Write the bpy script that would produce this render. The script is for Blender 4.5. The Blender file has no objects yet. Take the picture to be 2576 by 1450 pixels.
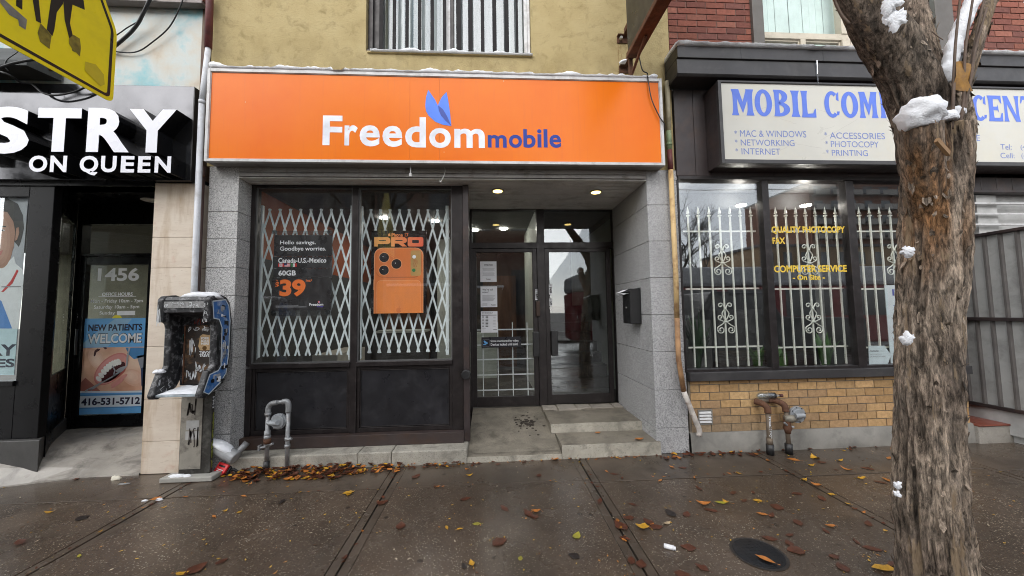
import bpy, bmesh, math, random
from mathutils import Vector, Matrix, noise
rnd = random.Random(7)
S = bpy.context.scene
COL = S.collection
# ------------------------------------------------------------------ camera
CAMF, CW, CH, CZ, CD = 900.0, 2576.0, 1449.6, 1.53, 3.8
th, ps, ro = math.radians(3.7245), math.radians(3.3355), math.radians(0.845)
FW = Vector((math.sin(ps)*math.cos(th), math.cos(ps)*math.cos(th), math.sin(th)))
r0 = Vector((math.cos(ps), -math.sin(ps), 0)); u0 = r0.cross(FW)
RT = math.cos(ro)*r0 - math.sin(ro)*u0
UP = math.cos(ro)*u0 + math.sin(ro)*r0
cam = bpy.data.cameras.new('camera'); cam.sensor_width = 36; cam.sensor_fit = 'HORIZONTAL'
cam.lens = CAMF/CW*36; cam.clip_start = .05; cam.clip_end = 2000
camo = bpy.data.objects.new('camera', cam); COL.objects.link(camo)
camo.matrix_world = Matrix(((RT.x, UP.x, -FW.x, 0), (RT.y, UP.y, -FW.y, -CD), (RT.z, UP.z, -FW.z, CZ), (0, 0, 0, 1)))
S.camera = camo
# ------------------------------------------------------------------ sky, sun, exposure
SUN_EL, SUN_AZ = math.radians(28), math.radians(205)
world = bpy.data.worlds.new('World'); S.world = world; world.use_nodes = True
nt = world.node_tree; nt.nodes.clear()
sky = nt.nodes.new('ShaderNodeTexSky'); sky.sky_type = 'NISHITA'; sky.sun_disc = False
sky.sun_elevation = SUN_EL; sky.sun_rotation = SUN_AZ; sky.air_density = 1.0; sky.dust_density = .6; sky.ozone_density = 1.0
hs = nt.nodes.new('ShaderNodeHueSaturation'); hs.inputs['Saturation'].default_value = .22
bg = nt.nodes.new('ShaderNodeBackground'); bg.inputs[1].default_value = .13
wo = nt.nodes.new('ShaderNodeOutputWorld')
nt.links.new(sky.outputs[0], hs.inputs['Color']); nt.links.new(hs.outputs[0], bg.inputs[0]); nt.links.new(bg.outputs[0], wo.inputs[0])
sl = bpy.data.lights.new('sun', 'SUN'); sl.energy = 1.5; sl.angle = math.radians(80); sl.color = (1, .97, .93)
so = bpy.data.objects.new('sun', sl); COL.objects.link(so)
so.rotation_euler = (math.radians(90)-SUN_EL, 0, math.radians(180)-SUN_AZ)
S.view_settings.view_transform = 'Standard'; S.view_settings.look = 'None'
S.view_settings.exposure = 1.55; S.view_settings.gamma = 1
S.cycles.max_bounces = 10; S.cycles.transparent_max_bounces = 16; S.cycles.use_denoising = True; S.cycles.filter_width = 1.0
S.cycles.caustics_reflective = False; S.cycles.caustics_refractive = False
# ------------------------------------------------------------------ measuring: a photo pixel (2576 wide) onto a real plane
def ray(u, v): return FW + (u-CW/2)/CAMF*RT - (v-CH/2)/CAMF*UP
def W(u, v, Y=0.0):
    d = ray(u, v); t = (Y+CD)/d.y; return (t*d.x, CZ+t*d.z)
def WX(u, v, X):
    d = ray(u, v); t = X/d.x; return (-CD+t*d.y, CZ+t*d.z)
def WG(u, v, z=0.0):
    d = ray(u, v); t = (z-CZ)/d.z; return (t*d.x, -CD+t*d.y)
def R4(u0, v0, u1, v1, Y=0.0):
    um, vm = (u0+u1)/2, (v0+v1)/2
    return (W(u0, vm, Y)[0], W(u1, vm, Y)[0], W(um, v1, Y)[1], W(um, v0, Y)[1])   # x0 x1 z0 z1
# ------------------------------------------------------------------ materials
MAT = {}
class NT:
    def __init__(s, name):
        s.m = bpy.data.materials.new(name); s.m.use_nodes = True; s.t = s.m.node_tree
        s.p = s.t.nodes['Principled BSDF']; s.o = s.t.nodes['Material Output']
        s.tc = s.t.nodes.new('ShaderNodeTexCoord')
    def n(s, typ, **k):
        x = s.t.nodes.new('ShaderNode'+typ)
        for a, b in k.items():
            if a.startswith('_'): setattr(x, a[1:], b)
            else: x.inputs[a.replace('__', ' ')].default_value = b
        return x
    def l(s, a, b): s.t.links.new(a, b)
    def mapping(s, scale=(1, 1, 1)):
        mp = s.n('Mapping'); mp.inputs['Scale'].default_value = scale; s.l(s.tc.outputs['Object'], mp.inputs[0]); return mp.outputs[0]
    def noise(s, scale, detail=4, rough=.55, stretch=(1, 1, 1), dist=0):
        x = s.n('TexNoise'); x.inputs['Scale'].default_value = scale; x.inputs['Detail'].default_value = detail
        x.inputs['Roughness'].default_value = rough; x.inputs['Distortion'].default_value = dist
        s.l(s.mapping(stretch), x.inputs['Vector']); return x.outputs['Fac']
    def ramp(s, src, stops):
        r = s.n('ValToRGB'); e = r.color_ramp.elements
        while len(e) < len(stops): e.new(.5)
        for q, (p, c) in zip(e, stops):
            q.position = p; q.color = c if len(c) == 4 else (*c, 1)
        s.l(src, r.inputs[0]); return r.outputs[0]
    def mix(s, fac, a, b, mode='MIX'):
        x = s.n('Mix', _data_type='RGBA', _blend_type=mode)
        for i, val in ((0, fac), (6, a), (7, b)):
            if hasattr(val, 'is_output'): s.l(val, x.inputs[i])
            else: x.inputs[i].default_value = val if i == 0 else (*val[:3], 1)
        return x.outputs[2]
    def math(s, op, a, b=0.0):
        x = s.n('Math', _operation=op)
        for i, val in ((0, a), (1, b)):
            if hasattr(val, 'is_output'): s.l(val, x.inputs[i])
            else: x.inputs[i].default_value = val
        return x.outputs[0]
    def bump(s, src, strength=.3, dist=.01):
        b = s.n('Bump', Strength=strength, Distance=dist); s.l(src, b.inputs['Height']); s.l(b.outputs[0], s.p.inputs['Normal']); return b
    def color(s, c):
        if hasattr(c, 'is_output'): s.l(c, s.p.inputs['Base Color'])
        else: s.p.inputs['Base Color'].default_value = (*c[:3], 1)
def bw(v): return (v, v, v, 1)
def M(name, col, rough=.5, metal=0, var=.18, vs=6, dirt=None, damt=.5, ds=3, bump=.1, bs=40, spec=.5, coat=0, stretch=(1, 1, 1)):
    """general painted / mineral / metal surface: colour variation, dirt patches, roughness variation and a fine bump"""
    if name in MAT: return MAT[name]
    s = NT(name); p = s.p
    p.inputs['Metallic'].default_value = metal; p.inputs['Specular IOR Level'].default_value = spec; p.inputs['Coat Weight'].default_value = coat
    n1 = s.noise(vs, 5, .6, stretch)
    lo = tuple(max(0, c*(1-var)) for c in col); hi = tuple(min(1, c*(1+var)) for c in col)
    c = s.ramp(n1, [(.3, lo), (.7, hi)])
    if dirt:
        n2 = s.noise(ds, 6, .65, stretch, .3)
        f = s.ramp(n2, [(.5, bw(0)), (.72, bw(damt))])
        c = s.mix(f, c, dirt)
    s.color(c)
    r = s.ramp(s.noise(vs*2.3, 4), [(.3, bw(max(.02, rough-.08))), (.7, bw(min(1, rough+.1)))]); s.l(r, p.inputs['Roughness'])
    if bump: s.bump(s.noise(bs, 3), bump, .004)
    MAT[name] = s.m; return s.m
def flat(name, col, rough=.5, spec=.4):
    return M(name, col, rough, var=.06, vs=12, bump=0, spec=spec)
def emit(name, col, st):
    if name in MAT: return MAT[name]
    s = NT(name); s.color(col); s.p.inputs['Emission Color'].default_value = (*col, 1); s.p.inputs['Emission Strength'].default_value = st
    MAT[name] = s.m; return s.m
def glass(name, base=.07, edge=.75, tint=(.9, .93, .92), rough=0.0, dirt=.03):
    s = NT(name); t = s.t; t.nodes.remove(s.p)
    tr = s.n('BsdfTransparent'); tr.inputs[0].default_value = (*tint, 1)
    gl = s.n('BsdfGlossy'); gl.inputs['Roughness'].default_value = rough; gl.inputs[0].default_value = (.95, .97, 1, 1)
    lw = s.n('LayerWeight', Blend=.5)
    f = s.math('POWER', lw.outputs['Facing'], 4.0); f = s.math('MULTIPLY', f, edge-base); f = s.math('ADD', f, base)
    mx = s.n('MixShader'); s.l(f, mx.inputs[0]); s.l(tr.outputs[0], mx.inputs[1]); s.l(gl.outputs[0], mx.inputs[2])
    nb = s.noise(1.7, 2); b = s.n('Bump', Strength=.04, Distance=.01); s.l(nb, b.inputs['Height']); s.l(b.outputs[0], gl.inputs['Normal'])
    df = s.n('BsdfDiffuse'); df.inputs[0].default_value = (.6, .62, .62, 1)
    df_f = s.ramp(s.noise(14, 6, .7, (1, 1, .35)), [(.45, bw(0)), (.8, bw(dirt))])
    m2 = s.n('MixShader'); s.l(df_f, m2.inputs[0]); s.l(mx.outputs[0], m2.inputs[1]); s.l(df.outputs[0], m2.inputs[2])
    s.l(m2.outputs[0], s.o.inputs[0]); MAT[name] = s.m; return s.m
def attr_mat(name, rough=.85, bump=.35, bs=60, blotch=.25, spec=.3):
    """per-brick / per-leaf colour from the mesh's own 'col' attribute with surface grain on top"""
    s = NT(name); a = s.n('Attribute', _attribute_name='col')
    n1 = s.noise(25, 6, .65); f = s.ramp(n1, [(.3, bw(1-blotch)), (.7, bw(1+blotch*.4))])
    s.color(s.mix(1.0, a.outputs['Color'], f, 'MULTIPLY')); s.p.inputs['Roughness'].default_value = rough; s.p.inputs['Specular IOR Level'].default_value = spec
    if bump: s.bump(s.noise(bs, 5, .65), bump, .006)
    MAT[name] = s.m; return s.m
def stucco():
    s = NT('ochre stucco')
    c = s.ramp(s.noise(2.2, 6, .62), [(.28, (.37, .29, .14)), (.5, (.45, .36, .185)), (.75, (.5, .41, .225))])
    sm = s.ramp(s.noise(7, 8, .7, dist=.6), [(.52, bw(0)), (.7, bw(.55))]); c = s.mix(sm, c, (.2, .155, .065))
    sep = s.n('SeparateXYZ'); s.l(s.tc.outputs['Object'], sep.inputs[0])
    ht = s.n('MapRange'); ht.inputs[1].default_value = 4.45; ht.inputs[2].default_value = 4.05; s.l(sep.outputs[2], ht.inputs[0])   # grime of the splash zone over the sign
    g = s.math('MULTIPLY', ht.outputs[0], s.ramp(s.noise(5, 6, .7, (1, 1, .5)), [(.4, bw(0)), (.75, bw(.8))])); c = s.mix(g, c, (.16, .125, .07))
    sp = s.n('TexVoronoi'); sp.inputs['Scale'].default_value = 16; s.l(s.mapping(), sp.inputs['Vector'])
    c = s.mix(s.ramp(sp.outputs['Distance'], [(.03, bw(.7)), (.06, bw(0))]), c, (.1, .08, .05))
    s.color(c); s.p.inputs['Roughness'].default_value = .92; s.p.inputs['Specular IOR Level'].default_value = .2
    s.bump(s.math('ADD', s.noise(55, 6, .7), s.noise(9, 3)), .55, .012); MAT['stucco'] = s.m; return s.m
def granite(name, a, b, d):
    s = NT(name)
    v = s.n('TexVoronoi'); v.inputs['Scale'].default_value = 170; s.l(s.mapping(), v.inputs['Vector'])
    sep = s.n('SeparateColor'); s.l(v.outputs['Color'], sep.inputs[0])
    c = s.ramp(sep.outputs[0], [(0, d), (.22, d), (.3, a), (.75, b), (1, tuple(x*1.35 for x in b))])
    st = s.ramp(s.noise(1.6, 6, .65, (1, 1, .5)), [(.45, bw(0)), (.75, bw(.45))]); c = s.mix(st, c, tuple(x*.55 for x in a))
    s.color(c); s.p.inputs['Roughness'].default_value = .6; s.bump(sep.outputs[1], .08, .003); MAT[name] = s.m; return s.m
def travertine():
    s = NT('travertine')
    c = s.ramp(s.noise(3, 6, .65, (.6, 1, 2.2)), [(.3, (.6, .5, .41)), (.5, (.68, .59, .49)), (.7, (.73, .65, .55))])
    pit = s.ramp(s.noise(30, 4, .6, (.5, 1, 6)), [(.62, bw(0)), (.7, bw(.5))]); c = s.mix(pit, c, (.3, .2, .12))
    drip = s.ramp(s.noise(3, 6, .65, (2.2, 1, .4)), [(.5, bw(0)), (.72, bw(.75))]); c = s.mix(drip, c, (.4, .27, .15))
    rust = s.ramp(s.noise(3, 5, .7), [(.62, bw(0)), (.75, bw(.4))]); c = s.mix(rust, c, (.5, .16, .08))
    s.color(c); s.p.inputs['Roughness'].default_value = .7; s.bump(pit, -.25, .004); MAT['travertine'] = s.m; return s.m
def concrete(name, base, wet=.0, speck=0, dark=.5, rough=.6, ds=2.0):
    s = NT(name); p = s.p
    c = s.ramp(s.noise(3.2, 7, .65), [(.28, tuple(x*.72 for x in base)), (.5, base), (.75, tuple(x*1.3 for x in base))])
    c = s.mix(s.ramp(s.noise(ds, 8, .68, dist=.5), [(.5, bw(0)), (.68, bw(dark))]), c, tuple(x*.35 for x in base))
    if speck:
        v = s.n('TexVoronoi'); v.inputs['Scale'].default_value = 95; s.l(s.mapping(), v.inputs['Vector'])
        sc = s.n('SeparateColor'); s.l(v.outputs['Color'], sc.inputs[0])
        pick = s.ramp(sc.outputs[0], [(.66, bw(0)), (.69, bw(1))]); near = s.ramp(v.outputs['Distance'], [(.3, bw(1)), (.42, bw(0))])
        f = s.math('MULTIPLY', s.math('MULTIPLY', pick, near), speck)
        f = s.math('MULTIPLY', f, s.ramp(s.noise(2.5, 3), [(.35, bw(.35)), (.6, bw(1))]))
        c = s.mix(f, c, (.5, .44, .34))
        pick2 = s.ramp(sc.outputs[1], [(.6, bw(0)), (.64, bw(.6))]); c = s.mix(s.math('MULTIPLY', pick2, near), c, tuple(x*.4 for x in base))
        s.bump(s.math('ADD', s.noise(120, 3), s.math('MULTIPLY', near, .6)), .25, .004)
    else:
        s.bump(s.math('ADD', s.noise(90, 5, .7), s.noise(14, 3)), .3, .005)
    if wet > .3:
        v2 = s.n('TexVoronoi'); v2.inputs['Scale'].default_value = 4.5; s.l(s.mapping(), v2.inputs['Vector'])
        c = s.mix(s.ramp(v2.outputs['Distance'], [(.07, bw(.75)), (.1, bw(0))]), c, tuple(x*.3 for x in base))
        c = s.mix(s.ramp(s.noise(.55, 3, .5), [(.4, bw(0)), (.65, bw(.55))]), c, tuple(x*.45 for x in base))
    s.color(c)
    r = s.ramp(s.noise(1.3, 5, .6), [(.35, bw(max(.08, rough-wet))), (.65, bw(rough))]); s.l(r, p.inputs['Roughness'])
    MAT[name] = s.m; return s.m
def orange_face():
    s = NT('orange sign acrylic')
    c = s.ramp(s.noise(1.1, 4, .6, (1, 1, .8)), [(.3, (.78, .145, .001)), (.7, (.83, .195, .004))])
    st = s.ramp(s.noise(9, 5, .6, (4, 1, .18)), [(.55, bw(0)), (.8, bw(.5))]); c = s.mix(st, c, (.72, .15, .02))
    v = s.n('TexVoronoi'); v.inputs['Scale'].default_value = 5; s.l(s.mapping((1, 1, .6)), v.inputs['Vector'])
    c = s.mix(s.ramp(v.outputs['Distance'], [(.018, bw(.9)), (.03, bw(0))]), c, (.75, .5, .3))
    s.color(c); s.p.inputs['Roughness'].default_value = .3; s.p.inputs['Specular IOR Level'].default_value = .22
    s.bump(s.noise(1.2, 2), .08, .02); MAT['orange'] = s.m; return s.m
def bark():
    s = NT('bark'); a = s.n('Attribute', _attribute_name='col')
    n1 = s.noise(30, 9, .8, (1, 1, .25), .6)
    c = s.mix(1.0, a.outputs['Color'], s.ramp(n1, [(.38, bw(.3)), (.5, bw(1.0)), (.62, bw(1.8))]), 'MULTIPLY')
    c = s.mix(1.0, c, s.ramp(s.noise(75, 7, .75, (1, 1, .16), .4), [(.4, bw(.35)), (.5, bw(1)), (.6, bw(1.5))]), 'MULTIPLY')
    pale = s.ramp(s.noise(11, 6, .65, (1.4, 1.4, .16), .3), [(.58, bw(0)), (.62, bw(.8))]); c = s.mix(pale, c, (.38, .28, .18))
    grey = s.ramp(s.noise(6, 5, .6), [(.5, bw(0)), (.75, bw(.4))]); c = s.mix(grey, c, (.2, .175, .15))
    s.color(c); s.p.inputs['Roughness'].default_value = .9; s.p.inputs['Specular IOR Level'].default_value = .2
    s.bump(s.math('ADD', s.noise(38, 8, .72, (1, 1, .3), .4), s.noise(75, 7, .75, (1, 1, .16), .4)), 1.0, .02); MAT['bark'] = s.m; return s.m
def snowm():
    s = NT('snow'); s.color((.86, .88, .92)); s.p.inputs['Roughness'].default_value = .7
    s.p.inputs['Subsurface Weight'].default_value = .15; s.p.inputs['Subsurface Radius'].default_value = (.03, .03, .03)
    s.bump(s.math('ADD', s.noise(45, 5, .65), s.noise(160, 3, .6)), .6, .012); MAT['snow'] = s.m; return s.m
SNOW = snowm(); STUCCO = stucco(); ORANGE = orange_face(); TRAV = travertine(); BARK = bark()
GRAN = granite('grey granite', (.36, .36, .362), (.47, .47, .475), (.17, .17, .175))
DKGRAN = granite('worn grey granite', (.4, .395, .39), (.5, .495, .49), (.2, .2, .2))
GLASS = glass('shop glass', .045, .55, (.98, .985, .98)); GLASSR = glass('mirror bright shop glass', .115, .7, (.97, .98, .98)); GLASSD = glass('door glass', .075, .55, (.93, .95, .94))
PAVE = concrete('wet exposed aggregate pavement', (.092, .066, .047), .42, .75, .75, .4, 1.3)
PAVES = concrete('wet smooth pavement', (.097, .073, .054), .42, 0, .75, .42, 1.7)
CONC = concrete('step concrete', (.205, .182, .145), .2, .1, .75, .7, 4); CONCR = concrete('chipped lightened riser concrete', (.36, .335, .28), .1, .45, .75, .8, 7)  # shading put into the colour: chipped risers tinted lighter, treads darker
APRON = concrete('worn white painted apron', (.36, .335, .3), .3, 0, .85, .5, 5)
BASEC = concrete('grey parged base', (.2, .19, .17), .1, 0, .5, .8, 4)
FRAME = M('dark bronze frame', (.022, .018, .018), .38, .3, .3, 5, (.06, .05, .05), .5, 9, .05)
BLACKP = M('black panel', (.016, .016, .019), .33, 0, .3, 3, (.05, .05, .055), .5, 5, .05)
BROWNP = M('brown painted metal', (.04, .03, .03), .45, .1, .25, 4, (.09, .05, .035), .5, 6, .06)
CANOPY = M('charcoal canopy metal', (.047, .045, .047), .42, .2, .2, 3, (.09, .085, .08), .4, 7, .05)
BLACKM = M('black gloss panel', (.006, .006, .007), .3, 0, .3, 3, None, bump=.02, bs=3, spec=.12)
SIGNGREY = M('polished dark sign panel', (.085, .085, .09), .06, .85, .15, 2, None, bump=.02, bs=1.5)
WHITEM = M('weathered white aluminium', (.55, .55, .55), .45, .1, .1, 6, (.25, .22, .2), .6, 8, .05)
SOFFIT = M('dirty white soffit metal', (.84, .83, .8), .5, 0, .1, 3, (.3, .27, .24), .5, 4, .05)
GATEW = M('pale painted gate steel', (.76, .84, .86), .4, 0, .06, 9, None, bump=.03)
CREAM = M('cream painted iron', (.86, .87, .78), .4, 0, .08, 9, (.5, .45, .3), .25, 20, .04)
PIPEW = M('white painted pipe', (.62, .64, .68), .5, 0, .1, 5, (.3, .28, .27), .6, 9, .08)
PIPEC = M('cream rusty pipe', (.6, .42, .2), .6, 0, .15, 6, (.2, .07, .03), .9, 9, .15)
PIPER = M('oxide red paint', (.13, .03, .028), .55, 0, .25, 8, (.05, .02, .02), .6, 10, .1)
PIPEG = M('green peeling paint', (.2, .26, .14), .6, 0, .2, 12, (.45, .4, .28), .6, 14, .12)
GALV = M('galvanised pipe', (.3, .31, .32), .5, .5, .25, 16, (.16, .12, .09), .6, 12, .12)
RUST = M('rusty iron', (.12, .055, .03), .8, .2, .35, 14, (.05, .025, .018), .7, 18, .3)
BROWNMET = M('brown gas pipe', (.13, .1, .075), .65, .2, .25, 10, (.2, .16, .1), .5, 15, .15)
REGG = M('grey regulator casting', (.36, .38, .4), .5, .5, .12, 10, (.2, .2, .2), .5, 12, .1)
BLACKPL = M('black plastic', (.014, .014, .015), .42, 0, .2, 10, (.05, .05, .05), .35, 14, .08)
DARKIN = M('dark interior', (.055, .053, .05), .7, 0, .3, 1.5)
GREYIN = M('grey interior wall', (.42, .45, .41), .7, 0, .15, 1.5)
ORANGEIN = M('orange interior wall', (.3, .065, .012), .6, 0, .2, 1.2)
WOODIN = M('brown wood interior', (.1, .045, .02), .5, 0, .3, 3, stretch=(6, 6, .6))
WHITEP = flat('white print', (.82, .83, .86), .5); BLACKPR = flat('black print', (.012, .012, .014), .35)
PAPER = flat('white paper', (.74, .75, .78), .6); GREYPR = flat('grey print', (.3, .3, .32), .6)
BLUEL = flat('light blue print', (.075, .22, .85), .4); BLUED = flat('dark blue print', (.018, .055, .38), .4); NAVY = flat('navy print', (.012, .02, .13), .4)
ORANGEP = flat('orange print', (.95, .2, .03), .4); REDP = flat('red print', (.6, .02, .02), .45); GREENP = flat('green print', (.02, .2, .06), .45)
GOLD = flat('gold vinyl', (.72, .5, .06), .4)
# ------------------------------------------------------------------ mesh building
class MB:
    def __init__(s): s.v = []; s.f = []; s.mi = []; s.c = []; s.cur = 0; s.col = (1, 1, 1); s.off = 0.0
    def add(s, vs, fs, mi=None):
        o = len(s.v); s.v += [tuple(p) for p in vs]
        for f in fs: s.f.append([i+o for i in f]); s.mi.append(s.cur if mi is None else mi); s.c.append(s.col)
        return s
    def box(s, x0, x1, y0, y1, z0, z1, mi=None):
        v = [(x, y, z) for x in (x0, x1) for y in (y0, y1) for z in (z0, z1)]
        return s.add(v, [(0, 1, 3, 2), (4, 6, 7, 5), (0, 4, 5, 1), (2, 3, 7, 6), (0, 2, 6, 4), (1, 5, 7, 3)], mi)
    def poly(s, pts, mi=None): return s.add(pts, [tuple(range(len(pts)))], mi)
    def pxz(s, pts, y, mi=None):                       # flat polygon on a plane of constant y
        return s.poly([(x, y, z) for x, z in pts], mi)
    def prism(s, pts, axis, a, b, mi=None):            # outline extruded along an axis: axis 'y': pts are (x,z); 'x': (y,z); 'z': (x,y)
        n = len(pts)
        def P(q, t): return (q[0], t, q[1]) if axis == 'y' else ((t, q[0], q[1]) if axis == 'x' else (q[0], q[1], t))
        v = [P(q, a) for q in pts]+[P(q, b) for q in pts]
        return s.add(v, [tuple(range(n)), tuple(range(2*n-1, n-1, -1))]+[(i, (i+1) % n, (i+1) % n+n, i+n) for i in range(n)], mi)
    def tube(s, pts, r, n=10, mi=None, cap=True):
        pts = [Vector(p) for p in pts]; m = len(pts)
        rs = r if isinstance(r, (list, tuple)) else [r]*m
        d0 = (pts[1]-pts[0]).normalized(); ax = Vector((0, 0, 1)) if abs(d0.z) < .9 else Vector((1, 0, 0))
        nrm = d0.cross(ax).normalized(); v = []
        for i, p in enumerate(pts):
            d = (pts[min(i+1, m-1)]-pts[max(i-1, 0)]).normalized()
            nrm = (nrm-d*nrm.dot(d)).normalized(); b = d.cross(nrm)
            v += [p+(nrm*math.cos(2*math.pi*k/n)+b*math.sin(2*math.pi*k/n))*rs[i] for k in range(n)]
        f = [(i*n+k, i*n+(k+1) % n, (i+1)*n+(k+1) % n, (i+1)*n+k) for i in range(m-1) for k in range(n)]
        if cap: f += [tuple(range(n-1, -1, -1)), tuple((m-1)*n+k for k in range(n))]
        return s.add(v, f, mi)
    def disc(s, c, axis, r, d=.01, n=24, mi=None, ry=None):
        ry = ry or r
        q = [(math.cos(2*math.pi*k/n)*r, math.sin(2*math.pi*k/n)*ry) for k in range(n)]
        if axis == 'y': return s.prism([(c[0]+a, c[2]+b) for a, b in q], 'y', c[1], c[1]+d, mi)
        if axis == 'x': return s.prism([(c[1]+a, c[2]+b) for a, b in q], 'x', c[0], c[0]+d, mi)
        return s.prism([(c[0]+a, c[1]+b) for a, b in q], 'z', c[2], c[2]+d, mi)
    def text(s, t, x0, x1, z0, z1, y, bold=0.0, mi=None, mirror=False, flip=False):
        vs, fs = text_geo(t, bold); xs = [p[0] for p in vs]; zs = [p[1] for p in vs]
        a, b, c, d = min(xs), max(xs), min(zs), max(zs)
        def X(q): k = (q-a)/(b-a); k = 1-k if mirror else k; return x0+k*(x1-x0)
        def Z(q): k = (q-c)/(d-c); k = 1-k if flip else k; return z0+k*(z1-z0)
        return s.add([(X(p[0]), y, Z(p[1])) for p in vs], fs, mi)
    def blob(s, c, rx, ry, rz, seed=0, amp=.25, n=20, m=12, low=-.35, mi=None, fr=1.6):
        v = []; f = []
        for i in range(m+1):
            ph = math.pi*i/m
            for k in range(n):
                t = 2*math.pi*k/n; d = Vector((math.sin(ph)*math.cos(t), math.sin(ph)*math.sin(t), math.cos(ph)))
                q = 1+amp*noise.noise(d*fr+Vector((seed*7.3, seed*3.1, 0)))+amp*.5*noise.noise(d*fr*2.7+Vector((seed, 0, 5)))
                d = d*q; d.z = max(d.z, low); v.append((c[0]+d.x*rx, c[1]+d.y*ry, c[2]+d.z*rz))
        for i in range(m):
            for k in range(n): f.append((i*n+k, i*n+(k+1) % n, (i+1)*n+(k+1) % n, (i+1)*n+k))
        return s.add(v, f, mi)
    def ribbon(s, pts, w, nrm, mi=None):               # flat painted stroke
        pts = [Vector(p) for p in pts]; v = []
        for i, p in enumerate(pts):
            d = (pts[min(i+1, len(pts)-1)]-pts[max(0, i-1)]); d = d.normalized() if d.length > 1e-9 else Vector((1, 0, 0))
            q = d.cross(nrm).normalized()*w/2; v += [p+q, p-q]
        return s.add(v, [(2*i, 2*i+1, 2*i+3, 2*i+2) for i in range(len(pts)-1)], mi)
    def build(s, name, mats, parent=None, smooth=False, bevel=0, root=None):
        me = bpy.data.meshes.new(name); me.from_pydata(s.v, [], s.f)
        for m in (mats if isinstance(mats, (list, tuple)) else [mats]): me.materials.append(m)
        for p, mi in zip(me.polygons, s.mi): p.material_index = mi; p.use_smooth = smooth
        if any(c != (1, 1, 1) for c in s.c):
            at = me.color_attributes.new('col', 'FLOAT_COLOR', 'CORNER'); i = 0
            for p, c in zip(me.polygons, s.c):
                for _ in range(p.loop_total): at.data[i].color = (*c, 1); i += 1
        bm = bmesh.new(); bm.from_mesh(me); bmesh.ops.recalc_face_normals(bm, faces=bm.faces); bm.to_mesh(me); bm.free()
        o = bpy.data.objects.new(name, me); COL.objects.link(o)
        if bevel:
            b = o.modifiers.new('bevel', 'BEVEL'); b.width = bevel; b.segments = 2; b.limit_method = 'ANGLE'; b.angle_limit = math.radians(40)
        if parent: child(o, parent)
        return o
def child(o, parent):                                  # meshes keep world coordinates; only an Empty's own place is undone
    o.parent = parent
    if parent.type == 'EMPTY': o.matrix_parent_inverse = Matrix.Translation(-parent.location)
def thing(name, label, cat, loc=(0, 0, 0), group=None):
    o = bpy.data.objects.new(name, None); o.empty_display_size = .1; o.location = loc; COL.objects.link(o)
    return tag(o, label, cat, group)
def tag(o, label=None, cat=None, group=None, kind=None):
    if label: o['label'] = label
    if cat: o['category'] = cat
    if group: o['group'] = group
    if kind: o['kind'] = kind
    return o
_tx = {}
def text_geo(t, bold=0.0, extrude=0.0):
    k = (t, bold, extrude)
    if k not in _tx:
        c = bpy.data.curves.new('tmp', 'FONT'); c.body = t; c.offset = bold; c.extrude = extrude; c.resolution_u = 4
        o = bpy.data.objects.new('tmp', c); COL.objects.link(o)
        dg = bpy.context.evaluated_depsgraph_get(); me = bpy.data.meshes.new_from_object(o.evaluated_get(dg))
        _tx[k] = ([tuple(v.co) for v in me.vertices], [tuple(p.vertices) for p in me.polygons])
        bpy.data.objects.remove(o); bpy.data.curves.remove(c); bpy.data.meshes.remove(me)
    vs, fs = _tx[k]
    return ([(v[0], v[1]) for v in vs] if not extrude else vs), fs
def bez(pts, n=8):                                     # smooth open path through points (Catmull-Rom)
    P = [Vector(p) for p in pts]; P = [2*P[0]-P[1]]+P+[2*P[-1]-P[-2]]; out = []
    for i in range(1, len(P)-2):
        for k in range(n):
            t = k/n; a, b, c, d = P[i-1:i+3]
            out.append(.5*((2*b)+(c-a)*t+(2*a-5*b+4*c-d)*t*t+(3*b-a-3*c+d)*t**3))
    return out+[P[-2]]
def rrect(x0, x1, z0, z1, r, n=5, corners='abcd'):     # a: low left, b: low right, c: top right, d: top left
    out = []
    for key, cx, cz, a0 in (('a', x0+r, z0+r, 180), ('b', x1-r, z0+r, 270), ('c', x1-r, z1-r, 0), ('d', x0+r, z1-r, 90)):
        if key in corners: out += [(cx+r*math.cos(math.radians(a0+90*k/n)), cz+r*math.sin(math.radians(a0+90*k/n))) for k in range(n+1)]
        else: out.append({'a': (x0, z0), 'b': (x1, z0), 'c': (x1, z1), 'd': (x0, z1)}[key])
    return out
def frame(mb, x0, x1, z0, z1, y0, y1, l, r, t, b, mi=None):   # rectangular frame, its four members butted
    mb.box(x0, x0+l, y0, y1, z0, z1, mi); mb.box(x1-r, x1, y0, y1, z0, z1, mi)
    if t: mb.box(x0+l, x1-r, y0+.001, y1-.001, z1-t, z1-.0005, mi)
    if b: mb.box(x0+l, x1-r, y0+.001, y1-.001, z0+.0005, z0+b, mi)
    return mb
def pane(name, mat, parent, x0, x1, z0, z1, y, th=.006): return MB().box(x0, x1, y, y+th, z0, z1).build(name, mat, parent)
def bricks(mb, x0, x1, z0, z1, y, bw_, bh, mo, cols, depth=.05, jit=.0012):
    row = 0; z = z0
    while z < z1-.01:
        zt = min(z+bh, z1); x = x0-(bw_+mo)*(.5 if row % 2 else 0)-rnd.random()*.01
        while x < x1:
            a, b = max(x, x0), min(x+bw_, x1)
            if b-a > .015:
                c = rnd.choice(cols); k = rnd.uniform(.82, 1.15); mb.col = tuple(q*k for q in c)
                j = rnd.uniform(-jit, jit); mb.box(a+rnd.uniform(0, .002), b, y+j, y+depth, z+rnd.uniform(-.001, .001), zt)
            x += bw_+mo
        z += bh+mo; row += 1
    mb.col = (1, 1, 1)
    return mb
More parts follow.
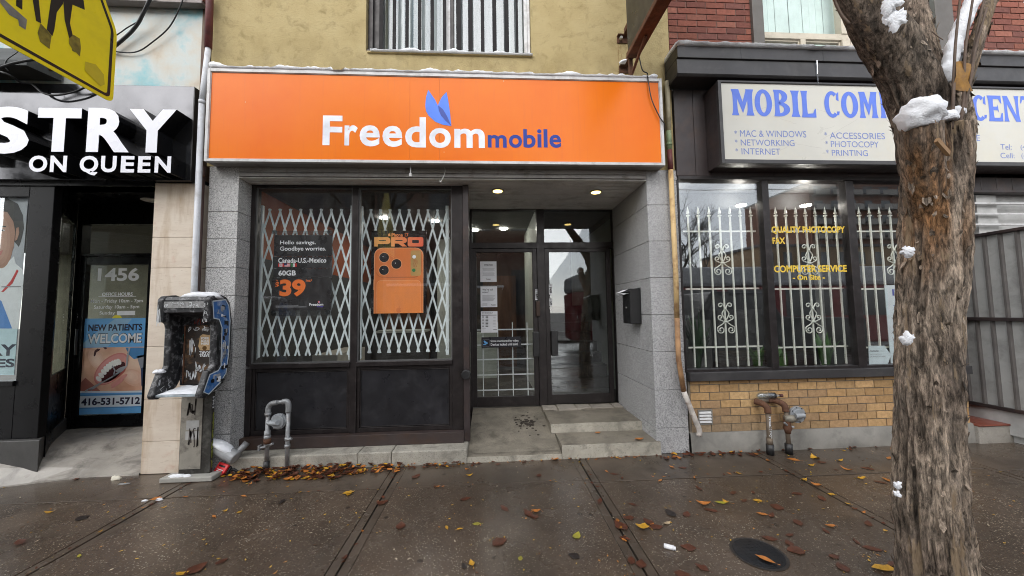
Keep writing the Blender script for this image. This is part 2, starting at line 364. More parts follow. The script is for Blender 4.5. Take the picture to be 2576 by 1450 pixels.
def snow_strip(name, x0, x1, y0, y1, z, h, parent=None, seed=0, n=90, over=.012, gaps=()):
    """lumpy ridge of snow lying along a ledge"""
    v = []; f = []; sec = [(0, 0), (-.15, .45), (.08, .9), (.5, 1.0), (.92, .85), (1, 0)]
    for i in range(n+1):
        t = i/n; x = x0+(x1-x0)*t
        k = .6+.8*noise.noise(Vector((x*4.1, seed, 0)))+.35*noise.noise(Vector((x*17, seed, 3)))
        k = max(.42, k)
        for g0, g1 in gaps:
            if g0 < x < g1: k = .03
        e = over*(.4+noise.noise(Vector((x*9, seed, 8))))
        for a, b in sec:
            v.append((x, y0+(y1-y0)*a-(e if a < .1 and b > 0 else 0), z+h*k*b))
    m = len(sec)
    for i in range(n):
        for k in range(m-1): f.append((i*m+k, (i+1)*m+k, (i+1)*m+k+1, i*m+k+1))
        f.append((i*m, i*m+m-1, (i+1)*m+m-1, (i+1)*m))
    f += [tuple(range(m)), tuple(n*m+k for k in range(m-1, -1, -1))]
    return MB().add(v, f).build(name, SNOW, parent, smooth=True)
def scribble(mb, o, U, V, nrm, n, seed, w=.004, mi=None):
    """graffiti scrawl: n loopy letter-like strokes laid over the patch o..o+U+V"""
    r = random.Random(seed); o, U, V = Vector(o), Vector(U), Vector(V)
    for i in range(n):
        pts = []
        for k in range(r.randint(3, 6)):
            pts.append(o+U*((i+r.uniform(-.05, 1.05))/n)+V*r.uniform(0, 1))
        mb.ribbon(bez(pts, 5), w*r.uniform(.7, 1.3), Vector(nrm), mi)
# ------------------------------------------------------------------ ground, pavement, road
MB().box(-220, 220, -220, 60, -.6, -.19).build('ground', M('far ground', (.12, .11, .1), .8)); tag(bpy.data.objects['ground'], kind='structure')
o = MB().box(-60, 60, -12.5, -3.45, -.186, -.15).build('road', concrete('wet asphalt', (.1, .1, .1), .35, .4, .4, .5)); tag(o, kind='structure')
o = MB().box(-60, 60, -3.445, -3.28, -.19, .0).build('kerb', CONC, bevel=.015); tag(o, kind='structure')
o = MB().box(-60, 60, -15.5, -12.505, -.19, -.02).build('far_sidewalk', CONC); tag(o, kind='structure')
JX = [-8.4, -6.5, -4.66, -2.79, -.93, .88, 2.74, 4.6, 6.46, 8.3]; g = .007
sw = MB(); sw.box(-60, 60, -3.278, 1.6, -.16, -.018, 1)
bd = .06
for a, b in zip(JX, JX[1:]):
    yj = -.5-.03*max(0, (a+b)/2)
    for (y0, y1, rough) in ((-3.275, -2.33, True), (-2.32, yj-g, True), (yj+g, -.002, False)):
        x0, x1 = a+g, b-g; dz = rnd.uniform(-.002, .001)
        if rough:
            sw.box(x0, x0+bd, y0, y1, -.017, dz-.003, 2); sw.box(x1-bd, x1, y0, y1, -.017, dz-.003, 2)
            sw.box(x0+bd+.0035, x1-bd-.0035, y0, y1, -.017, dz, 0)
        else:
            sw.box(x0, x0+bd, y0, y1, -.017, dz-.003, 2); sw.box(x1-bd, x1, y0, y1, -.017, dz-.003, 2)
            sw.box(x0+bd+.003, x1-bd-.003, y0, y1, -.017, dz, 2)
sw.box(JX[-1]+g, 20, -3.275, 1.5, -.017, 0, 2); sw.box(-20, JX[0]-g, -3.275, 1.5, -.017, 0, 2)
tag(sw.build('sidewalk', [PAVE, M('joint dirt', (.02, .016, .013), .6), PAVES], bevel=.003), kind='structure')
# ------------------------------------------------------------------ middle building: ochre stucco shop
shop = thing('stucco_shop_building', 'ochre stucco shop with orange sign, grey granite piers and a recessed double entrance', 'building', (-.6, .2, 0))
XL, XPL, XR0, XR1 = -2.935, -2.61, 1.736, 2.09      # wall edge, pier edges
SOF = 2.96
ZT = 7.2
ox0, ox1, oz0 = -1.335, .475, 4.385; oz1 = 5.75
m = MB(); m.box(XL, ox0, 0, .25, SOF+.12, ZT); m.box(ox1, 2.065, 0, .25, SOF+.12, ZT); m.box(ox0, ox1, 0, .25, SOF+.12, oz0); m.box(ox0, ox1, 0, .25, oz1, ZT)
m.build('upper_wall', STUCCO, shop)
m = MB()                                              # rust runs under the sign brackets
for x, z0, z1, w in ((1.47, 3.95, 4.62, .012), (1.5, 4.2, 4.62, .008), (1.56, 4.3, 4.62, .009), (1.475, 3.75, 4.28, .02), (1.52, 3.85, 4.25, .01), (1.545, 3.95, 4.25, .012)):
    p = [(x+.006*noise.noise(Vector((x*9, k, 0))), -.0012, z1-(z1-z0)*k/10) for k in range(11)]
    m.ribbon(p, w, Vector((0, -1, 0)))
rs = NT('rust stain'); rs.color((.33, .12, .02)); al = rs.ramp(rs.noise(9, 6, .7, (3, 1, .5)), [(.42, bw(0)), (.7, bw(.75))]); rs.l(al, rs.p.inputs['Alpha']); rs.p.inputs['Roughness'].default_value = .9
m.build('rust_stain', rs.m, shop)
# piers of granite slabs
zj = [.0, .264, .663, 1.069, 1.470, 1.873, 2.279, 2.683, SOF+.12]
m = MB()
for a, b in zip(zj, zj[1:]):
    m.box(XR0, XR1, 0, .3, a+.002, b-.002)
    m.box(XR0, XR0+.1, .302, .7, a+.002, b-.002); m.box(XR0+.0015, XR0+.1, .702, 1.2, a+.002, b-.002)
m.build('granite_pier', GRAN, shop, bevel=.003)
zl = [.0, .35, .78, 1.1, 1.389, 1.73, 2.022, 2.322, 2.6, SOF+.12]
m = MB()
for a, b in zip(zl, zl[1:]):
    m.box(XL+.03, XPL, 0, .12, a+.002, b-.002); m.box(XL+.03, XPL-.0015, .122, .3, a+.002, b-.002)
m.build('granite_pier', DKGRAN, shop, bevel=.003)
# beam, soffit with its downlights
m = MB(); m.box(XPL, XR0, .0, .16, SOF+.012, SOF+.118); m.box(XPL, XR0, -.012, .0, SOF+.06, SOF+.118); m.box(XPL+.02, XR0-.02, -.02, -.012, SOF+.012, SOF+.045)
m.build('beam', M('grimy beam paint', (.3, .285, .27), .6, 0, .2, 3, (.1, .08, .06), .7, 7, .15), shop, bevel=.004)
m = MB(); k = 0; y = .004
while y < 1.16:
    x0 = XPL if y < .24 else -.31
    m.box(x0, XR0, y, y+.089, SOF, SOF+.012); y += .1
m.box(XPL, XR0, .0, 1.2, SOF+.0105, SOF+.0115, 1)
sof = m.build('soffit', [SOFFIT, M('soffit gap', (.08, .075, .07), .8)], shop)
GLOW = emit('warm lamp glow', (1, .72, .22), 2.2); WGLOW = emit('white lamp glow', (1, .95, .86), 38)
for u, v in ((1252, 479), (1499, 482)):
    x, y = WG(u, v, SOF)
    d = MB().disc((x, y, SOF-.012), 'z', .075, .011, mi=0); d.disc((x, y, SOF-.016), 'z', .055, .006, mi=1)
    d.build('downlight', [M('lamp trim', (.35, .33, .28), .4), GLOW], shop, smooth=False)
# shopfront window (plane y = .2)
YW = .2
fx0, fx1 = XPL, -.312
zb0, zsill, ztop = W(890, 1090, YW)[1], W(890, 915, YW)[1], SOF-.002
mull0, mull1 = W(884, 690, YW)[0], W(900, 690, YW)[0]
gl0, gl1, gr1 = W(637, 690, YW)[0], W(882, 690, YW)[0], W(1137, 690, YW)[0]
gt, gb = W(890, 473, YW)[1], W(890, 911, YW)[1]
m = MB()
m.box(fx0, gl0, YW, YW+.1, zsill, ztop); m.box(mull0, mull1, YW-.004, YW+.1, zb0, ztop-.05); m.box(gr1, fx1, YW, YW+.1, zb0, ztop)
m.box(gl0, mull0, YW+.002, YW+.1, gt, ztop-.0005); m.box(mull1, gr1, YW+.002, YW+.1, gt, ztop-.0005)
m.box(mull0, mull1, YW+.002, YW+.1, ztop-.05, ztop-.0005)
m.box(gl0, mull0, YW-.02, YW+.1, zsill-.03, gb); m.box(mull1, gr1, YW-.02, YW+.1, zsill-.03, gb)
fr = m.build('shop_window', FRAME, shop, bevel=.003)
m = MB(); t = .012
for a, b in ((gl0, mull0), (mull1, gr1)): frame(m, a, b, gb, gt, YW+.012, YW+.03, t, t, t, t)
m.build('glazing_bead', M('grey gasket', (.1, .1, .1), .5), fr)
for a, b in ((gl0, mull0), (mull1, gr1)): pane('pane', GLASS, fr, a, b, gb, gt, YW+.035)
# bulkhead below the glass
m = MB(); zk = W(890, 1090, YW)[1]
m.box(fx0, fx0+.06, YW, YW+.05, zk, zsill-.032)
for a, b in ((fx0+.06, mull0), (mull1, gr1)):
    m.box(a, b, YW+.03, YW+.05, zk+.002, zsill-.032, 1)
    frame(m, a+.001, b-.001, zk+.003, zsill-.034, YW+.012, YW+.031, .03, .03, .035, .045)
    frame(m, a+.035, b-.035, zk+.052, zsill-.074, YW+.02, YW+.0305, .008, .008, .008, .008)
m.build('bulkhead', [FRAME, BLACKP], shop, bevel=.003)
zq = W(890, 1123, .14)[1]
m = MB().box(fx0+.002, -.308, .13, .25, zq, zk-.001); m.build('kickboard', M('brown stained board', (.042, .03, .028), .5, 0, .25, 4, (.06, .03, .015), .7, 3, .1), shop, bevel=.003)
m = MB()
for (a, b) in ((XPL-.0, -1.35), (-1.348, -1.02), (-1.016, -.262)):
    m.box(a, b, -.045+rnd.uniform(-.004, .004), .22, -.02, zq-.001+rnd.uniform(-.004, 0))
m.build('ledge', concrete('pitted ledge concrete', (.34, .32, .275), .15, .6, .75, .8, 6), shop, bevel=.012)
# corner post and side wall of the entrance recess
m = MB(); m.box(-.31, -.245, YW-.035, YW+.06, zq, SOF-.002); m.box(-.311, -.29, YW+.062, 1.1, .02, SOF-.002); m.build('corner_post', BROWNP, shop, bevel=.004)
# entrance: frame, transoms, two doors (plane y = 1.13)
YD = 1.13
def XD(u, v=800): return W(u, v, YD)[0]
def ZD(v, u=1360): return W(u, v, YD)[1]
dl, dr = -.29, XR0
zs = .235; ztr0, ztr1 = ZD(610), ZD(622); zhd = ZD(529)
mu0, mu1 = XD(1354), XD(1373)
m = MB()
m.box(dl, XD(1187, 570), YD, YD+.09, .0, SOF-.002); m.box(XD(1541, 570), dr-.001, YD, YD+.09, .0, SOF-.002); m.box(mu0, mu1, YD-.006, YD+.1, .0, SOF-.002)
m.box(XD(1187, 570), mu0, YD+.001, YD+.09, zhd, SOF-.003); m.box(mu1, XD(1541, 570), YD+.001, YD+.09, zhd, SOF-.003)
m.box(XD(1187, 570), mu0, YD+.001, YD+.09, ztr1-.012, ztr0); m.box(mu1, XD(1541, 570), YD+.001, YD+.09, ztr1-.012, ztr0)
ef = m.build('entrance_frame', FRAME, shop, bevel=.003)
pane('transom_pane', GLASSD, ef, XD(1187, 570), mu0, ztr0, zhd, YD+.04); pane('transom_pane', GLASSD, ef, mu1, XD(1541, 570), ztr0, zhd, YD+.04)
METAL = M('worn steel', (.5, .5, .48), .35, .8, .15, 20)
def door(x0, x1, zb, zt, stile, hx, hinge_left):
    d = MB(); frame(d, x0, x1, zb, zt, YD+.015, YD+.06, stile, stile, .05, .13)
    dd = d.build('door', FRAME, shop, bevel=.003)
    pane('pane', GLASSD, dd, x0+stile, x1-stile, zb+.13, zt-.05, YD+.036)
    MB().box(hx-.045, hx+.045, YD-.04, YD+.013, zb+.66, zb+1.0).build('handle', BLACKPL, dd, bevel=.008)
    return dd
dleft = door(XD(1187, 800)+.004, mu0-.004, zs+.01, ztr1-.015, .062, XD(1347), True)
MB().box(XD(1355)-.035, XD(1355)+.02, YD-.03, YD+.013, ZD(796), ZD(758)).build('lock_case', M('brown lock case', (.05, .03, .022), .4, .4), dleft, bevel=.004)
c = MB().disc((XD(1351.5), YD-.002, ZD(778)), 'y', .017, .015, 16); c.disc((XD(1351.5), YD-.006, ZD(778)), 'y', .007, .006, 12); c.build('lock_cylinder', METAL, dleft)
dright = door(mu1+.004, XD(1541, 800)-.002, zs+.02, ztr1-.015, .062, XD(1393), False)
MB().disc((XD(1386), YD-.002, ZD(776)), 'y', .018, .015, 16).build('lock_cylinder', METAL, dright)
def pull_sticker(u0, v0, u1, v1, par):
    x0, x1, z0, z1 = R4(u0, v0, u1, v1, YD+.01); s = MB().box(x0, x1, YD+.0125, YD+.0142, z0, z1, 0)
    h = (z1-z0); 
    s.box(x0+.004, x1-.004, YD+.0118, YD+.0125, z0+h*.1, z1-h*.3, 1)
    for i, ch in enumerate('PULL'): s.text(ch, x0+.007, x1-.007, z1-h*(.34+.14*(i+1)), z1-h*(.34+.14*i+.025), YD+.0112, .02, 0)
    for i in range(3): s.box(x0+.004, x1-.004, YD+.0118, YD+.0125, z1-h*(.06+.07*i), z1-h*(.03+.07*i), 1)
    s.build('pull_sticker', [PAPER, BLACKPR], par)
pull_sticker(1346.5, 728, 1354, 755, dleft); pull_sticker(1381, 715, 1388.5, 741, dright); pull_sticker(1382, 751, 1389, 770, dright)
# ramp, steps
y0 = -.03
m = MB()
rx0, rx1 = -.262, W(1412, 1145, 0)[0]
rz = .235
NX, NY = 10, 12
v = []; f = []
for j in range(NY+1):
    t = j/NY; yy = -.03+(1.13+.03)*t
    for i in range(NX+1):
        s_ = i/NX; xx = rx0+(rx1-.01*t-rx0)*s_; zz = .065+(rz-.065)*t+.006*noise.noise(Vector((xx*4, yy*4, 1)))
        if j == 0: zz -= .012
        v.append((xx, yy, zz))
for j in range(NY):
    for i in range(NX): k = j*(NX+1)+i; f.append((k, k+1, k+NX+2, k+NX+1))
b0 = len(v)
for i in range(NX+1): v.append((rx0+(rx1-rx0)*i/NX, -.04+.006*noise.noise(Vector((i*.7, 3, 0))), -.02))
for i in range(NX): f.append((i, i+1, b0+i+1, b0+i))
sd = [j*(NX+1)+NX for j in range(NY+1)]; v.append((rx1-.01, 1.13, -.02)); f.append(tuple(sd+[len(v)-1, b0+NX]))
m.add(v, f); m.mi = [1 if i_ >= NX*NY else 0 for i_ in range(len(m.f))]; m.build('ramp', [CONC, CONCR], shop, smooth=False)
m = MB(); pr = random.Random(8)
for _ in range(70):
    a_, q_ = pr.uniform(0, 6.3), abs(pr.gauss(0, .1)); xx, yy = .42+q_*math.cos(a_), .62+q_*1.4*math.sin(a_); tt = (yy+.03)/1.16; m.disc((xx, yy, .065+(rz-.065)*tt+.001), 'z', pr.uniform(.006, .022), .004, 7)
m.build('dirt_spots', M('dark grit', (.05, .04, .032), .9), shop)
m = MB(); p = [(-.2, -.0), (.0, -.004), (.15, .003), (.33, -.012), (.5, .002), (.7, .01)]
m.ribbon([(x, -.0+dz, .0725+.004) for x, dz in p], .006, Vector((0, 0, 1))); m.build('crack', M('crack dirt', (.03, .025, .02), .9), shop)  # dark line drawn for the crack near the ramp's front edge
sx0 = rx1+.004
yb = WX(1480, 1060, (sx0+XR0)/2)[0]
m = MB()
def wavy(x0, x1, y0, y1, z0, z1, seed):                  # worn step: broken front edge
    n = 26; top = []; bot = []
    for i in range(n+1):
        x = x0+(x1-x0)*i/n; q = .012*noise.noise(Vector((x*6, seed, 0)))+.008*noise.noise(Vector((x*21, seed, 2)))
        top.append((x, y0+q+.008, z1+.004*noise.noise(Vector((x*5, seed, 7))))); bot.append((x, y0+q*.4-.004, z0))
    vv = top+bot+[(x1, y1, z1), (x0, y1, z1), (x1, y1, z0), (x0, y1, z0)]; N = n+1
    ff = [(i, i+1, N+i+1, N+i) for i in range(n)]+[tuple(range(N))+(2*N, 2*N+1), (n, 2*N, 2*N+2, N+n), (0, N, 2*N+3, 2*N+1)]
    k_ = len(m.f); m.add(vv, ff); m.mi[k_:k_+n] = [1]*n
wavy(sx0, XR0+.03, -.03, .62, -.02, .135, 1)
wavy(sx0-.05, XR0-.002, .36, 1.13, .13, .232, 2)
m.build('step', [CONC, CONCR], shop)
m = MB(); fl = random.Random(3); x = sx0-.06
while x < XR0-.05:
    w = fl.uniform(.16, .32); x2 = min(x+w, XR0-.004)
    m.prism([(x+.006, .93+fl.uniform(-.03, .03)), (x2-.006, .93+fl.uniform(-.03, .03)), (x2-.01, 1.125), (x+.01, 1.125)], 'z', .228, .25+fl.uniform(-.004, .006)); x = x2
m.build('threshold_stone', concrete('flagstone', (.33, .3, .26), .1, 0, .6, .7, 6), shop, bevel=.004)
m = MB().box(sx0-.06, XR0-.002, .925, 1.2, .1, .24); m.build('threshold_bed', CONC, shop)
MB().disc((-.28, .15, .86), 'y', .05, -.06, 20).build('wall_knob', BLACKPL, shop, bevel=.008)
# interior
m = MB(); m.box(-2.9, 2.05, 5.2, 5.3, .2, 3.2, 0); m.box(-2.95, -2.9, .3, 5.2, 2.25, 3.2, 1); m.box(-2.95, -2.9, .3, 5.2, .2, 2.249, 0); m.box(2.06, 2.1, 1.21, 5.3, .2, 3.2, 2); m.box(-2.9, -.312, .3, 5.3, .1, .2, 0); m.box(-.312, 2.06, 1.23, 5.3, .1, .2, 0)
m.box(-2.9, -.312, .3, 5.3, 3.1, 3.2, 3); m.box(-.312, 2.06, 1.22, 5.3, 3.1, 3.2, 3)
m.box(.7, .74, 1.25, 3.6, .2, 3.1, 2)                      # wall between the shop and the stair hall
m.box(-1.15, -.72, 3.9, 4.3, .2, 3.1, 2)                   # white column
m.box(-2.6, -1.5, 5.05, 5.19, .2, 2.6, 4); m.box(-.2, .6, 4.9, 5.19, .2, 2.4, 4)
m.build('interior', [DARKIN, ORANGEIN, GREYIN, M('dim ceiling', (.12, .115, .11), .7), WOODIN], shop)
m = MB(); st = 8
for i in range(st): m.box(.76, 2.05, 2.3+.28*i, 2.3+.28*(i+1), .2, .2+.18*(i+1))
m.build('inner_stair', M('dark carpet', (.03, .026, .024), .9), shop)
for (x, y) in ((-1.75, 2.1), (-.95, 2.3), (-.5, 1.6), (-.3, 3.0), (.25, 2.9), (-2.2, 3.7)):
    d = MB().disc((x, y, 3.085), 'z', .07, .012); d.build('ceiling_lamp', WGLOW, shop)
m = MB(); m.box(-2.2, -1.3, 3.2, 3.8, .2, 1.15, 0); m.box(-2.22, -1.28, 3.18, 3.82, 1.15, 1.19, 1); m.box(-.55, .1, 3.5, 4, .2, 1.1, 1); m.box(-2.55, -2.2, 1.5, 2.6, .2, .95, 2)
m.build('counter', [DARKIN, GREYIN, M('light cabinet', (.5, .48, .42), .5)], shop)
# upper window with its guard of flat bars
UY = .1
def XU(u): return W(u, 90, UY)[0]
def cu(c): return XU(898.9+.1823*c)
m = MB(); m.box(ox0+.002, cu(350), UY, UY+.08, oz0+.002, oz1); m.box(ox0+.004, cu(230), UY-.04, UY, oz0+.004, oz1); m.box(cu(1285), cu(1330), UY+.012, UY+.08, oz0+.07, oz1)
m.box(cu(350), cu(1285), UY+.03, UY+.08, oz0+.002, oz0+.07); m.box(cu(1330), ox1-.002, UY+.03, UY+.08, oz0+.002, oz0+.07); m.box(cu(350), ox1-.003, UY+.03, UY+.08, oz1-.06, oz1)
uw = m.build('upper_window', FRAME, shop, bevel=.003)
m = MB(); m.box(cu(1225), cu(1284), UY+.004, UY+.06, oz0+.06, oz1-.062); m.box(cu(2295), cu(2340), UY-.05, UY+.0, oz0+.03, oz1); m.box(cu(2341), cu(2375), UY-.06, UY+.0, oz0+.03, oz1); m.build('white_sash', WHITEM, uw, bevel=.003)
pane('pane', GLASS, uw, cu(350), cu(1225), oz0+.07, oz1-.06, UY+.05); pane('pane', GLASSD, uw, cu(1330), ox1-.003, oz0+.07, oz1-.06, UY+.05)
def drape(x0, x1, z0, z1, y, n, amp, mat, name, par, seed=0):
    v = []; f = []
    for i in range(n+1):
        x = x0+(x1-x0)*i/n; yy = y+amp*math.sin(i*1.1+seed)+amp*.6*noise.noise(Vector((i*.37, seed, 0))); v += [(x, yy, z0), (x, yy*.999, z1)]
    for i in range(n): f.append((2*i, 2*i+2, 2*i+3, 2*i+1))
    return MB().add(v, f).build(name, mat, par, smooth=True)
drape(cu(340), cu(1225), oz0, oz1, UY+.22, 8, .001, M('pale blind', (.6, .66, .68), .8, 0, .08, 2), 'blind', uw)
m = MB()
for c0, c1 in ((435, 500), (597, 640), (705, 840), (918, 962), (1080, 1120)): m.box(cu(c0), cu(c1), UY+.15, UY+.16, oz0+.07, oz1-.06)
m.build('blind_slat', M('blue grey shade', (.2, .26, .29), .7), uw)
drape(cu(1320), ox1, oz0, oz1, UY+.25, 46, .018, M('grey curtain', (.27, .28, .3), .85, 0, .1, 8), 'curtain', uw, 4)
m = MB().box(ox0, ox1, UY+.3, UY+.34, oz0, oz1); m.build('room_back', GREYIN, uw)
gy = .03
for c0, c1 in ((300, 352), (485, 532), (660, 708), (835, 883), (1008, 1056), (1180, 1228), (1365, 1432), (1530, 1590), (1705, 1752), (1868, 1922), (2035, 2092), (2190, 2222)):
    a, b = W(898.9+.1823*c0, 90, gy)[0], W(898.9+.1823*c1, 90, gy)[0]
    MB().box(a, b, gy, gy+.008, oz0+.03, oz1-.03).build('guard_bar', M('dull dark bar paint', (.014, .012, .013), .65, spec=.2), uw, bevel=.001)
m = MB(); m.box(ox0+.005, ox1-.003, gy-.012, gy+.012, oz0+.006, oz0+.029); m.box(ox0+.005, ox1-.003, gy-.006, gy+.012, oz1-.029, oz1-.006); m.build('guard_rail', BROWNP, uw, bevel=.002)
snow_strip('sill_snow', ox0+.06, ox1+.012, -.03, .04, oz0-.022, .05, uw, 3, over=.008)
MB().box(ox0+.02, ox1+.01, -.02, .018, oz0-.03, oz0-.0215).build('sill', STUCCO, uw)
# ------------------------------------------------------------------ orange shop sign
YS = -.16
sx = [W(517, 290, YS)[0], W(1669, 300, YS)[0]]; sz = [W(1100, 411, YS)[1], W(1100, 184, YS)[1]]
sign = thing('shop_sign', 'long orange illuminated-box shop sign with white and blue lettering', 'sign', ((sx[0]+sx[1])/2, YS, sz[0]))
m = MB(); m.box(sx[0]+.004, sx[1]-.004, YS+.03, -.003, sz[0]+.004, sz[1]-.004); m.build('box', M('sign box sheet', (.28, .27, .26), .55, 0, .2, 4, (.1, .09, .08), .6, 6, .1), sign)
m = MB(); frame(m, sx[0], sx[1], sz[0], sz[1], YS, YS+.05, .03, .03, .035, .028); frame(m, sx[0]+.03, sx[1]-.03, sz[0]+.028, sz[1]-.035, YS+.006, YS+.03, .006, .006, .006, .006); m.build('frame', WHITEM, sign, bevel=.003)
m = MB(); cuts = [sx[0]+.036, W(1030, 300, YS)[0], W(1105, 300, YS)[0], sx[1]-.036]
for a, b in zip(cuts, cuts[1:]): m.box(a+.0006, b-.0006, YS+.014, YS+.022, sz[0]+.034, sz[1]-.041)
m.build('face', ORANGE, sign)
yl = YS+.0125
def c3(x, y): return (469.6+.3238*x, .3238*y)
def c4(x, y): return (1140.4+.3238*x, .3238*y)
m = MB()
for ch, a in (('F', c3(1052, 893)+c3(1205, 1125)), ('r', c3(1222, 968)+c3(1325, 1127)), ('e', c3(1340, 968)+c3(1498, 1134)), ('e', c3(1518, 973)+c3(1673, 1138)), ('d', c3(1695, 905)+c3(1857, 1142)), ('o', c3(1882, 990)+c3(2052, 1147)), ('m', (1142.5, 322.5, 1219.5, 371))):
    x0, x1, z0, z1 = R4(*a, YS)
    m.text(ch, x0, x1, z0, z1, yl, .026)
m.build('lettering', M('white sign vinyl', (.76, .78, .86), .35, bump=0), sign)
m = MB()
for ch, a in (('m', c4(268, 1045)+c4(415, 1143)), ('o', c4(432, 1043)+c4(535, 1145)), ('b', c4(545, 1000)+c4(640, 1145)), ('i', c4(653, 1000)+c4(687, 1142)), ('l', c4(703, 1000)+c4(733, 1142)), ('e', c4(748, 1043)+c4(840, 1145))):
    x0, x1, z0, z1 = R4(*a, YS)
    m.text(ch, x0, x1, z0, z1, yl, .024)
m.build('lettering', flat('sign blue vinyl', (.022, .05, .3), .4, .2), sign)
def logo(mb, f, y, mi=(0, 0, 1), dy=.0006):
    L = [(1875, 693), (1858, 750), (1852, 815), (1858, 860), (1878, 895), (1930, 942), (1990, 966), (2055, 975), (2000, 890), (1950, 815), (1928, 770)]
    R = [(2018, 710), (1982, 748), (1960, 790), (1951, 815), (2000, 888), (2055, 974), (2045, 870), (2030, 770)]
    D = [(1953, 816), (1990, 845), (2022, 900), (2055, 975), (2010, 935), (1975, 895), (1957, 855)]
    mb.pxz([f(*p) for p in L], y, mi[0]); mb.pxz([f(*p) for p in R], y-dy, mi[1]); mb.pxz([f(*p) for p in D], y-2*dy, mi[2])
m = MB(); logo(m, lambda x, z: W(*c3(x, z), YS), yl-.001); m.build('emblem', [BLUEL, flat('deep blue vinyl', (.025, .06, .36), .4)], sign)
snow_strip('snow', sx[0]+.02, sx[1]-.05, YS+.002, YS+.11, sz[1]-.001, .07, sign, 11, 160, .006, gaps=((-1.62, -1.5),))
# clip and hook below the sign
x, z = W(1033, 440, -.1)
o = MB().box(x-.012, x+.012, -.112, -.09, z-.02, z+.012).tube([(x, -.1, z+.01), (x, -.1, sz[0]+.001)], .004, 8).build('hanging_clip', WHITEM); tag(o, 'small white clip hanging under the orange sign', 'clip')
x, z = W(1118, 440, -.05)
o = MB().tube(bez([(x, -.05, sz[0]+.001), (x+.008, -.05, sz[0]-.03), (x-.01, -.045, z-.02), (x-.04, -.04, z-.075), (x-.05, -.04, z-.055)]), .004, 8).build('wire_hook', METAL); tag(o, 'thin wire hook dangling under the orange sign', 'hook')
# ------------------------------------------------------------------ things in the shop window
YP = .33
def c6(x, y): return (570.2+.3701*x, 402.5+.3701*y)
def sgate(name, label, u0, u1, posts, vt, vb, tips, yg):
    x0, x1 = W(u0, 700, yg)[0], W(u1, 700, yg)[0]; um = (u0+u1)/2; zt, zb = W(um, vt, yg)[1], W(um, vb, yg)[1]
    t = thing(name, label, 'security gate', ((x0+x1)/2, yg, zb))
    m = MB(); n = len(tips); xs = [W(q, vt+8, yg)[0] for q in tips]; per = (xs[-1]-xs[0])/(n-1)
    hx, hz = per/2, (W(um, 625, yg)[1]-W(um, 667.5, yg)[1])
    for layer, sg in ((0, 1), (1, -1)):
        y = yg+.005*layer
        for k in range(-14, n+14):
            # line through (xs0+k*per, zt-.02) with slope
            xa = xs[0]+k*per; zc = zt-.03
            pts = []
            for xx, zz in ((xa-sg*hx/hz*(zt-zc), zt), (xa+sg*hx/hz*(zc-zb), zb)): pts.append((xx, zz))
            (ax, az), (bx, bz) = pts
            dx, dz = bx-ax, bz-az; lo, hi = 0.0, 1.0
            for lim, s_ in ((x0, 1), (x1, -1)):
                fa, fb = s_*(ax-lim), s_*(bx-lim)
                if fa < 0 and fb < 0: lo, hi = 1, 0
                elif fa < 0: lo = max(lo, fa/(fa-fb))
                elif fb < 0: hi = min(hi, fa/(fa-fb))
            if hi-lo < .02: continue
            a = (ax+dx*lo, az+dz*lo); b = (ax+dx*hi, az+dz*hi); L = math.hypot(dx, dz); w = .0105; nx, nz = -dz/L*w, dx/L*w
            m.prism([(a[0]+nx, a[1]+nz), (b[0]+nx, b[1]+nz), (b[0]-nx, b[1]-nz), (a[0]-nx, a[1]-nz)], 'y', y, y+.003)
    m.build('lattice', GATEW, t)
    for pu0, pu1, pv0, pv1 in posts:
        a, b = W(pu0, 700, yg)[0], W(pu1, 700, yg)[0]; z0, z1 = W(pu0, pv1, yg)[1], W(pu0, pv0, yg)[1]
        p = MB(); p.box(a, b, yg-.014, yg+.022, z0, z1); q = p.build('post', GATEW, t, bevel=.003)
        if b-a > .03:
            d = MB(); d.box(a+(b-a)*.55, a+(b-a)*.6, yg-.0155, yg-.0142, z1-.16, z1-.06); d.box(a+(b-a)*.55, a+(b-a)*.6, yg-.0155, yg-.0142, z0+.06, z0+.14); d.build('slot', BLACKPR, q)
    return t
sgate('folding_gate', 'pale folding lattice gate behind the savings poster in the shop window', 646, 884, [(644, 651, 517, 905), (652, 657.5, 517, 900), (880, 884.5, 518, 905)], 525.5, 895, [c6(q, 0)[0] for q in (292, 365, 437, 505, 575, 643, 712, 780)], .40)
sgate('folding_gate', 'pale folding lattice gate behind the orange phone poster', 904, 1130, [(902, 911, 519, 903), (1121.5, 1129.5, 518, 893)], 526.5, 887, [c6(q, 0)[0] for q in (980, 1045, 1108, 1173, 1238, 1302, 1367, 1432)], .40)
# savings poster: four dark cards on a clear sheet
def p1(x, y): return (670.8+.1712*x, 556.8+.1712*y)
def RP(fn, a, b, c, d, y): return R4(*fn(a, b), *fn(c, d), y)
CLEAR = glass('clear acrylic', .06, .5, (.78, .78, .78), .05, .06)
x0, x1, z0, z1 = RP(p1, 95, 140, 960, 1390, YP)
pos = thing('window_poster', 'black price poster of four cards with white and orange lettering in the window', 'poster', ((x0+x1)/2, YP, z0))
MB().box(x0, x1, YP+.004, YP+.008, z0, z1).build('backing_sheet', CLEAR, pos)
CARD = M('dark poster card', (.022, .019, .02), .3, 0, .25, 3, bump=0)
for i, (a, b, c, d) in enumerate(((110, 205, 957, 512), (92, 521, 957, 690), (105, 696, 955, 823), (75, 830, 946, 1308))):
    x0, x1, z0, z1 = RP(p1, a, b, c, d, YP); MB().box(x0, x1, YP-.001-.0012*i, YP+.003, z0, z1).build('card', CARD, pos)
TY = YP-.0062
m = MB()
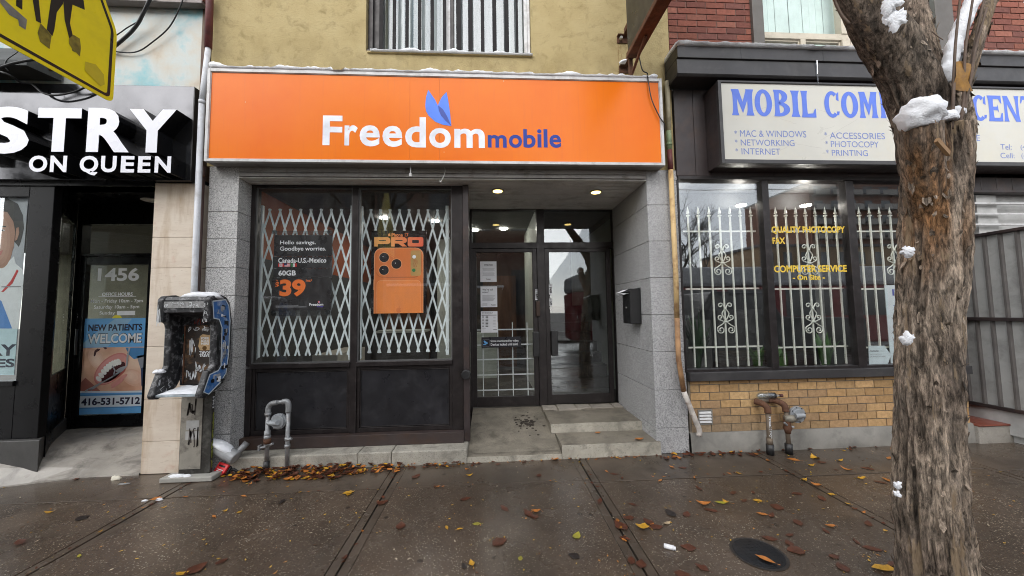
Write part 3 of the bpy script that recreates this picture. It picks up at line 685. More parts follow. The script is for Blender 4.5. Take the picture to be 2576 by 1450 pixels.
def T1(mb, t, a, b, c, d, bold=.02, mi=0): x0, x1, z0, z1 = RP(p1, a, b, c, d, YP); mb.text(t, x0, x1, z0, z1, TY, bold, mi)
T1(m, 'Hello savings.', 202, 285, 726, 358); T1(m, 'Goodbye worries.', 200, 372, 877, 452); T1(m, 'Canada-U.S.-Mexico', 176, 540, 880, 612); T1(m, '60GB', 178, 722, 434, 800, .03)
T1(m, '$', 135, 890, 190, 992, .03, 1); T1(m, '39', 195, 855, 575, 1108, .045, 1); T1(m, '/mo.*', 580, 855, 672, 890, .02, 1); T1(m, 'for', 140, 860, 175, 882, .01, 1)
T1(m, 'Freedom', 630, 1204, 836, 1242, .03, 0); T1(m, 'mobile', 742, 1246, 835, 1262, .03, 2)
for y in (1240, 1250, 1262): x0, x1, z0, z1 = RP(p1, 137, y, 470 if y < 1245 else 590, y+5, YP); m.box(x0, x1, TY, TY+.0004, z0, z1, 3)
m.build('lettering', [WHITEP, ORANGEP, flat('violet print', (.1, .07, .5)), GREYPR], pos)
m = MB(); logo(m, lambda x, z: W(*p1(756+(x-1853)*.17, 1166+(z-693)*.15), YP), TY, (1, 0, 2)); m.build('emblem', [flat('pink print', (.7, .3, .4)), flat('red pink print', (.8, .2, .2)), BLUEL], pos)
m = MB()
for i, (a, c) in enumerate(((172, 258), (266, 352), (362, 446))):
    x0, x1, z0, z1 = RP(p1, a, 622, c, 670, YP); w = x1-x0; h = z1-z0
    m.box(x0, x1, TY, TY+.0004, z0, z1, 0)
    if i == 0:
        m.box(x0, x0+w*.25, TY-.0004, TY, z0, z1, 1); m.box(x1-w*.25, x1, TY-.0004, TY, z0, z1, 1)
        cx, cz = (x0+x1)/2, (z0+z1)/2; leaf = [(0, .38), (.07, .2), (.16, .25), (.13, .05), (.22, .1), (.2, -.05), (.08, -.2), (.02, -.2), (.02, -.36), (-.02, -.36), (-.02, -.2), (-.08, -.2), (-.2, -.05), (-.22, .1), (-.13, .05), (-.16, .25), (-.07, .2)]
        m.pxz([(cx+p*h, cz+q*h) for p, q in leaf], TY-.0006, 1)
    elif i == 1:
        for k in range(7): m.box(x0, x1, TY-.0004, TY, z1-h*(2*k+1)/13, z1-h*2*k/13, 1)
        m.box(x0, x0+w*.42, TY-.0008, TY-.0004, z0+h*.46, z1, 2)
    else:
        m.box(x0, x0+w*.33, TY-.0004, TY, z0, z1, 3); m.box(x1-w*.33, x1, TY-.0004, TY, z0, z1, 1); m.disc(((x0+x1)/2, TY-.0006, (z0+z1)/2), 'y', h*.14, .0004, 10, 4)
m.build('flags', [PAPER, REDP, NAVY, GREENP, WOODIN], pos)
m = MB()
for a, b in ((128, 165), (935, 160), (110, 1350), (905, 1335)):
    x, z = W(*p1(a, b), YP); m.disc((x, YP-.02, z), 'y', .028, .006, 20); m.disc((x, YP-.032, z), 'y', .01, .012, 12)
m.build('suction_cup', glass('cup plastic', .12, .6, (.6, .62, .62), .1, 0), pos)
# phone poster
def p2(x, y): return (925.7+.1666*x, 563.5+.1666*y)
x0, x1, z0, z1 = RP(p2, 45, 100, 885, 1352, YP)
pos = thing('window_poster', 'tall poster of an orange phone with three camera lenses in the window', 'poster', ((x0+x1)/2, YP, z0))
MB().box(x0, x1, YP+.004, YP+.008, z0, z1).build('backing_sheet', M('smoked acrylic', (.012, .011, .012), .25, bump=0), pos)
PO = M('phone orange', (.72, .2, .055), .4, 0, .1, 1.5, bump=0); POL = M('phone pale orange', (.85, .27, .075), .35, 0, .08, 1.5, bump=0); POD = M('phone copper', (.5, .14, .045), .35, 0, .15, 2, bump=0); POE = M('phone edge', (.85, .42, .22), .3, bump=0)
m = MB(); y = YP
def rr(a, b, c, d, r, yy, mi, corners='abcd'):
    x0, x1, z0, z1 = RP(p2, a, b, c, d, YP); m.prism(rrect(x0, x1, z0, z1, r, 6, corners), 'y', yy, YP+.003, mi)
rr(90, 360, 836, 1350, .09, y-.001, 3, 'cd'); rr(98, 368, 828, 1349.5, .087, y-.0016, 0, 'cd'); rr(84, 840, 92, 1000, .003, y-.0005, 3)
rr(130, 850, 800, 1349, .05, y-.0022, 3, 'cd'); rr(134, 855, 796, 1348.5, .048, y-.0028, 1, 'cd')
rr(116, 388, 812, 812, .085, y-.0022, 2); rr(122, 388, 806, 800, .083, y-.0028, 0)
rr(645, 402, 800, 785, .02, y-.0034, 4)
for a, b, r_ in ((245, 508, 80), (432, 605, 82), (243, 700, 80)):
    x, z = W(*p2(a, b), YP); R = W(*p2(a+r_, b), YP)[0]-x
    m.disc((x, y-.0040, z), 'y', R, .004, 32, 3); m.disc((x, y-.0046, z), 'y', R*.91, .004, 32, 5); m.disc((x, y-.0050, z), 'y', R*.55, .004, 24, 7); m.disc((x-R*.2, y-.0054, z+R*.15), 'y', R*.08, .004, 10, 8)
x, z = W(*p2(698, 497), YP); m.disc((x, y-.004, z), 'y', .021, .004, 20, 8)
x, z = W(*p2(693, 700), YP); m.disc((x, y-.004, z), 'y', .02, .004, 20, 6)
for k in range(7): # streaks on the beige patch
    a = 690+k*9; q = [W(*p2(a+6*math.sin(k*2+j), 540+18*j), YP) for j in range(7)]; m.ribbon([(px, y-.0042, pz) for px, pz in q], .003, Vector((0, -1, 0)), 2)
m.build('phone_picture', [PO, POL, POD, POE, M('beige print', (.5, .3, .1), .4), BLACKPR, GREENP, flat('lens black', (.03, .03, .035), .2), WHITEP], pos)
GR = NT('orange gradient print'); sp_ = GR.n('SeparateXYZ'); GR.l(GR.tc.outputs['Object'], sp_.inputs[0]); mr = GR.n('MapRange'); xa = W(*p2(95, 270), YP)[0]; xb = W(*p2(835, 270), YP)[0]; mr.inputs[1].default_value = xa; mr.inputs[2].default_value = xb; GR.l(sp_.outputs[0], mr.inputs[0]); GR.color(GR.ramp(mr.outputs[0], [(0, (.85, .42, .12)), (1, (.85, .12, .05))]))
m = MB()
def q2(pts): return [W(*p2(a, b), YP) for a, b in pts]
m.pxz(q2([(95, 200), (300, 200), (335, 225), (340, 265), (335, 290), (300, 305), (150, 305), (150, 342), (95, 342)]), y-.002, 0)
m.pxz(q2([(165, 245), (272, 245), (272, 257), (165, 257)]), y-.0026, 1)
m.pxz(q2([(350, 200), (555, 200), (585, 225), (588, 262), (570, 285), (535, 292), (592, 342), (520, 342), (455, 297), (405, 297), (405, 342), (350, 342)]), y-.002, 0)
m.pxz(q2([(415, 245), (522, 245), (522, 257), (415, 257)]), y-.0026, 1)
x0, x1, z0, z1 = RP(p2, 600, 200, 836, 342, YP); m.prism(rrect(x0, x1, z0, z1, .02), 'y', y-.002, y, 0); x0, x1, z0, z1 = RP(p2, 668, 244, 768, 290, YP); m.prism(rrect(x0, x1, z0, z1, .006), 'y', y-.0026, y, 1)
x0, x1, z0, z1 = RP(p2, 345, 138, 612, 196, YP); m.text('iPhone 17', x0, x1, z0, z1, y-.002, .018, 0)
def apple(cx, cy, s_, yy, mi):
    body = [(0, -.28), (-.18, -.36), (-.38, -.26), (-.46, 0), (-.4, .28), (-.22, .5), (-.06, .5), (0, .47), (.08, .5), (.22, .49), (.38, .3), (.43, .18), (.3, .06), (.28, -.1), (.4, -.24), (.3, -.33), (.16, -.36)]
    lf = [(0, -.36), (.02, -.5), (.14, -.62), (.2, -.63), (.18, -.48), (.1, -.38)]
    m.pxz(q2([(cx+a*s_, cy+b*s_) for a, b in body]), yy, mi); m.pxz(q2([(cx+a*s_, cy+b*s_) for a, b in lf]), yy, mi)
apple(320, 164, 45, y-.002, 0); apple(465, 1300, 85, y-.0031, 2)
m.build('lettering', [GR.m, BLACKPR, PO], pos)
# notices on the doors
def pd(x, y): return (1140.4+.3007*x, 603.7+.3007*y)
YN = YD+.031
def notice(a, b, c, d, label, draw):
    x0, x1, z0, z1 = R4(*pd(a, b), *pd(c, d), YN); m = MB().box(x0, x1, YN, YN+.0008, z0, z1, 0)
    def L(p, q, r, s, mi=1): xa, xb, za, zb = R4(*pd(p, q), *pd(r, s), YN); m.box(xa, xb, YN-.0006, YN-.0001, za, zb, mi)
    def Tt(t, p, q, r, s, bold=.02, mi=1): xa, xb, za, zb = R4(*pd(p, q), *pd(r, s), YN); m.text(t, xa, xb, za, zb, YN-.0006, bold, mi)
    draw(L, Tt); o = m.build('notice', [PAPER, BLACKPR, GREYPR]); tag(o, label, 'notice', 'paper notices on the glass door')
def n1(L, T):
    T('ATTENTION', 256, 204, 329, 215); L(256, 217, 329, 219)
    for i, y in enumerate((238, 246, 254, 275, 282, 290, 297)): L(244+3*(i % 3), y, 345-4*(i % 2), y+2, 2)
    T('Freedom', 277, 323, 313, 333); T('mobile', 297, 334, 313, 338, 0, 2)
def n2(L, T):
    T("We're still", 243, 408, 332, 424, .01); T('open!', 243, 430, 293, 448, .01)
    for i, y in enumerate((462, 470, 479, 488, 497, 506)): L(243, y, 350-7*(i % 3), y+3, 2)
    for y in (532, 540, 548): L(243, y, 285, y+2, 2)
    T('Freedom', 318, 538, 354, 549); T('mobile', 338, 550, 354, 554, 0, 2)
def n3(L, T):
    T('Great phones, lots of', 237, 605, 330, 613, .01); T('data, amazing prices', 237, 615, 328, 623, .01); L(237, 628, 362, 632)
    for i in range(8): L(243, 637+12.3*i, 254, 641+12.3*i); L(270, 636+12.3*i, 292, 641+12.3*i); L(334, 636+12.3*i, 354, 638+12.3*i, 2)
    L(240, 743, 275, 745, 2); T('Freedom', 332, 744, 364, 754)
notice(225, 180, 362, 352, 'white paper headed ATTENTION, topmost on the glass door', n1)
notice(228, 389, 367, 563, "white paper saying We're still open, middle one on the door", n2)
notice(231, 597, 370, 776, 'white price list paper, lowest of the three on the door', n3)
x0, x1, z0, z1 = R4(*pd(236, 812), *pd(566, 900), YN)
m = MB().box(x0, x1, YN, YN+.0008, z0, z1, 0)
a = R4(*pd(312, 835), *pd(549, 858), YN); m.text('Store monitored by video.', *a, YN-.0008, .012, 1); a = R4(*pd(313, 862), *pd(541, 884), YN); m.text('Devices locked until sold.', *a, YN-.0008, .012, 1)
a = R4(*pd(243, 833), *pd(302, 894), YN); m.prism(rrect(*a, .012), 'y', YN-.0004, YN, 3); m.prism(rrect(a[0]+.002, a[1]-.002, a[2]+.002, a[3]-.002, .011), 'y', YN-.0008, YN, 0)
def qd(pts): return [W(*pd(p, q), YN) for p, q in pts]
m.pxz(qd([(252, 846), (262, 842), (290, 862), (284, 872), (262, 866)]), YN-.0012, 2); m.pxz(qd([(250, 872), (274, 874), (278, 880), (250, 880)]), YN-.0012, 2); m.pxz(qd([(264, 868), (270, 870), (264, 876), (258, 876)]), YN-.0013, 2)
o = m.build('security_sticker', [M('black vinyl', (.016, .016, .022), .3), WHITEP, flat('pale blue print', (.14, .4, .75)), GREYPR]); tag(o, 'black video monitoring sticker on the glass door', 'sticker')
yg = YD+.075
t = thing('door_grid', 'white wire security grid inside the lower half of the left glass door', 'security grid', (W(1270, 900, yg)[0], yg, .4))
for c_ in (250, 374, 498, 621):
    u = pd(c_, 0)[0]; xa = W(u, 900, yg)[0]; z1, z0 = W(u, pd(0, 690)[1], yg)[1], W(u, pd(0, 1322)[1], yg)[1]
    MB().box(xa-.0068, xa+.0068, yg, yg+.004, z0, z1).build('wire', WHITEP, t)
for c_ in (750, 876, 997, 1126, 1253):
    v = pd(0, c_)[1]; a = R4(pd(196, 0)[0], v-1.6, pd(684, 0)[0], v+1.6, yg); MB().box(a[0], a[1], yg-.0045, yg-.0002, a[2], a[3]).build('wire', WHITEP, t)
m = MB()
for a, b in ((208, 135), (378, 135)):
    x, z = W(*pd(a, b), YN); m.disc((x, YN+.008, z), 'y', .026, .004, 18); m.disc((x, YN-.004, z), 'y', .008, .012, 10)
o = m.build('suction_hook', MAT['cup plastic']); tag(o, 'pair of clear suction hooks at the top of the glass door', 'suction hook')
# mailbox on the granite side of the entrance
xm = XR0-.003; xo = XR0-.135
yn = WX(1585, 770, xo)[0]; yf = WX(1566.5, 770, xo)[0]; zb_, zt_ = WX(1585, 815, xo)[1], WX(1585, 726, xo)[1]
mb_ = thing('mailbox', 'black metal mailbox stuffed with letters on the granite entrance wall', 'mailbox', (xm, (yn+yf)/2, zb_))
m = MB().box(xo, xm, yn, yf, zb_, zt_); m.build('body', M('matt black steel', (.012, .012, .013), .45, bump=.03, bs=80), mb_, bevel=.006)
m = MB(); m.prism([(xo-.045, zt_-.035), (xm, zt_+.012), (xm, zt_+.004), (xo-.043, zt_-.043)], 'y', yn-.004, yf+.004); m.build('lid', MAT['matt black steel'], mb_, bevel=.002)
m = MB()
for k, (dx, rot) in enumerate(((.0, .25), (-.012, .05), (-.022, .4))):
    x = xo-.02+dx; m.prism([(x-.05, zt_-.07+.012*k), (x+.05, zt_-.07+.012*k+.1*rot), (x+.05, zt_-.066+.012*k+.1*rot), (x-.05, zt_-.066+.012*k)], 'y', yn+.02+.02*k, yf-.03)
m.build('letters', [PAPER], mb_); x, z = xo, zb_+.19
MB().disc((x-.006, (yn+yf)/2, z), 'x', .012, .006, 14).build('lock', METAL, mb_)
# ------------------------------------------------------------------ projecting blade sign above (plane x = 1.55)
XB = 1.55
bs = thing('blade_sign', 'black projecting blade sign on rusty steel brackets above the orange sign', 'sign', (XB, 0, 4.1))
zlow = 4.27
m = MB(); m.box(XB-.05, XB+.05, -1.9, -.19, zlow+.03, 5.8); m.build('panel', BLACKP, bs, bevel=.004)
m = MB(); m.box(XB-.062, XB-.03, -1.9, -.18, zlow-.02, zlow+.028); m.box(XB-.062, XB+.065, -1.9, -.18, zlow-.028, zlow-.021); m.box(XB+.03, XB+.062, -1.9, -.18, zlow-.02, zlow+.028); m.build('lower_rail', RUST, bs, bevel=.003)
m = MB(); m.box(XB-.03, XB+.03, -1.9, -.185, zlow-.018, zlow+.024); m.build('edge_light', M('black edge sheet', (.02, .02, .02), .3), bs)
m = MB()
for z, x0 in ((4.62, 1.455), (4.265, 1.47)):
    m.box(x0, XB+.05, -.05, -.003, z, z+.012); m.box(x0, XB+.05, -.012, -.0025, z-.07, z-.0005); m.box(XB-.03, XB+.03, -.2, -.05, z, z+.06)
m.box(XB-.02, XB+.02, -.15, -.11, 4.06, 4.262); m.build('bracket', RUST, bs, bevel=.003)
m = MB(); m.tube([(XB, -.14, 4.07), (XB+.01, -.5, zlow-.03)], .016, 8); m.build('brace', RUST, bs)
MB().disc((1.49, -.055, 4.585), 'y', .016, .03, 12).build('bolt', METAL, bs)
MB().blob((XB-.03, -.06, 4.278), .06, .05, .03, 5, .3).build('snow', SNOW, bs, smooth=True)
o = MB().tube(bez([(XB+.07, -.2, 4.24), (XB+.1, -.2, 4.1), (XB+.16, -.18, sz[1]+.04), (XB+.17, YS-.01, sz[1]+.0), (XB+.2, YS-.012, 3.8), (XB+.28, YS-.012, 3.6), (XB+.335, YS-.012, 3.5), (XB+.345, -.1, 3.4)]), .006, 8).build('cable', BLACKPL); tag(o, 'black cable hanging across the right end of the orange sign', 'cable')
# ------------------------------------------------------------------ right building: red brick over a computer shop
rb = thing('brick_shop_building', 'red brick building with a charcoal canopy over a computer shop and yellow brick base', 'building', (3.7, .2, 0))
RX0, RX1 = 2.098, 5.34
BR = attr_mat('brick surface', .9, .5, 70, .3)
wx0, wx1 = W(1889, 60)[0], W(2391, 60)[0]; wz1 = 6.0; bz0 = 4.1
REDS = [(.215, .075, .052), (.24, .088, .06), (.18, .066, .05), (.26, .102, .072), (.15, .06, .048)]
m = MB(); a_ = (.222, .064, .0125)
bricks(m, 2.07, wx0-.003, bz0, 6.3, .0, *a_, REDS); bricks(m, wx1+.003, 6.6, bz0, 6.3, .0, *a_, REDS); bricks(m, wx0-.003, wx1+.003, wz1+.01, 6.3, 0, *a_, REDS)
o = m.build('brick_wall', BR, rb)
m = MB(); m.box(2.07, wx0, .008, .2, bz0, 6.4); m.box(wx1, 6.6, .008, .2, bz0, 6.4); m.box(wx0, wx1, .008, .2, wz1, 6.4); m.build('mortar', M('brick mortar', (.17, .1, .08), .95, bump=.3), rb)
def c5(x, y): return (1811.2+.3239*x, .3239*y)
def x5(c, y=200, Y=.0): return W(*c5(c, y), Y)[0]
def z5(c, x=600, Y=.0): return W(*c5(x, c), Y)[1]
m = MB(); f0, f1 = x5(325), x5(1655)
m.box(wx0, f0, -.035, .12, bz0, wz1); m.box(f1, wx1, -.035, .12, bz0, wz1); m.box(f0, f1, -.03, .12, wz1-.1, wz1-.001)
uw = m.build('upper_window', M('taupe trim metal', (.105, .095, .085), .5, .1, .1), rb, bevel=.004)
TRIM = M('beige window frame', (.5, .45, .36), .5, 0, .1, 6, (.2, .16, .1), .4, 9)
zr0, zr1 = z5(283), z5(237)
m = MB(); mxs = [x5(960), x5(1040)]; sy = .035
m.box(f0+.001, f1-.001, sy, sy+.07, zr0, zr1); m.box(mxs[0], mxs[1], sy-.01, sy+.075, bz0+.2, zr0-.001); m.box(mxs[0], mxs[1], sy-.01, sy+.075, zr1+.001, wz1-.1)
pan = [(f0+.002, x5(640)), (x5(680), mxs[0]), (mxs[1], x5(1330)), (x5(1370), f1-.002)]
m.box(x5(640), x5(680), sy, sy+.07, bz0+.2, zr0-.001); m.box(x5(1330), x5(1370), sy, sy+.07, bz0+.2, zr0-.001)
for a, b in pan: frame(m, a+.0005, b-.0005, bz0+.22, zr0-.002, sy+.02, sy+.06, .016, .016, .02, .02)
m.box(f0, f1, sy, sy+.08, bz0+.1, bz0+.2); m.build('sash', TRIM, uw, bevel=.003)
for a, b in pan: pane('pane', GLASS, uw, a, b, bz0+.2, zr0, sy+.05)
for a, b in ((f0, mxs[0]), (mxs[1], f1)): pane('pane', GLASS, uw, a, b, zr1, wz1-.1, sy+.05)
m = MB(); x = f0
while x < f1: m.box(x, x+.086, .22+.004*math.sin(x*40), .224+.004*math.sin(x*40), zr0-.02, wz1); x += .09
m.build('vertical_blind', M('pale green blind', (.62, .76, .72), .7, 0, .1, 5), uw)
m = MB(); m.box(f0-.1, f1+.1, .5, .55, bz0, wz1+.2); m.build('room_back', GREYIN, uw)
# canopy
CX0, CX1 = W(1704, 130, -.28)[0], 8.5
cz = [W(1704, 115, -.28)[1], W(1704, 144, -.28)[1], W(1698, 183, -.27)[1]]
m = MB(); m.box(CX0, CX1, -.28, -.003, cz[1], cz[0]); m.box(CX0, CX1, -.262, -.003, cz[2], cz[1]-.0015)
m.prism([(-.262, cz[2]-.001), (-.003, cz[2]-.001), (-.003, cz[2]-.02), (-.24, cz[2]-.02)], 'x', CX0, CX1)
m.build('canopy', CANOPY, rb, bevel=.005)
m = MB(); x = CX0+.7
while x < CX1: m.box(x, x+.006, -.2812, -.28, cz[1]+.002, cz[0]-.002); x += .93
m.build('canopy_seam', BLACKPR, rb)
snow_strip('canopy_snow', CX0-.012, 8.4, -.285, -.01, cz[0]-.001, .06, rb, 21, 220, .015, gaps=((3.5, 3.62),))
# dark panel wall, header
hz = 2.97
m = MB(); xs = [RX0-.02, 2.3, 2.48, 3.2, 4.1, 5.0, 6.0, 7.0, 8.5]
for a, b in zip(xs, xs[1:]): m.box(a+.002, b-.002, -.02, .1, hz+.04, cz[2]-.022)
m.build('panel_wall', BROWNP, rb, bevel=.003)
m = MB(); m.box(RX0-.01, 5.34, -.024, .1, hz-.001, hz+.038); m.build('header', FRAME, rb, bevel=.003)
# windows
def cw(x, y): return (1690.4+.3702*x, 429.3+.3702*y)
def xw(c, y=700): return W(*cw(c, y))[0]
zwt, zwb = W(1900, 453)[1], W(1900, 926)[1]
zsl0, zsl1 = W(1950, 952)[1], W(1950, 931)[1]
m = MB(); xp = [RX0+.002, W(1712, 690)[0], W(1928, 690)[0], W(1945, 690)[0], W(2142, 690)[0], W(2162, 690)[0]]
x3 = xp[5]+(xp[4]-xp[3]); xp += [x3, x3+.08, RX1-.06, RX1-.002]
for a, b in ((0, 1), (2, 3), (4, 5), (6, 7), (8, 9)): m.box(xp[a], xp[b], -.01, .1, zwb-.03, hz-.002)
for a, b in ((1, 2), (3, 4), (5, 6), (7, 8)): m.box(xp[a]+.0005, xp[b]-.0005, .0, .1, zwt, hz-.003); m.box(xp[a]+.0005, xp[b]-.0005, -.006, .1, zwb-.029, zwb)
sw_ = m.build('shop_window', FRAME, rb, bevel=.003)
for a, b in ((1, 2), (3, 4), (5, 6), (7, 8)): pane('pane', GLASSR, sw_, xp[a], xp[b], zwb, zwt, .03)
MB().box(RX0+.004, RX1+.01, -.06, .1, zsl0, zsl1+.0).build('sill', CANOPY, rb, bevel=.004)
# yellow brick base
zbt = zsl0-.001; zbb = .21
YEL = [(.46, .29, .135), (.49, .31, .15), (.44, .27, .125), (.42, .26, .13), (.51, .335, .165), (.4, .255, .135)]
m = MB(); vx0, vx1, vz0, vz1 = R4(1755, 1030, 1791, 1068)
bricks(m, RX0+.03, RX1-.002, zbb, zbt, -.004, .212, .0735, .0105, YEL, .05)
for i_, f_ in enumerate(m.f):                              # road splash greys the lowest courses and the downpipe corner
    x_, z_ = m.v[f_[0]][0], m.v[f_[0]][2]; k_ = max(0, min(.75, (.42-z_)*2.2+(2.75-x_)*.35)); m.c[i_] = tuple(a*(1-k_)+b*k_ for a, b in zip(m.c[i_], (.2, .17, .135)))
o = m.build('brick_base', BR, rb)
m = MB().box(RX0+.01, RX1-.004, .004, .3, zbb-.02, zbt); m.build('base_mortar', M('grey mortar', (.2, .17, .13), .95, bump=.3), rb)
m = MB().box(RX1-.06, RX1-.003, .05, 1.2, .2, zbt); m.build('base_return', BR, rb)
m = MB(); n = 40; v = []
for i in range(n+1):
    x = RX0-.002+(RX1+.02-RX0)*i/n; v += [(x, -.035+.012*noise.noise(Vector((x*3, 1, 0))), -.01), (x, -.022+.006*noise.noise(Vector((x*5, 2, 0))), zbb-.012+.012*noise.noise(Vector((x*4, 4, 0)))), (x, .02, zbb+.004)]
m.add(v, [(3*i+k, 3*i+3+k, 3*i+4+k, 3*i+1+k) for i in range(n) for k in (0, 1)]); m.build('parged_base', BASEC, rb, smooth=True)
m = MB(); frame(m, vx0, vx1, vz0, vz1, -.014, -.0045, .012, .012, .012, .012); m.box(vx0+.012, vx1-.012, -.004, -.0035, vz0+.012, vz1-.012, 1)
for i in range(4): zz = vz0+.018+i*(vz1-vz0-.03)/4; m.prism([(-.016, zz), (-.005, zz+.02), (-.005, zz+.024), (-.016, zz+.005)], 'x', vx0+.0125, vx1-.0125, 2)
m.build('wall_vent', [M('grey vent frame', (.2, .19, .17), .6), BLACKPR, WHITEM], rb)
# interior of the computer shop
m = MB(); m.box(RX0, RX1, 3.5, 3.6, .2, 3, 0); m.box(RX0-.0, RX0+.02, .31, 3.5, .2, 3, 0); m.box(RX1-.05, RX1-.01, .12, 3.5, .2, 3, 0); m.box(RX0, RX1, .11, 3.6, 2.99, 3.05, 1); m.box(RX0, RX1, .11, 3.6, .4, .5, 0)
m.box(RX0+.12, RX1-.1, .5, .54, 2.78, 2.985, 1); m.box(2.6, 3.4, 1.6, 2.2, .5, 1.35, 0); m.box(3.9, 4.9, 2.2, 2.7, .5, 1.5, 0)
m.build('interior', [DARKIN, M('dim grey bulkhead', (.1, .105, .11), .7)], rb)
for (u, v) in ((1739, 484), (1940, 485), (2118, 487)):
    x, y = WG(u, v, 2.77); MB().disc((x, max(.3, y), 2.765), 'z', .055, .01).build('ceiling_lamp', WGLOW, rb)
# iron grilles inside the windows
YG = .12
CRM = CREAM
def spiral(cx, cz, r, a0, turns, sgn, y):
    pts = []
    for i in range(int(14*turns)+1):
        t = i/14; a = a0+sgn*t*2*math.pi; q = r*(1-.72*t/turns); pts.append((cx+q*math.cos(a), y, cz+q*math.sin(a)))
    return pts
def grille(tops, bots, label, scrolls):
    t = thing('window_grille', label, 'window grille', (W(*cw((tops[0]+bots[-1])/2, 800), YG)[0], YG, W(*cw(300, 1335), YG)[1]), 'cream iron grilles in the computer shop windows')
    um = (tops[0]+tops[-1])/2
    z1, z0 = W(*cw(um, 300), YG)[1], zwb+.004
    X = []
    for i, b in enumerate(bots):
        ub = b; x = W(*cw(b, 1335), YG)[0]; X.append(x)
        m = MB().box(x-.0075, x+.0075, YG-.0075, YG+.0075, z0, z1)
        zt = z1
        m.box(x-.014, x+.014, YG-.014, YG+.014, zt-.02, zt-.005); m.box(x-.011, x+.011, YG-.011, YG+.011, zt+.012, zt+.022)
        vv = [(x-.018, YG, zt+.024), (x, YG-.014, zt+.024), (x+.018, YG, zt+.024), (x, YG+.014, zt+.024), (x, YG, zt+.1), (x, YG, zt+.005)]
        m.add(vv, [(0, 1, 4), (1, 2, 4), (2, 3, 4), (3, 0, 4), (1, 0, 5), (2, 1, 5), (3, 2, 5), (0, 3, 5)])
        m.build('bar', CRM, t)
    for c_ in (412, 803, 1200):
        z = W(*cw(um, c_), YG)[1]; MB().box(X[0]-.06, X[-1]+.06, YG+.008, YG+.014, z-.009, z+.009).build('rail', CRM, t)
    xm_ = X[scrolls]
    for c0, c1 in ((497, 705), (893, 1102)):
        zt, zb = W(*cw(um, c0), YG)[1], W(*cw(um, c1), YG)[1]; H = zt-zb; m = MB(); y = YG-.012; r = .0062
        for s_ in (-1, 1):
            top = spiral(xm_+s_*.055, zt-.045*H/.4-.0, .03, math.pi if s_ > 0 else 0, 1.1, -s_, y)[::-1]
            m.tube(bez([(xm_+s_*.006, y, zt-.26*H), (xm_+s_*.012, y, zt-.17*H), (xm_+s_*.025, y, zt-.1*H)]+[top[-1]], 4), r, 6); m.tube(top, r, 6)
            m.tube(bez([(xm_+s_*.004, y, zt-.22*H), (xm_+s_*.038, y, zt-.36*H), (xm_+s_*.034, y, zt-.44*H), (xm_+s_*.006, y, zt-.6*H)], 6), r, 6)
            mid = spiral(xm_+s_*.062, zt-.5*H, .03, math.pi*1.5, 1.1, s_, y); m.tube([(xm_+s_*.008, y, zt-.66*H)]+mid, r, 6)
            low = spiral(xm_+s_*.062, zb+.1*H, .04, math.pi*.5 if True else 0, 1.25, s_*-1, y)
            m.tube(bez([(xm_+s_*.006, y, zt-.64*H), (xm_+s_*.05, y, zt-.74*H), (xm_+s_*.095, y, zt-.82*H), (xm_+s_*.1, y, zb+.1*H)], 6), r, 6)
            m.tube(spiral(xm_+s_*.058, zb+.09*H, .042, 0 if s_ > 0 else math.pi, 1.25, -s_, y), r, 6)
        m.box(xm_-.02, xm_+.02, y-.008, y+.006, zt-.68*H, zt-.61*H); m.box(xm_-.012, xm_+.012, y-.008, y+.006, zt-.24*H, zt-.2*H)
        m.build('scroll', CRM, t, smooth=True)
    return t
grille((105, 177, 247, 318, 388, 460, 530), (157, 230, 305, 378, 450, 522, 595), 'cream iron grille with scrolls in the window beside the granite pier', 3)
grille((702, 772, 838, 908, 977, 1043, 1112), (770, 840, 910, 978, 1045, 1115, 1187), 'cream iron grille behind the gold COMPUTER SERVICE lettering', 3)
grille((1277, 1342, 1408, 1472, 1540, 1606, 1672), (1353, 1425, 1495, 1568, 1640, 1712, 1784), 'cream iron grille in the window partly hidden by the tree trunk', 3)
# vinyl lettering and cards in these windows
yv = .0285
wl = thing('window_lettering', 'gold vinyl lettering reading COMPUTER SERVICE on the shop window', 'lettering', (3.6, yv, 1.9))
m = MB()
for t_, a in (('QUALITY PHOTOCOPY', (677, 379, 1176, 432)), ('FAX', (683, 455, 769, 499)), ('COMPUTER SERVICE', (693, 643, 1188, 691)), ('- On Site -', (820, 707, 1040, 744))):
    MB().text(t_, *R4(*cw(a[0], a[1]), *cw(a[2], a[3]), yv), yv, .035).build('lettering', GOLD, wl)
a = R4(*cw(1463, 778), *cw(1700, 1322), .1); m = MB().box(a[0], a[1], .094, .099, a[2], a[3], 0)
m.text('INK', *R4(*cw(1497, 806), *cw(1610, 850), .094), .0935, .035, 1); q = R4(*cw(1502, 913), *cw(1680, 916), .094); m.box(q[0], q[1], .0932, .0936, q[2], q[3], 1)
for k in range(4):
    x, z = W(*cw(1514+4*k, 943+42*k), .094); m.disc((x, .0932, z), 'y', .014, .0006, 14, 1); q = R4(*cw(1545, 938+42*k), *cw(1660, 948+42*k), .094); m.box(q[0], q[1], .0932, .0936, q[2], q[3], 1)
q = R4(*cw(1512, 1092), *cw(1690, 1140), .094); m.box(q[0], q[1], .0932, .0938, q[2], q[3], 1); m.text('SALE', *R4(*cw(1517, 1102), *cw(1620, 1130), .094), .0928, .035, 0)
o = m.build('window_card', [flat('bluish white card', (.72, .82, .84)), flat('blue card print', (.03, .09, .4))]); tag(o, 'tall white card with blue bullet list beside the tree trunk', 'sign')
m = MB(); m.prism([W(*cw(p, q), .06) for p, q in ((1333, 1190), (1440, 1190), (1486, 1252), (1463, 1318), (1337, 1318))], 'y', .055, .059, 0)
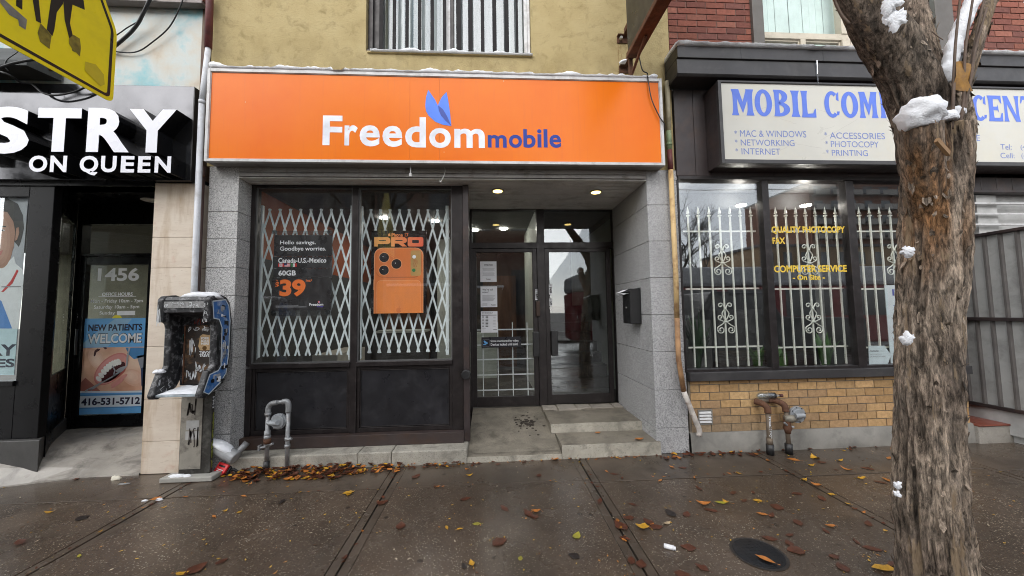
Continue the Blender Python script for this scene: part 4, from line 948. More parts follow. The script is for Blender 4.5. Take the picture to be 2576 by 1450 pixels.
m.text('CHANGE', *R4(*cw(1343, 1222), *cw(1404, 1232), .055), .0544, .02, 1); m.text('WATCH BATTERIES', *R4(*cw(1343, 1245), *cw(1428, 1252), .055), .0544, 0, 2); m.text('CAR REMOTE BATTERIES', *R4(*cw(1343, 1260), *cw(1450, 1268), .055), .0544, 0, 2)
o = m.build('window_card', [MAT['bluish white card'], BLACKPR, GREYPR]); tag(o, 'small white arrow shaped card headed CHANGE low in the window', 'sign')
# plants behind the glass
LEAFG = M('plant green', (.05, .13, .025), .5, 0, .4, 9); LEAFD = M('dark plant green', (.02, .055, .015), .5, 0, .4, 9)
def plant(x, y, z, h, n, label, wide, matl, seed):
    r = random.Random(seed); t = thing('potted_plant', label, 'plant', (x, y, z)); m = MB()
    for i in range(n):
        a = r.uniform(0, 6.28); L = h*r.uniform(.55, 1.05); lean = r.uniform(.05, .4); w = wide*r.uniform(.7, 1.2); v = []
        for k in range(6):
            q = k/5; rr_ = L*lean*q*q; c = Vector((x+math.cos(a)*(rr_+.02), y+math.sin(a)*(rr_+.02), z+L*q*(1-.25*lean*q))); sd = Vector((-math.sin(a), math.cos(a), 0))*w*math.sin(math.pi*min(.98, .12+.86*q)); v += [c-sd, c+Vector((0, 0, -.2*w)), c+sd]
        m.add(v, [(3*k+j, 3*k+j+1, 3*k+j+4, 3*k+j+3) for k in range(5) for j in (0, 1)])
    m.build('leaves', matl, t, smooth=True)
    MB().disc((x, y, z-.16), 'z', .1, .16, 18).build('pot', M('clay pot', (.2, .08, .04), .7), t)
zp = .78
plant(2.42, .32, zp, .75, 60, 'dark bushy pot plant in the window beside the pier', .016, LEAFD, 2); plant(3.13, .3, zp, .42, 11, 'pale green broad leaved plant under the gold lettering', .04, LEAFG, 4)
plant(3.42, .28, zp, .3, 9, 'small broad leaved plant in the middle of the second window', .045, LEAFG, 8); plant(4.0, .32, zp, .45, 16, 'leafy green plant at the tree side of the second window', .035, LEAFG, 5)
# white lettered sign box
YR = -.25
sx0_, sx1_ = W(1808, 300, YR)[0], 8.3; sz1_, sz0_ = W(1815, 205, YR)[1], W(1823, 412, YR)[1]
rs_ = thing('shop_sign', 'white shop sign with blue serif lettering in a black box frame', 'sign', (4, YR, sz0_))
m = MB(); m.box(sx0_, sx1_, YR+.02, -.022, sz0_, sz1_); m.build('box', BROWNP, rs_, bevel=.004)
px0, pz1 = W(1816, 300, YR)[0], W(2000, 214, YR)[1]; pz0 = W(2000, 404, YR)[1]
m = MB(); frame(m, sx0_-.002, sx1_, sz0_-.003, sz1_+.003, YR-.02, YR+.019, px0-sx0_+.002, .04, sz1_-pz1+.003, pz0-sz0_+.003); m.build('frame', CANOPY, rs_, bevel=.004)
wf = M('yellowed white acrylic', (.56, .55, .5), .35, 0, .05, 2, (.6, .55, .42), .4, 3, 0)
MB().box(px0+.001, sx1_-.041, YR-.006, YR+.015, pz0+.001, pz1-.001).build('face', wf, rs_)
m = MB()
for i in range(9):
    x = rnd.uniform(2.6, 4.9); z = rnd.uniform(pz0+.05, pz1-.1); a = rnd.uniform(-.5, .9); L = rnd.uniform(.2, .6)
    m.ribbon([(x+L*k/8*math.cos(a)+.01*noise.noise(Vector((k, i, 0))), YR-.0064, min(pz1-.01, z+L*k/8*math.sin(a)*.6+.012*noise.noise(Vector((k*.8, i, 4))))) for k in range(9)], .0022, Vector((0, -1, 0)))
m.build('crack', M('grey crack line', (.45, .43, .4), .8), rs_)
# soft serif capitals drawn as outlines
def glyph(ch):
    """list of outlines in a unit box; stems flare into rounded serifs"""
    def stem(x0, x1, y0=0, y1=1, fl=.07):
        c = []; n = 8
        for i in range(n+1): t = i/n; q = fl*(abs(2*t-1)**4); c.append((x0-q, y0+(y1-y0)*t))
        for i in range(n+1): t = 1-i/n; q = fl*(abs(2*t-1)**4); c.append((x1+q, y0+(y1-y0)*t))
        return c
    def arc(cx, cy, rx, ry, ix, iy, a0, a1, n=18):
        A = [math.radians(a0+(a1-a0)*i/n) for i in range(n+1)]
        return [[(cx+rx*math.cos(A[i]), cy+ry*math.sin(A[i])), (cx+rx*math.cos(A[i+1]), cy+ry*math.sin(A[i+1])), (cx+ix*math.cos(A[i+1]), cy+iy*math.sin(A[i+1])), (cx+ix*math.cos(A[i]), cy+iy*math.sin(A[i]))] for i in range(n)]
    if ch == 'M': return [stem(.06, .26), stem(.72, .95), [(.1, 1), (.34, 1), (.54, .42), (.5, .08)], [(.9, 1), (.68, 1), (.5, .5), (.5, .08)]]
    if ch == 'O': return arc(.5, .5, .5, .5, .19, .36, 0, 360, 28)
    if ch == 'B': return [stem(.1, .36)]+arc(.36, .74, .5, .26, .16, .14, -90, 90)+arc(.36, .27, .62, .27, .26, .15, -90, 90)
    if ch == 'P': return [stem(.1, .36)]+arc(.36, .7, .6, .3, .24, .17, -90, 90)
    if ch == 'R': return [stem(.1, .36)]+arc(.36, .73, .55, .27, .2, .15, -90, 90)+[[(.36, .5), (.6, .5), (1, .03), (.7, 0)]]
    if ch == 'I': return [stem(.2, .8, fl=.2)]
    if ch == 'L': return [stem(.1, .42), [(.42, 0), (1, 0), (1, .33), (.9, .3), (.8, .16), (.42, .14)]]
    if ch == 'C': return arc(.52, .5, .5, .5, .2, .37, 52, 308, 24)+[[(.78, .68), (.95, .62), (.97, .98), (.82, .9)], [(.8, .24), (.98, .24), (.92, .1), (.78, .1)]]
    if ch == 'E': return [stem(.1, .4), [(.4, .86), (.4, 1), (.95, 1), (.97, .68), (.88, .72), (.78, .86)], [(.4, 0), (.4, .14), (.8, .14), (.92, .33), (1, .33), (.98, 0)], [(.4, .43), (.4, .57), (.66, .57), (.72, .66), (.74, .34), (.66, .43)]]
    if ch == 'N': return [stem(.06, .24), stem(.78, .95), [(.02, 1), (.3, 1), (.92, 0), (.72, 0)]]
    if ch == 'T': return [stem(.36, .64), [(0, .7), (.08, 1), (.92, 1), (1, .7), (.92, .74), (.84, .86), (.16, .86), (.08, .74)]]
    if ch == 'U': return [stem(.06, .32, .3, 1), stem(.74, .92, .3, 1)]+arc(.5, .32, .44, .32, .22, .18, 180, 360)
m = MB()
def put(ch, a, b, c, d):
    x0, x1, z0, z1 = R4(*c5(a, b), *c5(c, d), YR)
    for i, ol in enumerate(glyph(ch)): m.pxz([(x0+(x1-x0)*p, z0+(z1-z0)*q) for p, q in ol], YR-.0075-.00008*(i % 7))
for ch, a, b, c, d in (('M', 86, 697, 256, 900), ('O', 265, 698, 400, 908), ('B', 408, 702, 540, 908), ('I', 545, 708, 615, 911), ('L', 622, 710, 738, 916), ('C', 803, 712, 924, 918), ('O', 935, 716, 1068, 920), ('M', 1075, 718, 1216, 920), ('P', 1232, 722, 1345, 922), ('U', 1355, 724, 1480, 926), ('T', 1490, 728, 1610, 928), ('E', 1620, 730, 1735, 932), ('R', 1745, 734, 1870, 934), ('C', 1950, 742, 2064, 943), ('E', 2070, 746, 2186, 946), ('N', 2194, 750, 2318, 948), ('T', 2328, 752, 2450, 950), ('R', 2460, 755, 2585, 955), ('E', 2596, 758, 2710, 960)): put(ch, a, b, c, d)
m.build('lettering', flat('faded blue vinyl', (.105, .19, .68), .45), rs_)
m = MB()
for t_, a in (('MAC & WINDOWS', (152, 1017, 665, 1068)), ('NETWORKING', (158, 1088, 574, 1136)), ('INTERNET', (164, 1156, 465, 1203)), ('ACCESSORIES', (848, 1034, 1275, 1082)), ('PHOTOCOPY', (857, 1100, 1228, 1147)), ('PRINTING', (864, 1168, 1143, 1214)), ('SERVICE', (1775, 1050, 2012, 1097)), ('Tel:', (2172, 1122, 2258, 1165)), ('Cell:', (2172, 1190, 2280, 1232)), ('(416)', (2328, 1128, 2440, 1175)), ('(416)', (2334, 1195, 2446, 1240))): m = MB().text(t_, *R4(*c5(a[0], a[1]), *c5(a[2], a[3]), YR), YR-.0072, 0); m.build('small_lettering', flat('greyed blue vinyl', (.17, .23, .5), .45), rs_)
for a, b in ((118, 1030), (122, 1098), (127, 1167), (816, 1042), (824, 1110), (829, 1178)):
    x0, x1, z0, z1 = R4(*c5(a-10, b-13), *c5(a+10, b+13), YR); MB().text('*', x0, x1, z0, z1, YR-.0072, .004).build('bullet', MAT['greyed blue vinyl'], rs_)
o = MB().tube([(3.56, -.275, 4.2), (3.562, -.275, 4.13), (3.558, -.275, 4.05), (3.562, -.275, 3.93)], [.011, .009, .007, .002], 7).build('icicle', glass('ice', .25, .8, (.93, .95, .97), .05, .1)); tag(o, 'thin icicle hanging from the charcoal canopy', 'icicle')
# ------------------------------------------------------------------ far right neighbour: recessed side entrance
nb = thing('side_entrance_building', 'grey building with a ribbed metal wall and red tiled step at the far right', 'building', (6, .5, 0))
sy0 = WG(2454, 1117)[1]
st0 = W(2445, 1070, sy0)[1]
m = MB(); m.box(RX1+.012, 9, sy0, 2.2, -.02, st0-.02, 0); m.box(RX1+.01, 9, sy0-.012, 2.2, st0-.019, st0, 1); m.build('step', [concrete('broken step concrete', (.3, .28, .25), .1, .4, .7, .8, 6), M('red quarry tile', (.2, .055, .035), .35, 0, .3, 4, (.1, .05, .04), .7, 6, .2)], nb, bevel=.008)
cx = 5.72; zc1 = WX(2500, 591, cx)[1]; zc0 = WX(2500, 1019, cx)[1]; zmid = WX(2500, 803, cx)[1]
m = MB(); ys = [-.75+.01*i for i in range(1)]
P = []; y = -.5
while y < 1.6: P += [(y, cx), (y+.075, cx), (y+.085, cx-.022), (y+.105, cx-.022), (y+.115, cx)]; y += .13
for a, b, z0, z1 in ((0, 0, zc0, zmid-.02), (0, 0, zmid+.02, zc1)):
    v = [];
    for q in P: v += [(q[1], q[0], z0), (q[1], q[0], z1)]
    m.add(v, [(2*i, 2*i+2, 2*i+3, 2*i+1) for i in range(len(P)-1)]); m.mi[-(len(P)-1):] = [1 if i % 5 in (1, 2, 3) else 0 for i in range(len(P)-1)]
m.build('ribbed_wall', [M('grey ribbed cladding', (.42, .42, .41), .5, .1, .12, 3, (.15, .14, .13), .5, 5, .05), M('brown rib paint', (.13, .12, .115), .5)], nb)
m = MB(); m.box(cx-.05, cx+.03, -.5, 1.6, zmid-.019, zmid+.019); m.box(cx-.04, cx+.03, -.5, 1.6, zc1+.001, zc1+.035); m.box(cx-.03, cx+.03, -.5, 1.6, zc0-.04, zc0-.001); m.build('rail', BROWNP, nb, bevel=.003)
m = MB(); m.box(cx+.005, cx+.04, -.5, 1.6, zc0-.3, zc0-.041, 0); m.box(cx+.041, cx+.3, .05, 1.6, 0, W(2500, 480)[1]-.04, 0); m.box(cx+.041, cx+.08, -.5, .049, 0, zc1+.034, 0); m.box(RX1-.1, cx+.3, 1.6, 1.7, 0, 3.4, 0); m.box(RX1, 9, -.0, 1.7, 3.33, 3.4, 1)
m.box(cx+.302, 9, .1, .3, 0, 3.32, 0); m.build('recess_wall', [M('pale grey wall', (.42, .42, .41), .7), CANOPY], nb)
zh0, zh1 = W(2500, 480)[1], W(2500, 436)[1]
m = MB(); x = RX1+.0
while x < 8.6: m.box(x, x+.196, -.02, .06, zh0, zh1+.2); x += .2
m.box(RX1, 8.6, -.03, .07, zh0-.03, zh0-.001); m.build('header', BROWNP, nb, bevel=.004)
for v in (511.5, 538, 565):
    z = W(2500, v)[1]; MB().box(RX1-.12, 8.5, .0, .022, z-.011, z+.011).build('bar', WHITEM, nb, bevel=.002)
# ------------------------------------------------------------------ left building: dental office
lb = thing('dental_office_building', 'pale mural painted building with black storefront and travertine pier at the left', 'building', (-5, .3, 0))
LX0, LX1 = -9.5, -2.965
MU = NT('faded mural paint'); c = MU.ramp(MU.noise(1.5, 5, .6), [(.3, (.5, .38, .26)), (.4, (.6, .56, .48)), (.5, (.58, .62, .6)), (.58, (.3, .54, .58)), (.66, (.56, .6, .56)), (.78, (.56, .38, .25))]); c = MU.mix(MU.ramp(MU.noise(4, 7, .7, (1, 1, .4)), [(.55, bw(0)), (.8, bw(.5))]), c, (.4, .36, .3)); MU.color(c); MU.p.inputs['Roughness'].default_value = .85; MU.bump(MU.noise(40, 5), .2, .006)
cop = 4.8
m = MB().box(LX0, LX1-.07, .0, .3, 2.9, cop); m.build('upper_wall', MU.m, lb)
m = MB().box(LX1-.068, LX1-.015, -.012, .3, 2.9, cop+.05); m.build('corner_trim', M('brown timber trim', (.1, .055, .035), .7, 0, .3, 6, (.2, .15, .1), .6, 8, .2, stretch=(3, 3, .5)), lb, bevel=.003)
m = MB(); m.box(LX0, LX1-.01, -.09, .3, cop+.012, cop+.1, 0); m.box(LX0, LX1-.012, -.1, -.02, cop-.02, cop+.0115, 1); m.box(LX0, LX1-.01, .02, .3, cop+.1, 5.4, 0); m.build('coping', [M('red brown coping', (.15, .045, .035), .5, 0, .2, 4, (.08, .05, .04), .5, 6), M('grey drip edge', (.2, .17, .16), .5)], lb, bevel=.004)
# travertine pier
tx0, tx1 = -3.425, LX1
zt_l = [.0, .5, .73, 1.15, 1.66, 2.1, 2.55, 2.9]
zt_l = [0]+[W(390, v)[1] for v in (1110, 1005, 872, 675, 598)]+[2.895]
m = MB()
for a, b in zip(zt_l, zt_l[1:]): m.box(tx0, tx1, -.01, .35, a+.0015, b-.0015)
m.build('stone_pier', TRAV, lb, bevel=.003)
# door recess
YL = .75
def pl(x, y): return (.4721*x, 456.1+.4721*y)
def XLd(c, y=850): return W(*pl(c, y), YL)[0]
def ZLd(c, x=590): return W(*pl(x, c), YL)[1]
ld0, ld1 = XLd(400, 850), W(*pl(775, 1290), YL)[0]+.02
zd0, zd1 = ZLd(1310), ZLd(400)
m = MB(); m.box(ld0-.06, ld0, YL, YL+.1, .2, 2.9); m.box(ld1, ld1+.05, YL, YL+.1, .2, 2.9); m.box(ld0, ld1, YL, YL+.1, zd1+.002, ZLd(385)); m.box(ld0, ld1, YL, YL+.1, ZLd(228), 2.9)
ef = m.build('entrance_frame', BLACKM, lb, bevel=.003)
pane('transom_pane', GLASSD, ef, ld0, ld1, ZLd(385), ZLd(228), YL+.04)
m = MB(); gx0, gx1 = XLd(430), XLd(765); gz0, gz1 = ZLd(1246), ZLd(444)
frame(m, ld0+.004, ld1-.004, zd0, zd1, YL+.01, YL+.06, gx0-ld0-.004, ld1-.004-gx1, zd1-gz1, gz0-zd0)
dd = m.build('door', BLACKM, lb, bevel=.003); pane('pane', GLASSD, dd, gx0, gx1, gz0, gz1, YL+.035)
m = MB(); m.tube([(ld0+.05, YL-.035, zd0+.85), (ld0+.05, YL-.035, zd0+1.15)], .011, 8); m.build('handle', BLACKPL, dd)
s_ = R4(*pl(397, 700), *pl(414, 760), YL); m = MB().box(s_[0], s_[1], YL+.006, YL+.009, s_[2], s_[3], 0)
for i in range(4): h = (s_[3]-s_[2])/4.6; m.text('PULL'[i], s_[0]+.006, s_[1]-.006, s_[3]-h*(i+1.2), s_[3]-h*(i+.45), YL+.0054, .02, 1)
m.build('pull_sticker', [BLACKPR, PAPER], dd)
# lettering straight on the door glass
yt = YL+.0335; m = MB()
def TL(t, a, b, c, d, bold=.015, mi=0, y=None, mb=None): (mb or m).text(t, *R4(*pl(a, b), *pl(c, d), YL), y or yt, bold, mi)
TL('1456', 505, 460, 727, 531, .03, 1); TL('OFFICE HOURS', 528, 592, 692, 611, .02); TL('Mon - Friday 10am - 7pm', 467, 628, 746, 652, .012); TL('Saturday 10am - 5pm', 484, 660, 727, 684, .012); TL('Sunday', 514, 693, 597, 716, .012)
q = R4(*pl(507, 612), *pl(710, 615), YL); m.box(q[0], q[1], yt, yt+.001, q[2], q[3], 0); q = R4(*pl(608, 691), *pl(705, 714), YL); m.box(q[0], q[1], yt-.001, yt+.001, q[2], q[3], 0); q = R4(*pl(599, 701), *pl(604, 703), YL); m.box(q[0], q[1], yt, yt+.001, q[2], q[3], 0)
x, z = W(*pl(607, 738), YL); m.disc((x, yt, z), 'y', .058, .001, 20, 2)
m.build('lettering', [WHITEP, flat('grey vinyl', (.75, .76, .77)), flat('yellow vinyl', (.8, .66, .03))], dd)
# dental poster on the door
yq = YL+.031
tp = R4(*pl(412, 731), *pl(760, 1243), YL); px = [W(*pl(c, 1000), YL)[0] for c in (411, 756)]; pz = [ZLd(1243), ZLd(731)]
pos = thing('door_poster', 'blue and white dental poster with an open mouth on the black door', 'poster', ((px[0]+px[1])/2, yq, pz[0]))
SKY1 = M('pale blue print', (.5, .7, .8), .4, 0, .12, 2, bump=0); m = MB().box(px[0], px[1], yq, yq+.002, pz[0], pz[1]); m.build('sheet', SKY1, pos)
SK = NT('skin print'); SK.color(SK.ramp(SK.noise(3.5, 3, .5), [(.3, (.55, .26, .16)), (.5, (.74, .44, .31)), (.7, (.83, .6, .46))])); SK.p.inputs['Roughness'].default_value = .4
m = MB(); z_ = [ZLd(1122), ZLd(886)]
def PL(pts): return [W(*pl(a, b), YL) for a, b in pts]
def PX(pts, lay, mi): m.prism([(min(max(x, px[0]+.0005), px[1]-.0005), z) for x, z in PL(pts)], 'y', yq-.0005*(lay+1), yq-.0001, mi)
m.box(px[0]+.0003, px[1]-.0003, yq-.0004, yq-.0001, z_[0], z_[1], 0)
PX([(655, 888), (757, 888), (757, 935), (700, 950), (672, 925)], 1, 1); PX([(716, 935), (757, 925), (755, 1090), (738, 1010)], 1, 2); PX([(738, 1000), (757, 990), (752, 1110), (740, 1090)], 2, 3)
PX([(411, 1080), (440, 1050), (520, 1121), (405, 1121)], 1, 4)
PX([(484, 930), (489, 905), (505, 893), (520, 897), (512, 906), (500, 912), (494, 930), (488, 936)], 2, 5); PX([(535, 886), (552, 886), (556, 894), (545, 898)], 2, 5)
def ell(cx, cy, a, b, rot, n=26, k=.0):
    r_ = math.radians(rot); return [(cx+a*math.cos(t)*math.cos(r_)-b*math.sin(t)*math.sin(r_), cy+a*math.cos(t)*math.sin(r_)+b*math.sin(t)*math.cos(r_)) for t in [2*math.pi*i/n for i in range(n)]]
[PX(ell(700-6*k, 1050-4*k, 62-13*k, 44-9*k, 20), 1+.2*k, 12+k) for k in range(4)]; [PX(ell(500, 950+k, 40-8*k, 60-12*k, -30), 1+.2*k, 12+k) for k in range(4)]
PX(ell(578, 1003, 112, 60, -42), 2, 6); [PX(ell(578, 1003, 110-4*k, 58-3*k, -42), 2.2+.15*k, 16+k) for k in range(3)]; PX(ell(612, 1082, 40, 7, -35), 5.5, 18); PX(ell(585, 1012, 96, 46, -42), 3, 7); PX(ell(590, 1020, 80, 31, -40), 4, 5)
for i in range(9):                                        # upper teeth in an arc
    t = i/8; a_, b_ = 512+108*t, 1056-92*t-20*math.sin(math.pi*t); PX(ell(a_, b_, 12.5-2*abs(t-.6), 18, -42+15*(t-.5), 14), 5+(i % 2), 8)
PX(ell(610, 1035, 55, 13, -35), 4, 9)
for i, (a_, b_) in enumerate(((600, 1078), (640, 1048))): PX(ell(a_, b_, 30, 9, -35), 5, 7)
def stroke(p, w, lay, mi):
    q = PL(p); m.ribbon([(x, yq-.0005*(lay+1), z) for x, z in q], w, Vector((0, -1, 0)), mi)
stroke([(440, 1121), (485, 1098), (540, 1070), (590, 1042), (600, 1010), (585, 985)], .016, 8, 10); stroke([(470, 1115), (520, 1080)], .024, 9, 10); stroke([(590, 1040), (640, 1010), (662, 985), (668, 930), (678, 888)], .02, 8, 10); PX(ell(632, 1003, 30, 9, -25), 9, 10)
stroke([(405, 1127), (560, 1126), (756, 1124)], .02, 2, 11)
nz = R4(*pl(400, 1145), *pl(750, 1206), YL); m.box(px[0]+.0003, px[1]-.0003, yq-.0008, yq-.0001, nz[2], nz[3], 11)
bz = R4(*pl(400, 1138), *pl(750, 1142), YL); m.box(px[0]+.0003, px[1]-.0003, yq-.001, yq-.0001, bz[2], bz[3], 1); bz = R4(*pl(400, 1208), *pl(750, 1212), YL); m.box(px[0]+.0003, px[1]-.0003, yq-.001, yq-.0001, bz[2], bz[3], 1)
LB = flat('poster blue', (.07, .24, .5))
m.build('picture', [SK.m, LB, flat('grey skin print', (.25, .27, .32)), flat('dark blue cloth print', (.03, .05, .12)), flat('shadow skin print', (.4, .15, .12)), flat('mouth dark print', (.06, .008, .01)), flat('lip print', (.62, .2, .17)), flat('gum print', (.7, .32, .28)), flat('tooth print', (.86, .85, .82), .25), flat('tongue print', (.5, .12, .1)), M('steel print', (.5, .52, .56), .3, .4), flat('pale print', (.68, .74, .8))]+[flat('cheek print '+str(i), (.74+.03*i, .45+.045*i, .33+.045*i)) for i in range(4)]+[flat('lip tone print '+str(i), (.6+.05*i, .2+.05*i, .18+.05*i)) for i in range(3)], pos)
m = MB()
PXY = lambda pts, mi: m.prism(PL(pts), 'y', yq-.0006, yq-.0001, mi)
PXY([(420, 870), (520, 790), (600, 733), (690, 733), (560, 884), (415, 884)], 2)
TL('NEW PATIENTS', 455, 762, 745, 798, .035, 0, yq-.0012); TL('WELCOME', 449, 810, 745, 867, .042, 0, yq-.0009); TL('WELCOME', 453, 813, 741, 864, .025, 1, yq-.0014); TL('416-531-5712', 418, 1156, 733, 1196, .035, 0, yq-.0016)
m.build('lettering', [flat('dark navy print', (.015, .018, .05)), WHITEP, flat('mid blue print', (.3, .5, .7))], pos)
# window left of the door, its post and return glass
post = [W(65, 800)[0], W(108, 900)[0]]
YB_ = .42
zbl, zsl = W(30, 1105)[1], W(30, 958)[1]; zrb = zbl
m = MB(); m.box(post[0]-.05, post[1], -.0, .07, zbl, 2.9); m.box(LX0, post[0]-.051, .0, .07, zbl, zsl); m.box(LX0, post[0]-.051, .0, .07, 2.75, 2.9); m.box(LX0, post[0]-.051, -.02, .08, zsl-.05, zsl-.001)
wf_ = m.build('shop_window', BLACKM, lb, bevel=.004); pane('pane', GLASSD, wf_, LX0, post[0]-.05, zsl, 2.75, .02)
rxa, rxb = post[1], ld0-.06
def ret(t0, t1, z0, z1, mb, th=.03):                        # piece of the splayed return between post and door frame
    xa, ya = rxa+(rxb-rxa)*t0, .07+(YL-.07)*t0; xb_, yb_ = rxa+(rxb-rxa)*t1, .07+(YL-.07)*t1
    mb.prism([(xa, ya), (xb_, yb_), (xb_-.03, yb_), (xa-.03, ya)], 'z', z0, z1)
m = MB(); zg0, zg1 = W(130, 940, .3)[1], 2.62
ret(0, 1, .1, zg0, m); ret(0, .06, zg0, zg1, m); ret(.94, 1, zg0, zg1, m); ret(0, 1, zg1, 2.9, m); m.build('return_frame', BLACKM, lb)
m = MB(); ret(.06, .94, zg0, zg1, m); m.build('return_pane', GLASSD, lb)
m = MB(); m.box(LX0, LX1, -.0, 1.6, 2.9, 2.93, 0); m.box(LX0, tx0, -.02, .0, 2.86, 2.93, 0); m.build('soffit', BLACKM, lb)
for (u, v, r_) in ((145, 505, .1), (383, 504, .1)):
    x, y = WG(u, v, 2.9); y = min(max(y, .12), .65); d = MB().disc((x, y, 2.893), 'z', r_, .006, 24, 0); d.build('downlight', [M('dull white lamp disc', (.75, .75, .72), .5)], lb)
m = MB(); m.box(LX0, LX1, 4.2, 4.3, .2, 2.9, 0); m.box(LX0, LX1, YL+.1, 4.3, 2.86, 2.899, 1); m.box(LX0, LX1, YL+.1, 4.3, .1, .3, 2); m.box(-3.5, -3.45, YL+.1, 4.2, .2, 2.9, 0); m.box(-5.6, -4.6, 1.9, 2.5, .3, .75, 3); m.box(-5.6, -4.6, 2.4, 2.5, .75, 1.2, 3)
m.build('interior', [M('olive interior wall', (.24, .235, .16), .8), M('dim office ceiling', (.2, .2, .19), .8), M('brown floor', (.1, .07, .05), .4), DARKIN], lb)
for x, y in ((-4.2, 1.9), (-5.2, 2.4), (-3.9, 3.2)): MB().disc((x, y, 2.85), 'z', .08, .008).build('ceiling_lamp', WGLOW, lb)
# sloping concrete apron
m = MB(); nx, ny = 10, 8; v = []; f = []
for j in range(ny+1):
    for i in range(nx+1):
        t = j/ny; x = LX0+(tx0+.0-LX0)*i/nx if i < nx else tx0-.002; x = -5.6+(tx0-.002+5.6)*i/nx; k = min(1, max(0, (tx0-x-.5)/1.0)); yf_ = -.02-.28*k; yy = yf_+(YL+.02-yf_)*t; pw_ = 1+8*k
        v.append((x, yy, .01+(zd0-.022)*(1-(1-t)**pw_)+.007*noise.noise(Vector((x*3, yy*3, 5)))))
for j in range(ny):
    for i in range(nx): k = j*(nx+1)+i; f.append((k, k+1, k+nx+2, k+nx+1))
n0 = len(v)
for i in range(nx+1): v.append((v[i][0], v[i][1]-.01, -.03))
for i in range(nx): f.append((i, i+1, n0+i+1, n0+i))
m.add(v, f); m.build('apron', APRON, lb, smooth=False)
m = MB(); m.prism([(post[0]-.5, -.05), (post[1]+.08, -.05), (rxb+.03, YL), (rxb-.2, YL)], 'z', .0, zbl-.003); m.build('plinth', concrete('grey plinth', (.06, .058, .056), .2, 0, .5, .6), lb, bevel=.006)
# window poster of the smiling dental worker
yw = .045
pos = thing('window_poster', 'tall poster of a dark haired person in a white coat at the left edge', 'poster', (-5, yw, zsl))
def PW(pts): return [W(*pl(a, b), yw) for a, b in pts]
m = MB(); m.prism(PW([(-260, 60), (152, 60), (76, 1033), (-330, 1033)]), 'y', yw, yw+.003, 0)
def pw(pts, lay, mi): m.prism(PW(pts), 'y', yw-.0006*(lay+1), yw-.0001, mi)
pw([(-90, 100), (-40, 80), (40, 92), (95, 120), (122, 180), (128, 250), (112, 320), (100, 350), (60, 300), (-100, 300)], 1, 1)
pw([(-80, 200), (-40, 150), (40, 165), (72, 215), (82, 270), (74, 350), (50, 420), (10, 460), (-40, 460), (-75, 380)], 2, 2)
for k_, (ax, bx, cxx, cy) in enumerate(((66, 150, 6, 315), (56, 132, 0, 315), (45, 112, -6, 312), (34, 90, -12, 308))): pw(ell(cxx, cy, ax, bx, 0, 24), 2.15+.12*k_, 10+k_)
pw([(88, 250), (100, 245), (104, 275), (92, 312), (82, 318)], 3, 2)
pw([(-14, 245), (10, 236), (34, 240), (34, 246), (10, 243), (-14, 251)], 3, 1); pw(ell(12, 262, 15, 5, 0, 14), 3, 3); pw(ell(12, 262, 6, 4.5, 0, 12), 4, 1); pw(ell(-22, 330, 10, 22, 0, 12), 3, 4); pw([(-40, 372), (-10, 378), (18, 366), (8, 392), (-20, 402)], 3, 5)
pw([(-60, 440), (30, 445), (75, 400), (85, 440), (120, 470), (128, 510), (98, 790), (-300, 790), (-200, 500)], 2, 3)
pw([(8, 590), (60, 530), (92, 470), (100, 478), (68, 545), (20, 590)], 4, 6); pw([(-40, 600), (10, 640), (66, 785), (-100, 785)], 4, 7); pw([(-200, 786), (95, 786), (76, 1033), (-330, 1033)], 3, 8)
pw([(10, 560), (112, 558), (112, 564), (10, 566)], 5, 9)
m.build('picture', [flat('pale grey print', (.42, .43, .47)), flat('hair print', (.022, .016, .014)), flat('brown skin print', (.42, .22, .15)), WHITEP, flat('nose shade print', (.36, .17, .115)), flat('lip rose print', (.55, .18, .15)), REDP, flat('scrub blue print', (.1, .27, .65)), flat('pale cyan print', (.6, .78, .85)), GREYPR]+[flat('skin tone print '+str(i), (.42+.05*i, .215+.04*i, .145+.035*i)) for i in range(4)], pos)
m = MB()
m.text('DENTISTRY', *R4(*pl(-500, 873), *pl(88, 936), yw), yw-.004, .035); m.text('PACKAGES', *R4(*pl(-430, 950), *pl(80, 997), yw), yw-.004, .035); m.build('lettering', flat('navy black print', (.015, .02, .05)), pos)
# black sign with deep letters
YQ = -.075
ls = thing('shop_sign', 'polished black sign with deep white capital letters over the dental office', 'sign', (-5, YQ, 2.92))
qx1 = W(484, 330, YQ)[0]; qz1, qz0 = W(300, 214, YQ)[1], W(300, 453, YQ)[1]
MB().box(LX0, qx1, YQ, -.003, qz0, qz1).build('panel', SIGNGREY, ls, bevel=.003)
MB().box(qx1+.001, qx1+.012, YQ-.006, -.003, qz0-.01, qz1-.01).build('end_cap', BLACKPL, ls)
YF = YQ-.165
def deep(ch, a, b, c, d, back, bold=.04):
    x0, x1, z0, z1 = R4(a, b, c, d, YF-.0)
    vs, fs = text_geo(ch, bold, .5); xs = [p[0] for p in vs]; zs_ = [p[1] for p in vs]; A, B, C, D_ = min(xs), max(xs), min(zs_), max(zs_)
    vv = [(x0+(p[0]-A)/(B-A)*(x1-x0), back if p[2] < 0 else YF, z0+(p[1]-C)/(D_-C)*(z1-z0)) for p in vs]
    m = MB()
    for f_ in fs:
        zz = [vs[i][2] for i in f_]; m.add([vv[i] for i in f_], [tuple(range(len(f_)))], 0 if min(zz) > .1 else 1)
    return m
LETW = M('white letter acrylic', (.82, .83, .9), .3, 0, .03, 3, bump=0)
